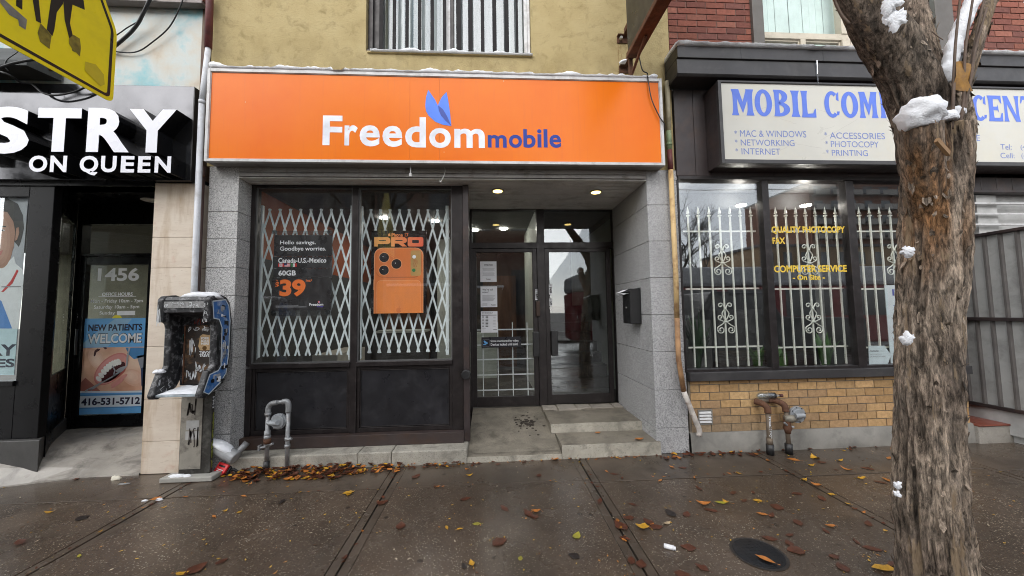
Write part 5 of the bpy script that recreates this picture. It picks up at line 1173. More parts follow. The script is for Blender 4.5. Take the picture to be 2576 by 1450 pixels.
for ch, a, b, c, d in (('S', -46, 268, 74.5, 387), ('T', 93, 272, 203, 382), ('R', 219, 272, 327, 383), ('Y', 323, 275, 442, 384), ('I', -112, 266, -76, 387), ('T', -260, 264, -135, 389), ('N', -420, 260, -285, 391)):
    mm = deep(ch, a, b, c, d, YQ-.001, .045); mm.build('letter', [LETW, BLACKM], ls)
for i, (ch, a, c) in enumerate((('O', 72.5, 119), ('N', 126, 168), ('Q', 200, 247), ('U', 254, 293), ('E', 304, 338), ('E', 347, 379), ('N', 389, 430))):
    b, d = 391.5-.0, 433+.0
    if ch == 'Q': d = 441
    mm = deep(ch, a, b+i*.3, c, d+i*.3, YQ-.001, .035); mm.build('letter', [LETW, BLACKM], ls)
# awning and pipe behind the yellow sign
aw = thing('awning', 'dark grey awning with torn fabric above the black sign', 'awning', (-6, -.2, 4.2))
zA, zB = W(60, 112, -.15)[1], W(60, 182, -.15)[1]; xA = W(135, 150, -.1)[0]
m = MB(); m.prism([(-.02, zA+.05), (-.02, zB), (-.3, zB-.03), (-.3, zB+.02)], 'x', LX0, xA); m.build('fabric', M('dark grey canvas', (.07, .075, .075), .8, 0, .2, 4), aw)
m = MB(); m.tube([(LX0, -.27, zB-.05), (xA+.2, -.12, zB+.05)], .012, 8); m.tube([(LX0, -.2, zA+.26), (W(35, 80, -.1)[0], -.05, zA+.26)], .02, 8); m.build('arm', RUST, aw)
# ------------------------------------------------------------------ payphone
def ph(x, y): return (375.6+.2127*x, 724.5+.2127*y)
SCUFF = M('scuffed black plastic', (.018, .018, .02), .42, 0, .4, 14, (.28, .28, .29), .85, 24, .12, 60)
YH, YBk = -.40, -.14                                   # hood front, back
def zph(c, Y=YH, x=400): return W(*ph(x, c), Y)[1]
xo = W(*ph(712, 240), YH)[0]; xl = W(*ph(86, 240), YH)[0]
zt_, zh_, zm_, zb_ = zph(95), zph(405), zph(985), zph(1300, -.45)
pp = thing('payphone', 'battered black and blue payphone on a pedestal covered in graffiti and stickers', 'payphone', ((xo+xl)/2, -.2, 0))
prof = [(YH, zt_-.03), (YH-.005, zh_), (YH+.05, zh_+.0), (YH+.075, zh_-.02), (YH+.085, zh_-.06), (YH+.085, zm_+.04), (YH+.07, zm_+.01), (YH+.015, zm_-.005), (YH-.06, zb_+.02), (YH-.045, zb_-.01), (YH, zb_-.02), (YBk-.08, zb_+.05), (YBk-.01, zb_+.16), (YBk+.03, zm_+.1), (YBk+.035, zh_), (YBk, zt_-.06), (YBk-.05, zt_-.005), (YBk-.12, zt_+.015), (YH+.03, zt_)]
tw = .055
for x0, x1 in ((xl, xl+tw), (xo-tw, xo)): MB().prism(prof, 'x', x0, x1).build('side_wing', SCUFF, pp, bevel=.012)
m = MB(); m.prism([(YH+.012, zt_-.035), (YH+.012, zt_-.15), (YH+.03, zt_-.155), (YBk-.02, zt_-.2), (YBk-.0, zt_-.06), (YBk-.05, zt_-.012), (YH+.03, zt_-.006)], 'x', xl+tw, xo-tw); m.build('hood', SCUFF, pp, bevel=.004)
m = MB(); hx0, hx1 = W(*ph(143, 200), YH)[0], W(*ph(660, 200), YH)[0]; m.box(max(hx0, xl+tw+.001), min(hx1, xo-tw-.001), YH+.006, YH+.0115, zph(238), zph(160)); m.build('light_panel', M('scratched grey panel', (.3, .3, .3), .4, 0, .35, 18, (.05, .05, .06), .8, 30, .05), pp)
MB().box(xl+tw, xo-tw, YBk-.05, YBk+.02, zb_+.06, zt_-.1).build('back_panel', SCUFF, pp)
kx0, kx1 = W(*ph(440, 700), YBk-.06)[0], xo-tw-.012
MB().box(kx0, kx1, YBk-.075, YBk-.051, zph(1140, YBk-.06), zph(440, YBk-.06)).build('phone_plate', M('scraped dark plate', (.03, .022, .018), .5, .2, .4, 14, (.3, .16, .07), .7, 9, .1), pp, bevel=.003)
m = MB(); m.box(kx0-.012, kx0-.001, YBk-.08, YBk-.051, zph(1130, YBk-.06), zph(445, YBk-.06)); m.build('plate_edge', RUST, pp)
x, z = W(*ph(655, 712), YBk-.075); m = MB(); m.disc((x, YBk-.0775, z), 'y', .02, .003, 18, 0)
m.prism([W(*ph(p, q), YBk-.076) for p, q in ((580, 690), (600, 570), (630, 548), (720, 560), (715, 735), (600, 740))], 'y', YBk-.0765, YBk-.0752, 1); m.build('torn_sticker', [M('brass hole', (.12, .06, .015), .4, .5), M('tan paper', (.42, .28, .14), .7, 0, .3, 20)], pp)
MB().box(xl+tw, xo-tw, YH-.035, YBk-.05, zph(1262, -.43)-.02, zph(1262, -.43)).build('shelf', M('shelf metal', (.4, .46, .5), .4, .2, .3, 14, (.7, .72, .75), .6, 12, .05), pp, bevel=.003)
zsf = zph(1262, -.43); ys0, ys1 = YH-.03, YBk-.055
v = []; f = []; nn = 14
for j in range(nn+1):
    for i in range(nn+1):
        s_, t_ = i/nn, j/nn; e = min(1, 9*min(s_, 1-s_, t_+.02, 1.02-t_)); v.append((xl+tw+.004+(xo-tw-.008-xl-tw)*s_, ys0+(ys1-ys0)*t_, zsf+.001+e*(.016+.008*noise.noise(Vector((s_*5, t_*5, 1))))+.028*t_*e))
for j in range(nn):
    for i in range(nn): k = j*(nn+1)+i; f.append((k, k+1, k+nn+2, k+nn+1))
MB().add(v, f).build('shelf_snow', SNOW, pp, smooth=True)
m = MB(); m.blob(((xo-.15), (YH+YBk)/2-.0, zt_-.006), .17, .1, .05, 4, .25); m.build('hood_snow', SNOW, pp, smooth=True)
m = MB(); m.blob((xl+.03, YH+.02, zm_-.006), .045, .035, .024, 6, .3); m.build('wing_snow', SNOW, pp, smooth=True)
# blue inset on the outer side
def py(pts, X=None): return [WX(*ph(a, b), X or xo) for a, b in pts]
BLP = M('scuffed blue panel', (.035, .15, .42), .4, 0, .3, 12, (.55, .6, .66), .75, 9, .05)
yc = lambda t: YH+(YBk-YH)*t
hi = [(yc(.12), zt_-.05), (yc(.2), zh_+.03), (yc(.45), zh_+.02), (yc(.6), zh_-.06), (yc(.62), zm_+.02), (yc(.5), zm_-.02), (yc(.12), zm_-.04), (yc(-.12), zb_+.04), (yc(.1), zb_+.01), (yc(.62), zb_+.09), (yc(.88), zm_-.06), (yc(.97), zm_+.12), (yc(.99), zh_), (yc(.9), zt_-.09), (yc(.72), zt_-.03)]
m = MB(); m.prism(hi, 'x', xo+.0003, xo+.003, 0)
cx_ = sum(p[0] for p in hi)/len(hi)
n = len(hi); lp = [(xo+.0035, a, b) for a, b in hi]; m.ribbon(lp+[lp[0]], .012, Vector((1, 0, 0)), 1)
m.build('side_inset', [BLP, flat('pale outline', (.6, .66, .7))], pp)
rg = random.Random(12)
STK = [WHITEP, M('grey sticker', (.35, .36, .38), .5, 0, .3, 20), BLACKPR, flat('dim blue sticker', (.1, .2, .42))]
m = MB()
for k in range(44):
    z = rg.choice((rg.uniform(zh_+.05, zt_-.1), rg.uniform(zm_, zh_), rg.uniform(zb_+.08, zm_-.05))); t_ = rg.uniform(.25, .7) if not (zm_ < z < zh_) else rg.uniform(.68, .9)
    w, h = rg.uniform(.015, .05), rg.uniform(.02, .06); y = yc(t_); m.prism([(y-w/2, z-h/2), (y+w/2, z-h/2+rg.uniform(-.01, .01)), (y+w/2, z+h/2), (y-w/2, z+h/2+rg.uniform(-.01, .01))], 'x', xo+.0031, xo+.0042+.0001*k, rg.randrange(4))
m.build('side_sticker', STK, pp)
# graffiti
WM = flat('white marker', (.62, .64, .66)); TEAL = flat('teal marker', (.05, .3, .32)); REDM = flat('red marker', (.3, .05, .035))
m = MB()
for k in range(4): scribble(m, (xo-tw+.006, prof[0][0]-.009+.0*k, zt_-.06-.07*k), (.04, 0, 0), (0, 0, -.05), (0, -1, 0), 2, 40+k, .005)
scribble(m, (xl+tw+.02, YBk-.0526, zt_-.72), (kx0-xl-tw-.03, 0, 0), (0, 0, -.1), (0, -1, 0), 4, 77, .004); scribble(m, (kx0+.02, YBk-.0768, zph(470)), (kx1-kx0-.03, 0, 0), (0, 0, -.05), (0, -1, 0), 7, 78, .005); scribble(m, (kx0+.02, YBk-.0768, zph(1010)), (.1, 0, 0), (0, 0, -.09), (0, -1, 0), 6, 79, .006); scribble(m, (xl+.06, YH-.0005+.0115-.0005-.006, zph(170)), (.3, 0, 0), (0, 0, -.05), (0, -1, 0), 9, 80, .005, 0)
scribble(m, (xl+.008, YH-.0085, zt_-.07), (.035, 0, 0), (0, 0, -.2), (0, -1, 0), 3, 5, .005)
scribble(m, (xl+tw+.01, YBk-.0525, zt_-.33), (kx0-xl-tw-.03, 0, 0), (0, 0, -.14), (0, -1, 0), 3, 9, .005, 1)
scribble(m, (xl+tw+.01, YBk-.0525, zt_-.52), (kx0-xl-tw-.03, 0, 0), (0, 0, -.16), (0, -1, 0), 3, 11, .004, 0)
scribble(m, (kx0+.03, YBk-.0765, zph(560)), (.07, 0, 0), (0, 0, -.26), (0, -1, 0), 4, 14, .006)
scribble(m, (kx0+.1, YBk-.0767, zph(900)), (.1, 0, 0), (0, 0, -.1), (0, -1, 0), 5, 17, .005)
scribble(m, (xl+tw+.1, YBk-.0525, zt_-.2), (.24, 0, 0), (0, 0, -.07), (0, -1, 0), 6, 21, .006, 2)
scribble(m, (xl+tw+.0008, YH-.02, zm_-.05), (0, .14, 0), (0, 0, -.17), (1, 0, 0), 4, 23, .005)
scribble(m, (xl+.03, YH+.03, zt_+.0005), (.3, 0, 0), (0, .03, 0), (0, 0, 1), 8, 25, .004)
for i, (t_, a, b, c, d, fl, mi) in enumerate((('PDRR', 613, 583, 708, 610, 0, 0), ('BUNS', 613, 614, 708, 641, 0, 0), ('HERE', 613, 645, 708, 672, 0, 0), ('KARL', 592, 748, 712, 782, 1, 0), ('TREVS', 592, 784, 712, 816, 0, 0))): m.text(t_, *R4(*ph(a, b), *ph(c, d), YBk-.076), YBk-.0769, .03, mi, bool(fl), bool(fl))
m.build('graffiti', [WM, TEAL, REDM], pp)
m = MB()                                                    # tags on the outer wing face
a0 = (yc(.05), zm_-.1)
def side_text(mb, t, y0, y1, z0, z1, X, mi):
    vs, fs = text_geo(t, .03); xs = [p[0] for p in vs]; zz = [p[1] for p in vs]; A, B, C, D_ = min(xs), max(xs), min(zz), max(zz)
    mb.add([(X, y0+(p[0]-A)/(B-A)*(y1-y0), z0+(p[1]-C)/(D_-C)*(z1-z0)) for p in vs], fs, mi)
m.box(xo+.0046, xo+.005, yc(.3), yc(.58), zm_-.12, zm_-.05, 1); side_text(m, 'ITCH', yc(.32), yc(.56), zm_-.095, zm_-.06, xo+.0054, 0)
scribble(m, (xo+.0052, yc(.66), zm_+.04), (0, .06, 0), (0, 0, .26), (1, 0, 0), 5, 31, .006, 2); scribble(m, (xo+.0008, YH+.1, zm_+.05), (0, .05, 0), (0, 0, .28), (1, 0, 0), 6, 33, .005, 0)
m.build('graffiti', [BLACKPR, PAPER, WM, NAVY], pp)
# pedestal and base
def pz_(x, y): return (362.2+.3704*x, 704.3+.3704*y)
gx0, gy0 = WG(*pz_(100, 1385)); gx1, _ = WG(*pz_(435, 1385))
MB().box(gx0, gx1, gy0, -.1, .0, .045).build('base_plate', concrete('base slab concrete', (.36, .35, .32), .1, 0, .4, .7), pp, bevel=.008)
pf = gy0+.07
qx0, qx1 = W(*pz_(232, 1240), pf)[0], W(*pz_(392, 1240), pf)[0]; qb = -.12
ptop = zb_+.02
m = MB(); m.box(qx0, qx1+.07, pf+.006, qb, .045, ptop, 0); m.box(qx0+.008, qx1-.012, pf, pf+.0055, .09, ptop-.002, 1); m.build('pedestal', [M('dark pedestal steel', (.04, .037, .033), .5, .3, .3, 8, (.2, .2, .18), .5, 10, .1), M('beige steel panel', (.3, .28, .24), .5, .2, .2, 6, (.06, .05, .045), .8, 8, .06)], pp, bevel=.004)
m = MB()
for a, b, c, d in ((288, 955, 375, 1018), (282, 1028, 372, 1085)): q = R4(*pz_(a, b), *pz_(c, d), pf); m.box(q[0], q[1], pf-.0012, pf-.0002, q[2], q[3], 0)
X = qx1+.0705; m.box(X, X+.001, pf+.03, qb-.03, ptop-.19, ptop-.08, 1)
for i, t_ in enumerate(('AM', 'SUB', 'FM')): side_text(m, t_, pf+.035, qb-.035, ptop-.115-.033*i, ptop-.088-.033*i, X+.0015, 2)
m.build('label_patch', [M('worn grey patch', (.38, .38, .37), .6, 0, .15, 14), PAPER, BLACKPR], pp)
m = MB(); scribble(m, (qx0+.06, pf-.0016, ptop-.09), (.09, 0, 0), (0, 0, -.16), (0, -1, 0), 4, 51, .014, 0); scribble(m, (qx0+.07, pf-.0016, ptop-.36), (.1, 0, 0), (0, 0, -.22), (0, -1, 0), 4, 53, .012, 0)
for k in range(6): scribble(m, (X+.0006, pf+.03, ptop-.22-.09*k), (0, qb-pf-.05, 0), (0, 0, -.08), (1, 0, 0), 2, 60+k, .014, 1)
m.build('graffiti', [flat('brown spray', (.05, .04, .035)), flat('yellow green spray', (.3, .33, .06))], pp)
m = MB(); m.blob((gx0+.13, gy0+.035, .045), .07, .025, .02, 2, .4); m.blob((gx0+.22, gy0+.03, .045), .035, .02, .016, 3, .4); m.build('base_snow', SNOW, pp, smooth=True)
# ------------------------------------------------------------------ downpipes
def rise(u, v, Y): x, z = W(u, v, Y); return (x, Y, z)
YPp = -.075
t = thing('downpipe', 'white downpipe with a dark red top between the mural wall and the orange sign', 'downpipe', (-2.95, YPp, .3))
def part(name, pts, r, mt): return MB().tube(pts, r, 14).build(name, mt, t, smooth=True)
q0, q1, q2_, q3 = rise(531, -120, YPp), rise(524, 122, YPp), rise(508, 258, YPp-.02), rise(488, 735, YPp)
part('red_section', [q0, q1], .033, PIPER); part('upper_section', [q1, rise(512.5, 215, YPp-.02), q2_], .025, PIPEW); part('lower_section', [q2_, q3, (q3[0], YPp, .02)], .0265, PIPEW)
part('collar', [(q2_[0]+.003, q2_[1], q2_[2]+.02), (q2_[0], q2_[1], q2_[2]-.015)], .03, PIPEW)
a = rise(513, 420, -.02); part('thin_pipe', [a, rise(499, 735, -.02), (W(499, 735, -.02)[0], -.02, .1)], .014, M('brown wire pipe', (.06, .03, .025), .5)); part('thin_pipe_clip', [(a[0]-.04, -.05, a[2]-.12), (a[0]+.02, -.03, a[2]-.1)], .012, RUST)
t = thing('downpipe', 'cream rusty downpipe with green and red sections beside the charcoal panels', 'downpipe', (2.06, -.05, .25))
Yp = -.05
P_ = [rise(1678, 205, Yp), rise(1682, 330, Yp), rise(1684, 378, Yp), rise(1687, 428, Yp), rise(1700, 690, Yp), rise(1707, 905, Yp), rise(1720, 985, Yp-.01), rise(1749, 1057, Yp-.03), rise(1759, 1082, Yp-.03), rise(1758, 1097, Yp-.03)]
part('cream_top', P_[0:2], .026, M('chalky cream pipe', (.42, .37, .25), .6, 0, .2, 8, (.15, .12, .08), .6, 10)); part('green_section', P_[1:3], .028, PIPEG); part('red_section', P_[2:4], .028, PIPER); part('cream_section', P_[3:5]+[rise(1703, 800, Yp)], .027, PIPEC)
part('rusty_section', [rise(1703, 800, Yp)]+P_[5:7], .0265, M('flaking rusty pipe', (.35, .2, .1), .75, .1, .4, 10, (.12, .04, .02), .9, 8, .25)); part('foot', bez(P_[6:], 4), .027, M('peeling white pipe', (.5, .46, .42), .6, 0, .3, 14, (.14, .06, .04), .9, 10, .2)); part('collar', [(P_[2][0]-.001, Yp, P_[2][2]+.08), (P_[2][0]-.001, Yp, P_[2][2]+.05)], .033, PIPEG)
# ------------------------------------------------------------------ gas risers
gx, gyy = WG(670, 1187); gxr, _ = WG(727, 1176)
Yr = gyy
t = thing('gas_riser', 'grey galvanised gas riser with a round regulator before the black shopfront', 'gas pipe', (gx, Yr, 0))
zA = W(670, 1013.5, Yr)[1]; xr = W(725, 1090, Yr+.02)[0]
r = .0195
def tb(name, pts, rr_, mt, n=14): return MB().tube(pts, rr_, n).build(name, mt, t, smooth=True)
tb('left_pipe', [(gx, Yr, .07), (gx, Yr, zA-.09)], r, GALV); tb('elbow', bez([(gx, Yr, zA-.1), (gx+.004, Yr, zA-.045), (gx+.03, Yr, zA-.012), (gx+.085, Yr, zA)]), r*1.3, GALV)
tb('cross_pipe', [(gx+.08, Yr, zA), (xr-.03, Yr+.01, zA+.004)], r, GALV); tb('elbow', bez([(xr-.055, Yr+.005, zA+.004), (xr-.015, Yr+.01, zA+.003), (xr, Yr+.012, zA-.03), (xr, Yr+.012, zA-.1)]), r*1.35, GALV)
tb('right_pipe', [(xr, Yr+.012, zA-.09), (xr, Yr+.012, -.01)], r*1.02, GALV)
for z, rr_, h in ((zA-.11, 1.5, .025), (zA-.3, 1.45, .06), (zA-.4, 1.5, .03), (.33, 1.55, .04), (.25, 1.4, .03)): tb('coupling', [(gx, Yr, z+h/2), (gx, Yr, z-h/2)], r*rr_, GALV)
tb('union', [(gx, Yr, .32), (gx, Yr, .27)], r*1.7, RUST)
for z in (.32, .25): tb('coupling', [(xr, Yr+.012, z), (xr, Yr+.012, z-.03)], r*1.35, GALV)
tb('sleeve', [(gx, Yr, .0), (gx, Yr, .1)], r*1.35, BLACKPL)
m = MB(); xc, zc = W(701, 1060, Yr-.0); m.disc((xc, Yr-.01, zc), 'y', .075, .03, 28); m.disc((xc, Yr-.028, zc), 'y', .062, .02, 24); m.tube([(gx, Yr, zc-.01), (xc-.03, Yr-.02, zc-.01), (xc+.02, Yr-.05, zc+.0)], [.022, .03, .026], 12)
for k in range(6): a = k*math.pi/3; m.disc((xc+.068*math.cos(a), Yr-.016, zc+.068*math.sin(a)), 'y', .009, .012, 8)
m.build('regulator', REGG, t, bevel=.003)
m = MB(); m.tube([(gx, Yr-.02, .245), (gx-.05, Yr-.03, .24)], .012, 8); m.box(gx-.062, gx-.046, Yr-.045, Yr-.01, .215, .265); m.tube([(gx+.02, Yr, .25), (gx+.06, Yr-.01, .27)], .012, 8); m.tube([(gx+.01, Yr, zA-.2), (gx+.09, Yr-.02, zA-.19)], .008, 8); m.tube([(xr, Yr, .3), (xr+.05, Yr-.01, .31)], .013, 8); m.build('valve', GALV, t)
gx2, gy2 = WG(1938, 1144)
t = thing('gas_riser', 'brown rusty gas riser with a grey round regulator before the yellow brick wall', 'gas pipe', (gx2, gy2, 0))
Y2 = gy2; zt2 = W(1938, 1022, Y2)[1]; xr2 = W(1982, 1090, Y2)[0]
tb('left_pipe', [(gx2, Y2, .02), (gx2, Y2, zt2-.06)], .023, BROWNMET); tb('elbow', bez([(gx2, Y2, zt2-.07), (gx2, Y2+.005, zt2-.02), (gx2-.02, Y2+.04, zt2+.015), (gx2-.06, Y2+.1, zt2+.03)]), .032, RUST)
ze = zt2+.035
tb('cross_pipe', [(gx2-.05, Y2+.1, ze), (xr2-.1, Y2+.1, ze)], .024, BROWNMET); tb('elbow', bez([(xr2-.12, Y2+.1, ze), (xr2-.06, Y2+.09, ze+.002), (xr2-.01, Y2+.02, ze-.03), (xr2-.005, Y2, ze-.1)]), .031, RUST)
tb('right_pipe', [(xr2, Y2, .02), (xr2-.004, Y2, ze-.08)], .021, BROWNMET)
tb('valve_body', [(xr2, Y2, .36), (xr2, Y2, .33), (xr2, Y2, .31), (xr2, Y2, .26), (xr2, Y2, .235), (xr2, Y2, .21)], [.03, .036, .03, .042, .03, .026], RUST); tb('coupling', [(xr2, Y2, .39), (xr2, Y2, .355)], .034, BROWNMET); tb('coupling', [(gx2, Y2, .17), (gx2, Y2, .1)], .029, BROWNMET)
m = MB(); m.tube([(xr2-.02, Y2-.02, .3), (xr2-.055, Y2-.03, .33)], .01, 8); m.tube([(xr2+.02, Y2, .28), (xr2+.06, Y2-.01, .275)], .014, 8); m.build('valve', GALV, t)
for x in (gx2, xr2): tb('sleeve', [(x, Y2, .0), (x, Y2, .105)], .036, BLACKPL)
tb('regulator_body', [(xr2-.03, Y2-.005, zt2-.13), (xr2+.03, Y2-.02, zt2-.13), (xr2+.07, Y2-.03, zt2-.12)], [.03, .042, .03], M('weathered casting', (.25, .23, .19), .6, .4, .25, 14, (.12, .09, .06), .6, 16, .15))
m = MB(); xc, zc = W(2008, 1044, Y2-.02); m.disc((xc, Y2-.02, zc), 'y', .085, .03, 30); m.disc((xc, Y2-.035, zc), 'y', .062, .016, 26)
for k in range(8): a = k*math.pi/4+.2; m.disc((xc+.076*math.cos(a), Y2-.026, zc+.076*math.sin(a)), 'y', .007, .007, 8, 1)
m.tube([(xc-.06, Y2-.05, zc+.0), (xc+.03, Y2-.06, zc+.005)], [.03, .026], 14, 0); m.build('regulator', [REGG, BLACKPR], t, bevel=.003)
vs, fs = text_geo('maliny', .02); m = MB(); xs = [p[0] for p in vs]; zz = [p[1] for p in vs]; A, B, C, D_ = min(xs), max(xs), min(zz), max(zz)
zc0, zc1 = zt2-.1, zt2-.33
def wrapq(p): a = ((p[1]-C)/(D_-C)-.5)*1.5; return (gx2+.0238*math.sin(a), Y2-.0238*math.cos(a), zc0+(zc1-zc0)*(p[0]-A)/(B-A))
m.add([wrapq(p) for p in vs], fs); m.build('marker_scrawl', WM, t)
bt = thing('plastic_bottle', 'crumpled clear plastic bottle lying on top of the brown gas riser', 'bottle', (gx2+.05, Y2+.08, ze+.03))
bx, bz_ = gx2-.04, ze+.056; rr_ = [.012, .03, .033, .028, .034, .03, .033, .024, .014, .014]
MB().tube([(bx+.0265*k, Y2+.09-.003*k, bz_+.003*noise.noise(Vector((k*.8, 3, 3)))) for k in range(10)], rr_, 14).build('body', glass('clear bottle plastic', .18, .8, (.82, .88, .92), .08, .25), bt, smooth=True)
MB().tube([(bx+.14, Y2+.075, bz_), (bx+.185, Y2+.07, bz_)], .031, 14).build('label', BLACKPR, bt, smooth=True); MB().tube([(bx+.235, Y2+.063, bz_), (bx+.262, Y2+.06, bz_)], .016, 12).build('cap', M('dark red cap', (.08, .02, .02), .4), bt)
# ------------------------------------------------------------------ litter beside the payphone
x0_, y0_ = WG(570, 1160, .06)
t = thing('downspout_elbow', 'grey fallen downspout end capped with snow beside the payphone', 'pipe', (x0_, -.05, 0))
A_ = Vector((W(540, 1122, -.06)[0], -.06, W(540, 1122, -.06)[1])); B_ = Vector((W(594, 1152, -.09)[0], -.09, W(594, 1152, -.09)[1]))
MB().tube([A_, (A_+B_)/2, B_], [.055, .062, .058], 16).build('trough', M('weathered zinc', (.34, .35, .36), .5, .2, .15, 8, (.2, .2, .2), .5, 9), t, smooth=False, bevel=.01)
d_ = (B_-A_); m = MB(); m.blob(tuple((A_+B_)/2+Vector((-.02, -.005, .04))), .13, .06, .045, 8, .25); o = m.build('snow', SNOW, t, smooth=True)
for v_ in o.data.vertices: v_.co.z += (v_.co.x-(A_.x+B_.x)/2)*(d_.z/d_.x)
C_ = Vector((W(622, 1113, .0)[0], -.0, W(622, 1113, -.0)[1])); MB().tube([B_+Vector((-.02, .03, .02)), C_], .03, 14).build('pipe_end', GALV, t, smooth=True)
gxx, gyy_ = WG(558, 1192)
t = thing('plastic_gadget', 'red and black plastic gadget lying on the pavement beside the payphone', 'gadget', (gxx, gyy_, 0))
R_ = Matrix.Translation((gxx, gyy_, .045)) @ Matrix.Rotation(.35, 4, 'Y') @ Matrix.Rotation(-.5, 4, 'X') @ Matrix.Rotation(-.2, 4, 'Z')
def rb_(mb, x0, x1, y0, y1, z0, z1, mi=0): k = len(mb.v); mb.box(x0, x1, y0, y1, z0, z1, mi); mb.v[k:] = [tuple(R_ @ Vector(p)) for p in mb.v[k:]]
m = MB(); rb_(m, -.055, .055, -.02, .006, -.055, .05); m.build('red_case', M('red plastic', (.75, .03, .035), .35, 0, .1, 9), t, bevel=.006)
m = MB(); rb_(m, -.06, .07, .0065, .06, -.05, .045); m.build('black_case', BLACKPL, t, bevel=.008)
m = MB(); rb_(m, -.035, .03, -.0205, -.0202, .015, .03); m.build('slot', BLACKPR, t)
m = MB(); [rb_(m, -.03, .03, -.0207, -.0203, -.012-.014*i, -.006-.014*i) for i in range(2)]; m.build('print', WHITEP, t)
a = R_ @ Vector((.07, .03, .0)); MB().tube(bez([a, a+Vector((.03, 0, .02)), a+Vector((.07, .01, -.01)), (a.x+.1, a.y+.03, .02)]), .012, 8).build('strap', BLACKPL, t, smooth=True)
# ------------------------------------------------------------------ manhole
ex, ey = WG(1908, 1393)
t = thing('manhole_cover', 'dark wet round manhole cover set in the pavement', 'manhole cover', (ex, ey, 0))
dx = WG(1980, 1395)[0]-ex
MB().disc((ex, ey, .0005), 'z', dx*.82, .004, 40).build('cover', M('wet black iron', (.012, .012, .014), .16, .3, .3, 12, (.05, .04, .035), .4, 8, .3, 90), t)
m = MB(); pts = [(ex+math.cos(a)*dx*.86, ey+math.sin(a)*dx*.86, .0035) for a in [2*math.pi*i/40 for i in range(41)]]; m.ribbon(pts, .02, Vector((0, 0, 1))); m.build('rim', M('rim iron', (.03, .027, .026), .4, .3), t)
m = MB(); [m.disc((ex+i*.028, ey+k*.028, .0046), 'z', .007, .0016, 8) for k in range(-4, 5) for i in range(-4, 5) if math.hypot(i, k)*.028 < dx*.72]; m.build('tread', MAT['wet black iron'], t)
# ------------------------------------------------------------------ yellow school crossing sign (plane x = const, facing the camera side)
XY = W(290, 260, -1.9)[0]
def sy_(u, v): return WX(u, v, XY)
low = sy_(282, 261); sh = sy_(308, 92.5); ap = sy_(275, 0)
t = thing('school_crossing_sign', 'yellow pentagon school crossing sign with walking black figures on a steel post', 'traffic sign', (XY-.06, low[0]-.53, 0))
yf, zb0, zs0 = low[0]+.004, low[1]+.004, sh[1]
slope = (ap[1]-sh[1])/(sh[0]-ap[0]); wd = 1.06; yn_ = yf-wd; ym = (yf+yn_)/2; za = zs0+slope*(wd/2)
def pent(ins, r=.035):
    c = [(yn_+ins, zb0+ins), (yf-ins, zb0+ins), (yf-ins, zs0-ins*.3), (ym, za-ins*1.25), (yn_+ins, zs0-ins*.3)]; out = []
    for i, p in enumerate(c):
        a, b = Vector(c[i-1]), Vector(c[(i+1) % 5]); p = Vector(p); ra = max(.006, r-ins*.6)
        p0, p2_ = p+(a-p).normalized()*ra, p+(b-p).normalized()*ra
        for k in range(6): s_ = k/5; out.append(tuple((1-s_)**2*p0+2*s_*(1-s_)*p+s_*s_*p2_))
    return out
YELS = M('yellow reflective sheet', (.88, .74, .008), .35, 0, .05, 4, (.45, .35, .03), .25, 6, .02)
MB().prism(pent(0), 'x', XY-.003, XY).build('plate', YELS, t)
a, b = pent(.017), pent(.031); m = MB(); n = len(a); m.add([(XY+.0008, *p) for p in a]+[(XY+.0008, *p) for p in b], [(i, (i+1) % n, (i+1) % n+n, i+n) for i in range(n)])
m.build('border', BLACKPR, t)
m = MB()
def SG(pts, mi=0): m.poly([(XY+.0009+.0003*mi, *sy_(u, v)) for u, v in pts], mi)
def q4(x, y): return (x*.25, y*.25)
SG([q4(*p) for p in ((160, -60), (225, -60), (222, 100), (160, 60))])
m.build('figure', BLACKPR, t); m = MB()
SG([q4(*p) for p in ((320, -40), (385, -40), (412, 235), (362, 212))])
m.build('figure', BLACKPR, t); m = MB()
SG([q4(*p) for p in ((515, -30), (640, -30), (632, 40), (570, 125), (545, 300), (525, 365), (468, 300))])
SG([q4(*p) for p in ((632, -30), (835, -30), (852, 100), (728, 48), (702, 235), (725, 335), (775, 530), (728, 515), (690, 370), (648, 200))])
m.build('figure', BLACKPR, t); m = MB()
GRM = M('grey scraped patch', (.22, .22, .2), .6, 0, .35, 20); YDK = M('scuffed dark yellow', (.2, .16, .02), .6, 0, .5, 30)
SG([q4(*p) for p in ((0, -40), (110, 60), (270, 200), (255, 300), (190, 260), (180, 200), (90, 150), (0, 30))], 1)
SG([q4(*p) for p in ((405, 235), (465, 300), (515, 360), (495, 495), (400, 420), (375, 330))], 2); SG([q4(*p) for p in ((735, 350), (800, 390), (812, 480), (800, 570), (765, 530), (740, 520), (690, 440), (692, 390))], 2)
SG([q4(*p) for p in ((855, 620), (960, 650), (1040, 750), (1050, 850), (1010, 870), (850, 710))], 3)
# upper bodies, above the frame of the photograph
def fig(y, s_): 
    m.poly([(XY+.0009, y-.05*s_, zs0-.02), (XY+.0009, y+.06*s_, zs0-.02), (XY+.0009, y+.04*s_, zs0+.14*s_), (XY+.0009, y-.035*s_, zs0+.14*s_)], 0); m.disc((XY+.0004, y+.005, zs0+.17*s_), 'x', .03*s_, .0006, 16, 0)
fig(ym+.06, .9); fig(ym-.12, .75)
m.build('scuff_marks', [BLACKPR, GRM, YDK, M('faint scuff', (.55, .45, .02), .5)], t)
MB().tube([(XY-.03, ym, -.02), (XY-.03, ym, za+.3)], .028, 14).build('post', GALV, t, smooth=True)
m = MB(); [m.box(XY-.03, XY-.0035, ym-.03, ym+.03, z, z+.03) for z in (zb0+.08, zs0)]; m.build('bracket', GALV, t)
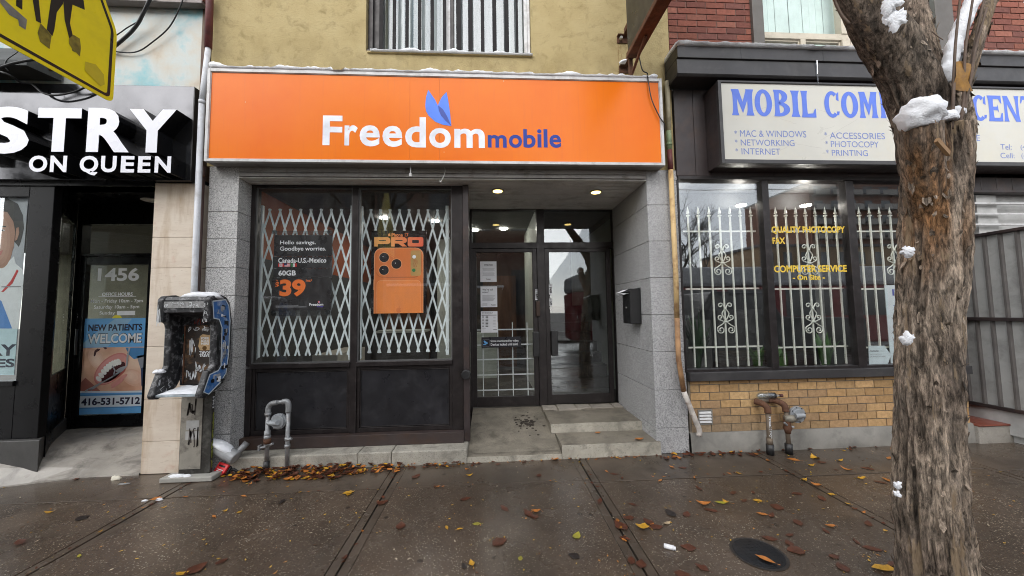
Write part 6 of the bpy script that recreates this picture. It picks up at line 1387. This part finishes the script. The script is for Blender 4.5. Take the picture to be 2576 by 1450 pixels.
# ------------------------------------------------------------------ cables on the left wall
def cab(pts, r_, label, Y=-.06): o = MB().tube(bez([(W(u, v, y)[0], y, W(u, v, y)[1]) for u, v, y in pts], 8), r_, 8).build('cable', BLACKPL, smooth=True); tag(o, label, 'cable')
cab([(382, -12, -.13), (362, 30, -.1), (345, 62, -.07), (318, 92, -.05), (262, 135, -.04), (180, 175, -.04)], .016, 'thick black cable bundle slanting down the mural wall')
cab([(462, -8, -.12), (452, 20, -.1), (426, 68, -.05), (385, 105, -.04), (345, 130, -.03), (300, 131, -.03), (255, 120, -.03)], .0065, 'thin black cable looping across the pale mural wall')
cab([(345, 56, -.07), (320, 70, -.05), (300, 84, -.05), (270, 100, -.05), (215, 95, -.05)], .0055, 'short thin wire branching off the thick cable bundle')
cab([(-10, 178, -.3), (22, 188, -.29), (52, 207, -.2), (80, 212, -.14), (108, 234, -.13), (140, 240, -.13), (185, 232, -.13), (214, 220, -.13)], .009, 'black wire sagging across the top of the black sign')
cab([(-5, 172, -.33), (40, 158, -.33), (90, 150, -.33), (140, 152, -.2), (200, 140, -.1)], .012, 'dark cable bundle running along the awning edge')
cab([(60, 105, -.25), (48, 100, -.25), (46, 108, -.25), (58, 116, -.25), (75, 118, -.25)], .004, 'small loop of wire hanging near the awning')
cab([(58, 110, -.25), (45, 130, -.28), (18, 150, -.3), (12, 165, -.31), (22, 180, -.3)], .004, 'thin curling wire hanging down over the awning')
# ------------------------------------------------------------------ street tree
TY_ = -2.1
prof_px = [(1640, 2268, 2480), (1560, 2262, 2466), (1450, 2257, 2453), (1360, 2252, 2440), (1270, 2243.6, 2429), (1170, 2248, 2421), (1071, 2251.6, 2417.7), (912, 2253.5, 2414), (791, 2254.4, 2418), (700, 2257, 2430), (624, 2260, 2437), (513, 2264.4, 2438), (402, 2268, 2446), (333, 2257, 2440)]
def tp_(v, l, r_):
    xa, za_ = W(l, v, TY_); xb_, zb_ = W(r_, v, TY_); c = (xa+xb_)/2; z = (za_+zb_)/2
    ph_ = math.atan2(c, TY_+CD); return Vector((c, TY_, z)), abs(xb_-xa)/2*math.cos(ph_)
tree = None
cen = [tp_(*p) for p in prof_px]
tree = thing('street_tree', 'rough barked street tree with snowy cut limbs standing at the right', 'tree', (cen[2][0].x, TY_, 0))
# ground end
def resample(path, step):
    out = []
    for (a, ra), (b, rb2) in zip(path, path[1:]):
        n = max(1, int((b-a).length/step))
        for i in range(n): t_ = i/n; out.append((a.lerp(b, t_), ra+(rb2-ra)*t_))
    return out+[path[-1]]
def barkc(p, seed):
    k = noise.noise(Vector((p.x*5, p.y*5, p.z*2.2))+Vector((seed, 0, 0)))
    base = Vector((.155, .12, .094)).lerp(Vector((.28, .225, .175)), max(0, min(1, .5+k)))
    return base
def barktube(name, path, seed, parent, amp=.09, n=72, step=.012, wound=None, dark=0, pale=None):
    R = resample(path, step); v = []; f = []; cols = []; m_ = len(R)
    sm = []
    for i in range(m_):
        a = R[max(0, i-6)][0]; b = R[min(m_-1, i+6)][0]; sm.append((b-a).normalized())
    ref = Vector((0, -1, 0)); acc = 0
    for i, ((c, r_), d) in enumerate(zip(R, sm)):
        e1 = (ref-d*ref.dot(d)).normalized(); e2 = d.cross(e1)
        for k in range(n):
            a = 2*math.pi*k/n; dirv = e1*math.cos(a)+e2*math.sin(a); L = acc
            q = Vector((math.cos(a)*r_*14+seed, math.sin(a)*r_*14, L*1.25))
            ridge = abs(noise.noise(q*1.9+Vector((0, 0, seed)))); ridge2 = abs(noise.noise(q*4.1+Vector((5, 1, 2)))); big = noise.noise(q*.5)
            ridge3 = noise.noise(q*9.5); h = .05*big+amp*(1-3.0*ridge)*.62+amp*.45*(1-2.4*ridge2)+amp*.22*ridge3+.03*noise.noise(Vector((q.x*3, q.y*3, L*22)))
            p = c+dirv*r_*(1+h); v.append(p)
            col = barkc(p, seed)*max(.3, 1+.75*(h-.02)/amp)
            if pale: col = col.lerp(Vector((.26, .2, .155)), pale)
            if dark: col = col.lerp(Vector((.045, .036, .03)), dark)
            if wound:
                w = max(0, min(1, 1.6*(1-abs(L-wound[0])/wound[1])))*max(0, min(1, 1.3*(math.cos(a-wound[2])-.25)+1.3*noise.noise(q*.9)+.5*noise.noise(q*3.1)))
                col = col.lerp(Vector((.25, .13, .058))*(1+1.2*noise.noise(q*2.5)), max(0, min(.92, w)))
            cols.append(tuple(max(.008, x) for x in col))
        if i+1 < m_: acc += (R[i+1][0]-c).length
    for i in range(m_-1):
        for k in range(n): f.append((i*n+k, i*n+(k+1) % n, (i+1)*n+(k+1) % n, (i+1)*n+k))
    v.append(R[-1][0]); cols.append((.1, .06, .03)); v.append(R[0][0]); cols.append((.05, .04, .03))
    for k in range(n): f.append(((m_-1)*n+k, (m_-1)*n+(k+1) % n, len(v)-2)); f.append(((k+1) % n, k, len(v)-1))
    # loose bark flakes standing off the surface
    fr_ = random.Random(seed)
    for _ in range(int(10*m_/10)):
        i = fr_.randrange(2, m_-3); k = fr_.randrange(n); p = Vector(v[i*n+k]); c, r_ = R[i]; o_ = (p-c).normalized(); d = sm[i]; s_ = o_.cross(d).normalized()
        L = fr_.uniform(.015, .06); w = fr_.uniform(.004, .014); lift = fr_.uniform(.004, .02); sg = fr_.choice((-1, 1)); b0 = len(v)
        v += [p+s_*w-o_*.004, p-s_*w-o_*.004, p+d*sg*L*.6+s_*w*1.2+o_*lift*.4, p+d*sg*L*.6-s_*w+o_*lift*.4, p+d*sg*L+s_*w*.3+o_*lift]
        cc = barkc(p, seed)*fr_.uniform(.6, 2.0); cols += [tuple(cc)]*5; f += [(b0, b0+1, b0+3, b0+2), (b0+2, b0+3, b0+4)]
    me = bpy.data.meshes.new(name); me.from_pydata([tuple(x) for x in v], [], f); me.materials.append(BARK)
    at = me.color_attributes.new('col', 'FLOAT_COLOR', 'POINT')
    for i, c in enumerate(cols): at.data[i].color = (*c, 1)
    for p in me.polygons: p.use_smooth = True
    o = bpy.data.objects.new(name, me); COL.objects.link(o); child(o, parent); return o
base = Vector((cen[0][0].x, TY_, -.02)); path = [(base, cen[0][1]*1.12)]+[c for c in cen if c[0].z > .03]
up = Vector((0, 0, 1))
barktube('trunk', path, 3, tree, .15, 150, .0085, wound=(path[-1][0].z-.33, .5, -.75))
def lim(pts, Y0=TY_):
    out = []
    for (u, v, hw, Y) in pts:
        x, z = W(u, v, Y); x2, _ = W(u+hw, v, Y); ph_ = math.atan2(x, Y+CD); out.append((Vector((x, Y, z)), abs(x2-x)*math.cos(ph_)))
    return out
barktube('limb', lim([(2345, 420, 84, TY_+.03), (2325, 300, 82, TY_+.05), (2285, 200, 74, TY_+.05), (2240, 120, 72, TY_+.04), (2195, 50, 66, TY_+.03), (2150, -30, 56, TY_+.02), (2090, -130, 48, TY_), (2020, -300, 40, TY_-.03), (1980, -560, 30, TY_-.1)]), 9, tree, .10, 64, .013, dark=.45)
barktube('limb', lim([(2385, 400, 56, TY_+.07), (2355, 280, 58, TY_+.09), (2328, 180, 50, TY_+.1), (2308, 90, 42, TY_+.12), (2292, 0, 38, TY_+.15), (2270, -120, 36, TY_+.2), (2262, -320, 30, TY_+.3), (2280, -600, 22, TY_+.35)]), 14, tree, .12, 56, .013, pale=.55)
barktube('stub', lim([(2408, 400, 40, TY_-.02), (2422, 320, 38, TY_-.03), (2415, 262, 34, TY_-.03), (2412, 240, 26, TY_-.03)]), 19, tree, .12, 40, .013)
barktube('stub', lim([(2340, 620, 40, TY_+.02), (2330, 520, 52, TY_-.02), (2320, 430, 54, TY_-.06), (2316, 360, 56, TY_-.09), (2316, 318, 54, TY_-.1)]), 23, tree, .14, 70, .0095, wound=(.25, .5, -.6))
barktube('branch', lim([(2412, 300, 20, TY_-.0), (2425, 215, 22, TY_-.0), (2450, 120, 24, TY_-.02), (2478, 40, 22, TY_-.04), (2505, -40, 20, TY_-.06), (2540, -140, 18, TY_-.1), (2570, -300, 14, TY_-.15), (2580, -460, 9, TY_-.2)]), 27, tree, .12, 30, .013, pale=.2)
# snow lying on the limbs
def sb(u, v, Y, rx, ry, rz, seed, low=-.5, amp=.2, fr=1.9, name='snow_patch'):
    x, z = W(u, v, Y); MB().blob((x, Y, z), rx, ry, rz, seed, amp, 28, 18, low, fr=fr).build(name, SNOW, tree, smooth=True)
def cling(u, v, Y, r, seed, st=1.0):                        # a ragged crust of snow stuck to the bark, facing the street
    x, z = W(u, v, Y); c = Vector((x, Y, z)); nrm = (Vector((0, -CD, CZ))-c); nrm.z = 0; nrm.normalize(); e1 = Vector((0, 0, 1)).cross(nrm); n = 64; vv = [c+nrm*.006]; ff = []
    for j in (1, 2, 3):
        for k in range(n):
            a = 2*math.pi*k/n; q = r*(1+.6*noise.noise(Vector((math.cos(a)*1.2, math.sin(a)*1.2, seed)))+.22*noise.noise(Vector((math.cos(a)*4, math.sin(a)*4, seed)))+.16*noise.noise(Vector((math.cos(a)*11, math.sin(a)*11, seed))))*j/3
            vv.append(c+e1*q*math.cos(a)*.8+Vector((0, 0, 1))*q*math.sin(a)*st+nrm*(.006, .006, .004, -.008)[j]*(1+.5*noise.noise(Vector((q*60, a*3, seed)))))
    for k in range(n): ff.append((0, 1+k, 1+(k+1) % n)); ff += [(1+j*n+k, 1+(j+1)*n+k, 1+(j+1)*n+(k+1) % n, 1+j*n+(k+1) % n) for j in (0, 1)]
    MB().add(vv, ff).build('snow_patch', SNOW, tree, smooth=True)
sb(2315, 290, TY_-.115, .082, .085, .085, 3, -.85, .22, 2.2); sb(2388, 296, TY_-.1, .035, .03, .035, 5); sb(2408, 284, TY_-.08, .03, .03, .035, 6)
cling(2252, 46, TY_-.12, .048, 7, 1.3); cling(2240, 8, TY_-.12, .05, 8)
# the long ridge on the branch: one lumpy crust
rid = bez([(W(u, v, TY_-.03)[0], TY_-.035, W(u, v, TY_-.03)[1]) for u, v in ((2382, 212), (2392, 160), (2405, 110), (2428, 55), (2450, 5), (2478, -60), (2500, -110))], 8); nr = len(rid)
vv = []
for i, p in enumerate(rid):
    d = (rid[min(i+1, nr-1)]-rid[max(i-1, 0)]).normalized(); e1 = Vector((0, -1, 0)); e2 = d.cross(e1).normalized(); w = (.034+.012*noise.noise(Vector((i*.33, 2, 0))))*min(1, .3+i*.25)
    if e2.x > 0: e2 = -e2
    for k in range(20):
        a = 2*math.pi*k/20; q = w*(1+.2*noise.noise(Vector((math.cos(a)*1.5, math.sin(a)*1.5+i*.3, 4)))); vv.append(p+e1*q*math.cos(a)*.9+e2*(q*math.sin(a)*1.0+w*.35))
MB().add(vv, [(i*20+k, i*20+(k+1) % 20, (i+1)*20+(k+1) % 20, (i+1)*20+k) for i in range(nr-1) for k in range(20)]+[tuple(range(20)), tuple((nr-1)*20+k for k in range(20))]).build('snow_ridge', SNOW, tree, smooth=True)
for u, v_, r_, s_ in ((2280, 632, .03, 1), (2284, 852, .03, 2), (2258, 1222, .02, 3), (2256, 1245, .016, 4)): cling(u, v_, TY_-.06 if v_ > 1000 else TY_-.075, r_, s_+.3)
# shoots, dead leaf, splinter
def shoot(pts, r0_, r1_): q = bez([(W(u, v, Y)[0], Y, W(u, v, Y)[1]) for u, v, Y in pts], 6); n = len(q); MB().tube(q, [r0_+(r1_-r0_)*i/(n-1) for i in range(n)], 7).build('twig', M('twig bark', (.11, .075, .055), .7, 0, .3, 20), tree, smooth=True)
for pts in ([(2394, 325, TY_-.1), (2398, 250, TY_-.11), (2403, 120, TY_-.11), (2417, -20, TY_-.12)], [(2414, 320, TY_-.1), (2425, 240, TY_-.11), (2428, 130, TY_-.12), (2450, -20, TY_-.13)], [(2426, 250, TY_-.08), (2442, 170, TY_-.1), (2462, 60, TY_-.11), (2480, -20, TY_-.12)], [(2418, 300, TY_-.1), (2440, 210, TY_-.12), (2452, 130, TY_-.12), (2482, 20, TY_-.12)]): shoot(pts, .0075, .0045)
shoot([(2136, 62, TY_+.02), (2115, 35, TY_+.02), (2095, -10, TY_+.02)], .009, .005); shoot([(2345, 80, TY_+.03), (2360, 92, TY_+.0), (2372, 100, TY_-.02)], .003, .002)
v = []; f = []
ctr = [W(u, v_, TY_-.115) for u, v_ in ((2405, 155), (2425, 150), (2436, 165), (2445, 190), (2448, 215), (2440, 233), (2425, 230), (2402, 222), (2398, 195))]
cx0, cz0 = W(2424, 195, TY_-.115); v = [(cx0, TY_-.125, cz0)]+[(x, TY_-.115+.012*math.sin(i*2.1), z) for i, (x, z) in enumerate(ctr)]
MB().add(v, [(0, 1+i, 1+(i+1) % len(ctr)) for i in range(len(ctr))]).build('dead_leaf', M('ochre dead leaf', (.3, .15, .025), .6, 0, .3, 30, (.12, .05, .015), .6, 22, .3), tree, smooth=True)
a = W(2352, 358, TY_-.19); b = W(2392, 384, TY_-.2); MB().prism([(a[0], a[1]), (a[0]+.01, a[1]+.018), (b[0], b[1]+.008), (b[0]-.005, b[1]-.012)], 'y', TY_-.2, TY_-.185).build('splinter', M('bare wood', (.3, .18, .09), .7), tree)
# ------------------------------------------------------------------ fallen leaves
LCOL = {'y': ('yellow', (.5, .27, .025)), 'o': ('orange', (.42, .15, .03)), 'b': ('brown', (.085, .026, .012)), 'd': ('blackened', (.02, .014, .012)), 'g': ('greenish', (.3, .27, .03)), 'p': ('pale', (.5, .38, .24))}
LM = {k: M('leaf '+n_, c_, .38, 0, .3, 25, tuple(x*.3 for x in c_), .6, 35, .25, 60) for k, (n_, c_) in LCOL.items()}
def leafgeo(mb, cx, cy, cz, L, w, ang, curl, tilt, r):
    n = 6; v = []; ca, sa = math.cos(ang), math.sin(ang)
    for i in range(n+1):
        t_ = i/n; x = (t_-.5)*L; ww = w*math.sin(math.pi*min(1, .03+.97*t_**.85))**.9*(1+.25*r.uniform(-1, 1)); lift = curl*(2*abs(t_-.5))**2*L
        for s_ in (-1, 0, 1):
            yy = s_*ww; z = cz+.003+lift+abs(s_)*ww*tilt+r.uniform(0, .001); v.append((cx+x*ca-yy*sa, cy+x*sa+yy*ca, z))
    st = [(cx-.5*L*ca, cy-.5*L*sa, cz+.003+curl*L), (cx-.72*L*ca, cy-.72*L*sa, cz+.004), (cx-.72*L*ca+.002, cy-.72*L*sa+.003, cz+.006)]
    mb.add(v, [(3*i+j, 3*i+j+1, 3*i+j+4, 3*i+j+3) for i in range(n) for j in (0, 1)]); mb.add(st, [(0, 1, 2)])
lv = [(65, 88, 'y', 1), (320, 108, 'b', 1), (552, 75, 'o', 1), (565, 105, 'y', 1), (697, 52, 'b', .9), (420, 157, 'o', .6), (10, 187, 'y', 1), (548, 212, 'b', 1), (725, 254, 'b', 1.1), (838, 280, 'b', 1.3), (862, 295, 'b', 1.2), (870, 272, 'o', .8), (165, 230, 'b', 1.2), (248, 336, 'b', 1.1), (460, 343, 'y', .7), (522, 352, 'y', .5), (597, 327, 'g', .8), (705, 410, 'b', 1.3), (575, 513, 'y', 1), (540, 520, 'd', .9), (1045, 475, 'd', .8), (800, 485, 'g', .5), (1060, 380, 'g', .9), (1165, 222, 'b', 1.2), (1260, 335, 'b', 1.3), (1295, 300, 'b', .9), (1315, 237, 'b', .8), (1360, 347, 'y', 1.1), (1390, 318, 'b', 1.4), (1425, 342, 'b', 1.2), (1405, 330, 'o', .7), (1475, 325, 'p', .8), (1490, 278, 'd', 1.1), (1565, 282, 'b', .9), (1640, 238, 'o', 1.3), (1675, 264, 'b', 1.1), (1780, 183, 'b', .9), (1620, 163, 'b', 1), (1745, 225, 'y', 1), (1720, 228, 'g', .9), (1830, 220, 'b', 1), (1890, 220, 'y', .8), (1910, 282, 'o', 1.3), (1955, 287, 'b', 1.2), (1980, 248, 'b', 1.1), (1870, 182, 'b', .9), (2070, 187, 'b', .8), (2185, 208, 'b', 1), (2075, 320, 'b', .9), (2040, 378, 'b', .9), (1945, 395, 'b', 1), (2035, 415, 'b', 1.2), (2065, 450, 'b', 1.2), (2205, 360, 'b', 1.2), (2225, 338, 'o', 1), (2345, 408, 'b', 1.3), (2415, 440, 'b', 1.3), (2245, 478, 'b', 1.2), (2280, 525, 'b', 1.1), (2470, 537, 'y', 1.3), (2520, 512, 'b', 1.1), (1635, 528, 'b', 1.2), (1545, 561, 'b', 1), (1355, 512, 'b', 1.4), (1310, 495, 'b', 1.1), (1570, 436, 'b', 1), (1230, 97, 'b', 1.1), (1195, 84, 'o', .9), (1495, 65, 'o', .6), (1545, 68, 'b', .9), (1805, 95, 'y', .8), (1602, 117, 'o', .6), (1443, 128, 'o', .8), (2155, 25, 'y', 1.3), (2055, 30, 'o', 1.2), (2190, 44, 'b', 1.2), (2135, 57, 'y', .9), (2270, 35, 'y', 1.1), (2300, 78, 'o', 1.3), (2395, 72, 'b', 1.2), (2365, 120, 'y', .8), (2455, 135, 'b', 1.1), (2490, 127, 'o', 1.2), (2495, 23, 'o', .9), (950, 12, 'o', 1), (1070, 20, 'b', .9), (885, 103, 'b', .8), (1925, 495, 'o', 1.1), (2105, 125, 'y', .8), (2160, 150, 'o', 1), (2230, 190, 'y', .6), (2400, 325, 'b', 1), (2480, 360, 'y', .6)]
lv = [(872+.5468*a, 1140.4+.5468*b, c, s_) for a, b, c, s_ in lv]
lv += [(.5605*a, 637.3+.5605*b, c, s_) for a, b, c, s_ in ((225, 1165, 'y', 1), (285, 968, 'o', 1.1), (390, 953, 'o', .9), (475, 960, 'b', .9), (450, 1252, 'y', .6), (960, 1183, 'o', .8), (835, 1095, 'o', .6), (735, 1145, 'y', .6), (1010, 1158, 'y', .5), (1075, 1163, 'y', .6), (995, 1385, 'b', 1.1), (880, 1420, 'b', 1.3), (820, 1442, 'y', .7), (355, 1360, 'g', .5), (90, 1300, 'b', 1.1), (365, 1190, 'd', .9), (700, 1108, 'o', .8))]
lv += [(570.2+.2474*a, 925.7+.2474*b, c, s_) for a, b, c, s_ in ((240, 1190, 'o', 1.1), (720, 1125, 'o', 1), (895, 1135, 'y', .5), (1075, 1125, 'y', 1), (1365, 1060, 'y', 1), (1930, 1110, 'b', .9), (1245, 1290, 'y', 1.1), (165, 1310, 'o', 1), (560, 1365, 'd', .8), (2440, 1330, 'b', .9), (2150, 1213, 'o', .5), (500, 1310, 'y', .4), (620, 1212, 'y', .5))]
lr = random.Random(4)
for i, (u, v_, c, s_) in enumerate(lv):
    zb2 = .0
    x, y = WG(u, v_, zb2)
    if y > -.02: y = -.05
    if abs(x-ex) < .12 and abs(y-ey) < .1: zb2 = .008
    m = MB(); L = .08*s_*lr.uniform(.65, 1.3); leafgeo(m, x, y, zb2, L, L*.25*lr.uniform(.7, 1.5), lr.uniform(0, math.pi), lr.uniform(0, .3) if c in 'oyp' else lr.uniform(0, .06), lr.uniform(0, .6) if c in 'oy' else lr.uniform(0, .12), lr)
    o = m.build('fallen_leaf', LM[c], smooth=True)
    sz_ = 'small' if s_ < .75 else ('large' if s_ > 1.15 else '')
    where = 'along the foot of the shopfronts' if y > -.45 else ('near the manhole cover' if math.hypot(x-ex, y-ey) < .6 else ('by the street tree' if x > 2.6 else ('in front of the payphone' if x < -1.9 else ('before the entrance ramp' if x > -.3 else 'before the black shop window'))))
    tag(o, f"{sz_} {LCOL[c][0]} fallen leaf on the wet pavement {where}".strip(), 'leaf', 'fallen leaves on the wet pavement')
for (x, y, c, z) in [(1504, 1064, 'o', .135), (1612, 1083, 'o', .14)]:
    gx_, gy_ = WG(x, y+26, z); m = MB(); leafgeo(m, gx_, max(gy_, .04), z, .075 if x < 1600 else .11, .02 if x < 1600 else .03, .3, .1, .3, lr); o = m.build('fallen_leaf', LM[c], smooth=True)
    tag(o, 'single orange leaf lying in the middle of the lower step' if x < 1600 else 'large curled orange leaf at the pier end of the lower step', 'leaf', 'fallen leaves on the entrance steps')
# drift of leaves and crumbs against the shopfronts
m = MB(); dr_ = random.Random(9); cl = [LCOL[k][1] for k in 'obbboybb']
def drift(x0, x1, y0, y1, n, zmax, smin, smax):
    for _ in range(n):
        t_ = dr_.random()**1.5; x = dr_.uniform(x0, x1); y = y1-(y1-y0)*t_; k = dr_.uniform(.7, 1.4); m.col = tuple(q*k for q in dr_.choice(cl)); L = dr_.uniform(smin, smax)
        leafgeo(m, x, y, dr_.random()*zmax*(1-t_), L, L*dr_.uniform(.2, .34), dr_.uniform(0, 6.3), dr_.uniform(0, .3), dr_.uniform(0, .6), dr_)
drift(-2.45, -1.4, -.27, -.06, 260, .05, .035, .085); drift(-1.5, -.9, -.2, -.06, 60, .04, .03, .08); drift(-1.2, -.2, -.13, -.055, 90, .02, .015, .05); drift(-.25, 1.75, -.1, -.045, 70, .005, .01, .04); drift(1.75, 2.9, -.14, -.04, 36, .012, .03, .09); drift(2.9, 5.2, -.12, -.045, 24, .006, .02, .06); [drift(x_-.02, x_+.02, -1.6, -.1, 16, .003, .015, .05) for x_ in (-.93, .88, 2.74, -2.79)]; drift(-2.0, 4.0, -.53, -.5, 30, .003, .012, .04); drift(-2.72, -2.4, -.15, -.0, 25, .03, .04, .09); drift(1.5, 1.72, .02, .1, 6, .14, .03, .06)
m.col = (1, 1, 1)
o = m.build('leaf_litter', attr_mat('leaf litter surface', .5, .2, 60, .35), smooth=True); tag(o, 'drift of small orange and brown leaves along the foot of the shopfronts', 'leaf litter', kind='stuff')
m = MB()
for _ in range(900):
    x, y = dr_.uniform(-4.5, 5), dr_.uniform(-2.2, -.08); k = dr_.uniform(.6, 1.3); c = dr_.choice(((.5, .3, .04), (.42, .18, .03), (.5, .42, .3), (.12, .05, .02), (.55, .35, .05))); m.col = tuple(q*k for q in c); L = dr_.uniform(.006, .022); leafgeo(m, x, y, -.001, L, L*.28, dr_.uniform(0, 6.3), .02, .05, dr_)
m.col = (1, 1, 1); o = m.build('leaf_crumbs', MAT['leaf litter surface'], smooth=True); tag(o, 'scattered yellow crumbs of torn leaves over the wet pavement', 'leaf crumbs', kind='stuff')
def bit(u, v_, L, w, h, mt, label, cat, ang=.3):
    x, y = WG(u, v_); m = MB(); m.blob((x, y, .002), L, w, h, int(u), .35, 14, 8, -.2); o = m.build(cat.replace(' ', '_'), mt, smooth=True); tag(o, label, cat)
bit(292, 1206, .045, .022, .03, M('crumpled paper', (.7, .66, .55), .7), 'crumpled white paper scrap in front of the travertine pier', 'paper scrap')
bit(314, 1218, .05, .016, .006, M('grey stone', (.25, .25, .25), .7), 'flat grey stone chip in front of the travertine pier', 'stone chip')
bit(401, 1258, .03, .014, .014, SNOW, 'small lump of snow on the pavement before the payphone', 'snow lump'); bit(364, 1261, .025, .012, .01, SNOW, 'tiny crumb of snow left of the snow lump', 'snow crumb')
x, y = WG(1685, 1381); m = MB().tube([(x-.03, y+.016, .012), (x+.02, y-.014, .012)], .014, 12, 0); m.tube([(x+.0195, y-.0137, .012), (x+.03, y-.02, .012)], .0105, 12, 1); o = m.build('paper_scrap', [WHITEP, PAPER], smooth=True); tag(o, 'small white rolled paper scrap on the pavement near the manhole cover', 'paper scrap')
# ------------------------------------------------------------------ across the street (seen mirrored in the shop glass)
BRN = M('far brown brick', (.14, .08, .055), .9, 0, .2, 2); GRYR = M('grey far roof', (.1, .1, .11), .8); DKG = M('dark window glass', (.03, .035, .045), .15)
def block(name, label, x0, x1, y0, y1, h, mat_, fl, bays, balc=False):
    t = thing(name, label, 'building', ((x0+x1)/2, (y0+y1)/2, 0)); MB().box(x0, x1, y0, y1, -.2, h).build('wall', mat_, t)
    MB().box(x0-.2, x1+.2, y0-.2, y1+.2, h, h+.3).build('roof', GRYR, t)
    fh = h/fl; bw_ = (x1-x0)/bays; cnt = 0
    m = MB(); b = MB(); s = MB()
    for i in range(fl):
        for j in range(bays):
            xc, zc = x0+bw_*(j+.5), fh*(i+.5); m.box(xc-bw_*.24, xc+bw_*.24, y1+.005, y1+.03, zc-fh*.25, zc+fh*.28)
            if balc: b.box(xc-bw_*.4, xc+bw_*.4, y1, y1+1.1, zc-fh*.42, zc-fh*.36); b.box(xc-bw_*.4, xc+bw_*.4, y1+1.05, y1+1.1, zc-fh*.36, zc-fh*.05)
    m.build('window', DKG, t)
    if balc: b.build('balcony', M('far balcony concrete', (.3, .28, .26), .8), t)
    return t
block('apartment_building', 'tall brown apartment tower mirrored in the computer shop glass', 63, 105, -80, -62, 26, M('far red brick', (.16, .075, .05), .9), 9, 12, True)
block('low_building', 'low tan brick building mirrored in the computer shop glass', 33, 62, -50, -38, 9.0, M('far tan brick', (.24, .16, .09), .9), 3, 12)
block('low_building', 'small tan building mirrored at the left of the computer shop glass', 23.5, 29, -46, -38, 5.2, MAT['far tan brick'], 2, 4)
hb = block('brick_house', 'brown brick house with a snowy porch across the street', -6.5, 3.0, -24, -16, 10.5, M('far house brick', (.13, .06, .04), .9), 2, 4)
block('low_building', 'dark grey flats across the street, mirrored in the phone shop window', -26, -6.9, -26, -16.5, 12, M('far grey render', (.12, .12, .115), .9), 4, 9)
m = MB(); m.box(-5.5, .6, -16, -13.8, 2.6, 2.85); [m.box(x-.25, x+.25, -14.3, -13.8, .0, 2.6) for x in (-5.2, -2.4, .3)]; m.build('porch', M('far porch stone', (.2, .12, .08), .9), hb)
MB().box(-5.6, .7, -16.1, -13.7, 2.86, 2.98).build('porch_snow', SNOW, hb)
m = MB(); [m.box(-1.9, -.1, -14.6+.3*i, -13.2, -.02, 1.1-.18*i) for i in range(6)]; m.build('stair', MAT['far porch stone'], hb)
tk = thing('parked_truck', 'dark pickup truck parked at the kerb, mirrored in the shop glass', 'truck', (7.5, -6.6, -.15))
m = MB(); m.prism([(4.8, .35), (10.6, .35), (10.6, 1.2), (8.3, 1.25), (8.1, 1.3), (7.7, 1.95), (6.1, 2.0), (5.6, 1.3), (4.8, 1.15)], 'y', -7.5, -5.7); m.build('body', M('black car paint', (.012, .013, .016), .4, coat=.1), tk, bevel=.05)
m = MB(); m.prism([(5.85, 1.32), (7.85, 1.32), (7.6, 1.85), (6.2, 1.88)], 'y', -5.695, -5.68); m.build('side_window', DKG, tk)
for x in (5.7, 9.5): MB().tube([(x, -5.9, .2), (x, -5.65, .2)], .36, 20).build('wheel', BLACKPL, tk)
tr = thing('streetcar', 'red and white streetcar passing on the road, mirrored in the shop glass', 'streetcar', (13, -10, -.15))
MB().box(3.5, 24, -11, -8.7, .2, 2.3).build('lower_body', M('streetcar red', (.2, .015, .018), .5), tr, bevel=.1); MB().box(3.5, 24, -10.98, -8.72, 2.31, 3.05).build('upper_body', M('streetcar white', (.4, .4, .41), .5), tr, bevel=.15)
m = MB(); [m.box(4.2+2.2*i, 6+2.2*i, -8.69, -8.68, 1.2, 2.2) for i in range(9)]; m.build('window', DKG, tr)
# bare trees and wires opposite
def baretree(x, y, h, seed, label):
    t = thing('bare_tree', label, 'tree', (x, y, -.1)); r = random.Random(seed); m = MB()
    MB().tube([(x, y, -.15), (x+.1, y, h*.3), (x+.05, y, h*.45)], [.22, .17, .13], 10).build('trunk', M('far bark', (.05, .04, .035), .9), t)
    def br(p, d, L, rad, k):
        q = p+d*L; mid = p+d*L*.5+Vector((r.uniform(-1, 1), r.uniform(-1, 1), r.uniform(-1, 1)))*L*.08; m.tube([p, mid, q], [rad, rad*.8, rad*.55], 5, cap=False)
        if k: [br(p+d*L*r.uniform(.5, 1), (d+Vector((r.uniform(-.8, .8), r.uniform(-.8, .8), r.uniform(-.2, .7)))).normalized(), L*r.uniform(.55, .8), rad*.55, k-1) for _ in range(3)]
    for _ in range(5): br(Vector((x+.05, y, h*r.uniform(.3, .45))), Vector((r.uniform(-.6, .6), r.uniform(-.6, .6), 1)).normalized(), h*.24, .07, 4)
    m.build('crown', MAT['far bark'], t)
baretree(10.5, -16, 9, 1, 'bare tree across the street, mirrored beside the tan building'); baretree(21, -30, 10, 2, 'bare tree far across the street before the long tan building'); baretree(-3.0, -5.0, 8, 5, 'bare street tree behind the camera, mirrored in the upstairs window')
for i, (y, z) in enumerate(((-7.5, 6.2), (-7.8, 6.9), (-12, 7.4), (-12.2, 8.2))):
    o = MB().tube([(-40+4*k, y, z-.35*math.sin(math.pi*(k % 8)/8)) for k in range(21)], .018, 5).build('overhead_wire', BLACKPL); tag(o, ['lowest', 'second lowest', 'second highest', 'highest'][i]+' overhead wire running along the street, mirrored in the glass', 'wire', 'overhead wires along the street')
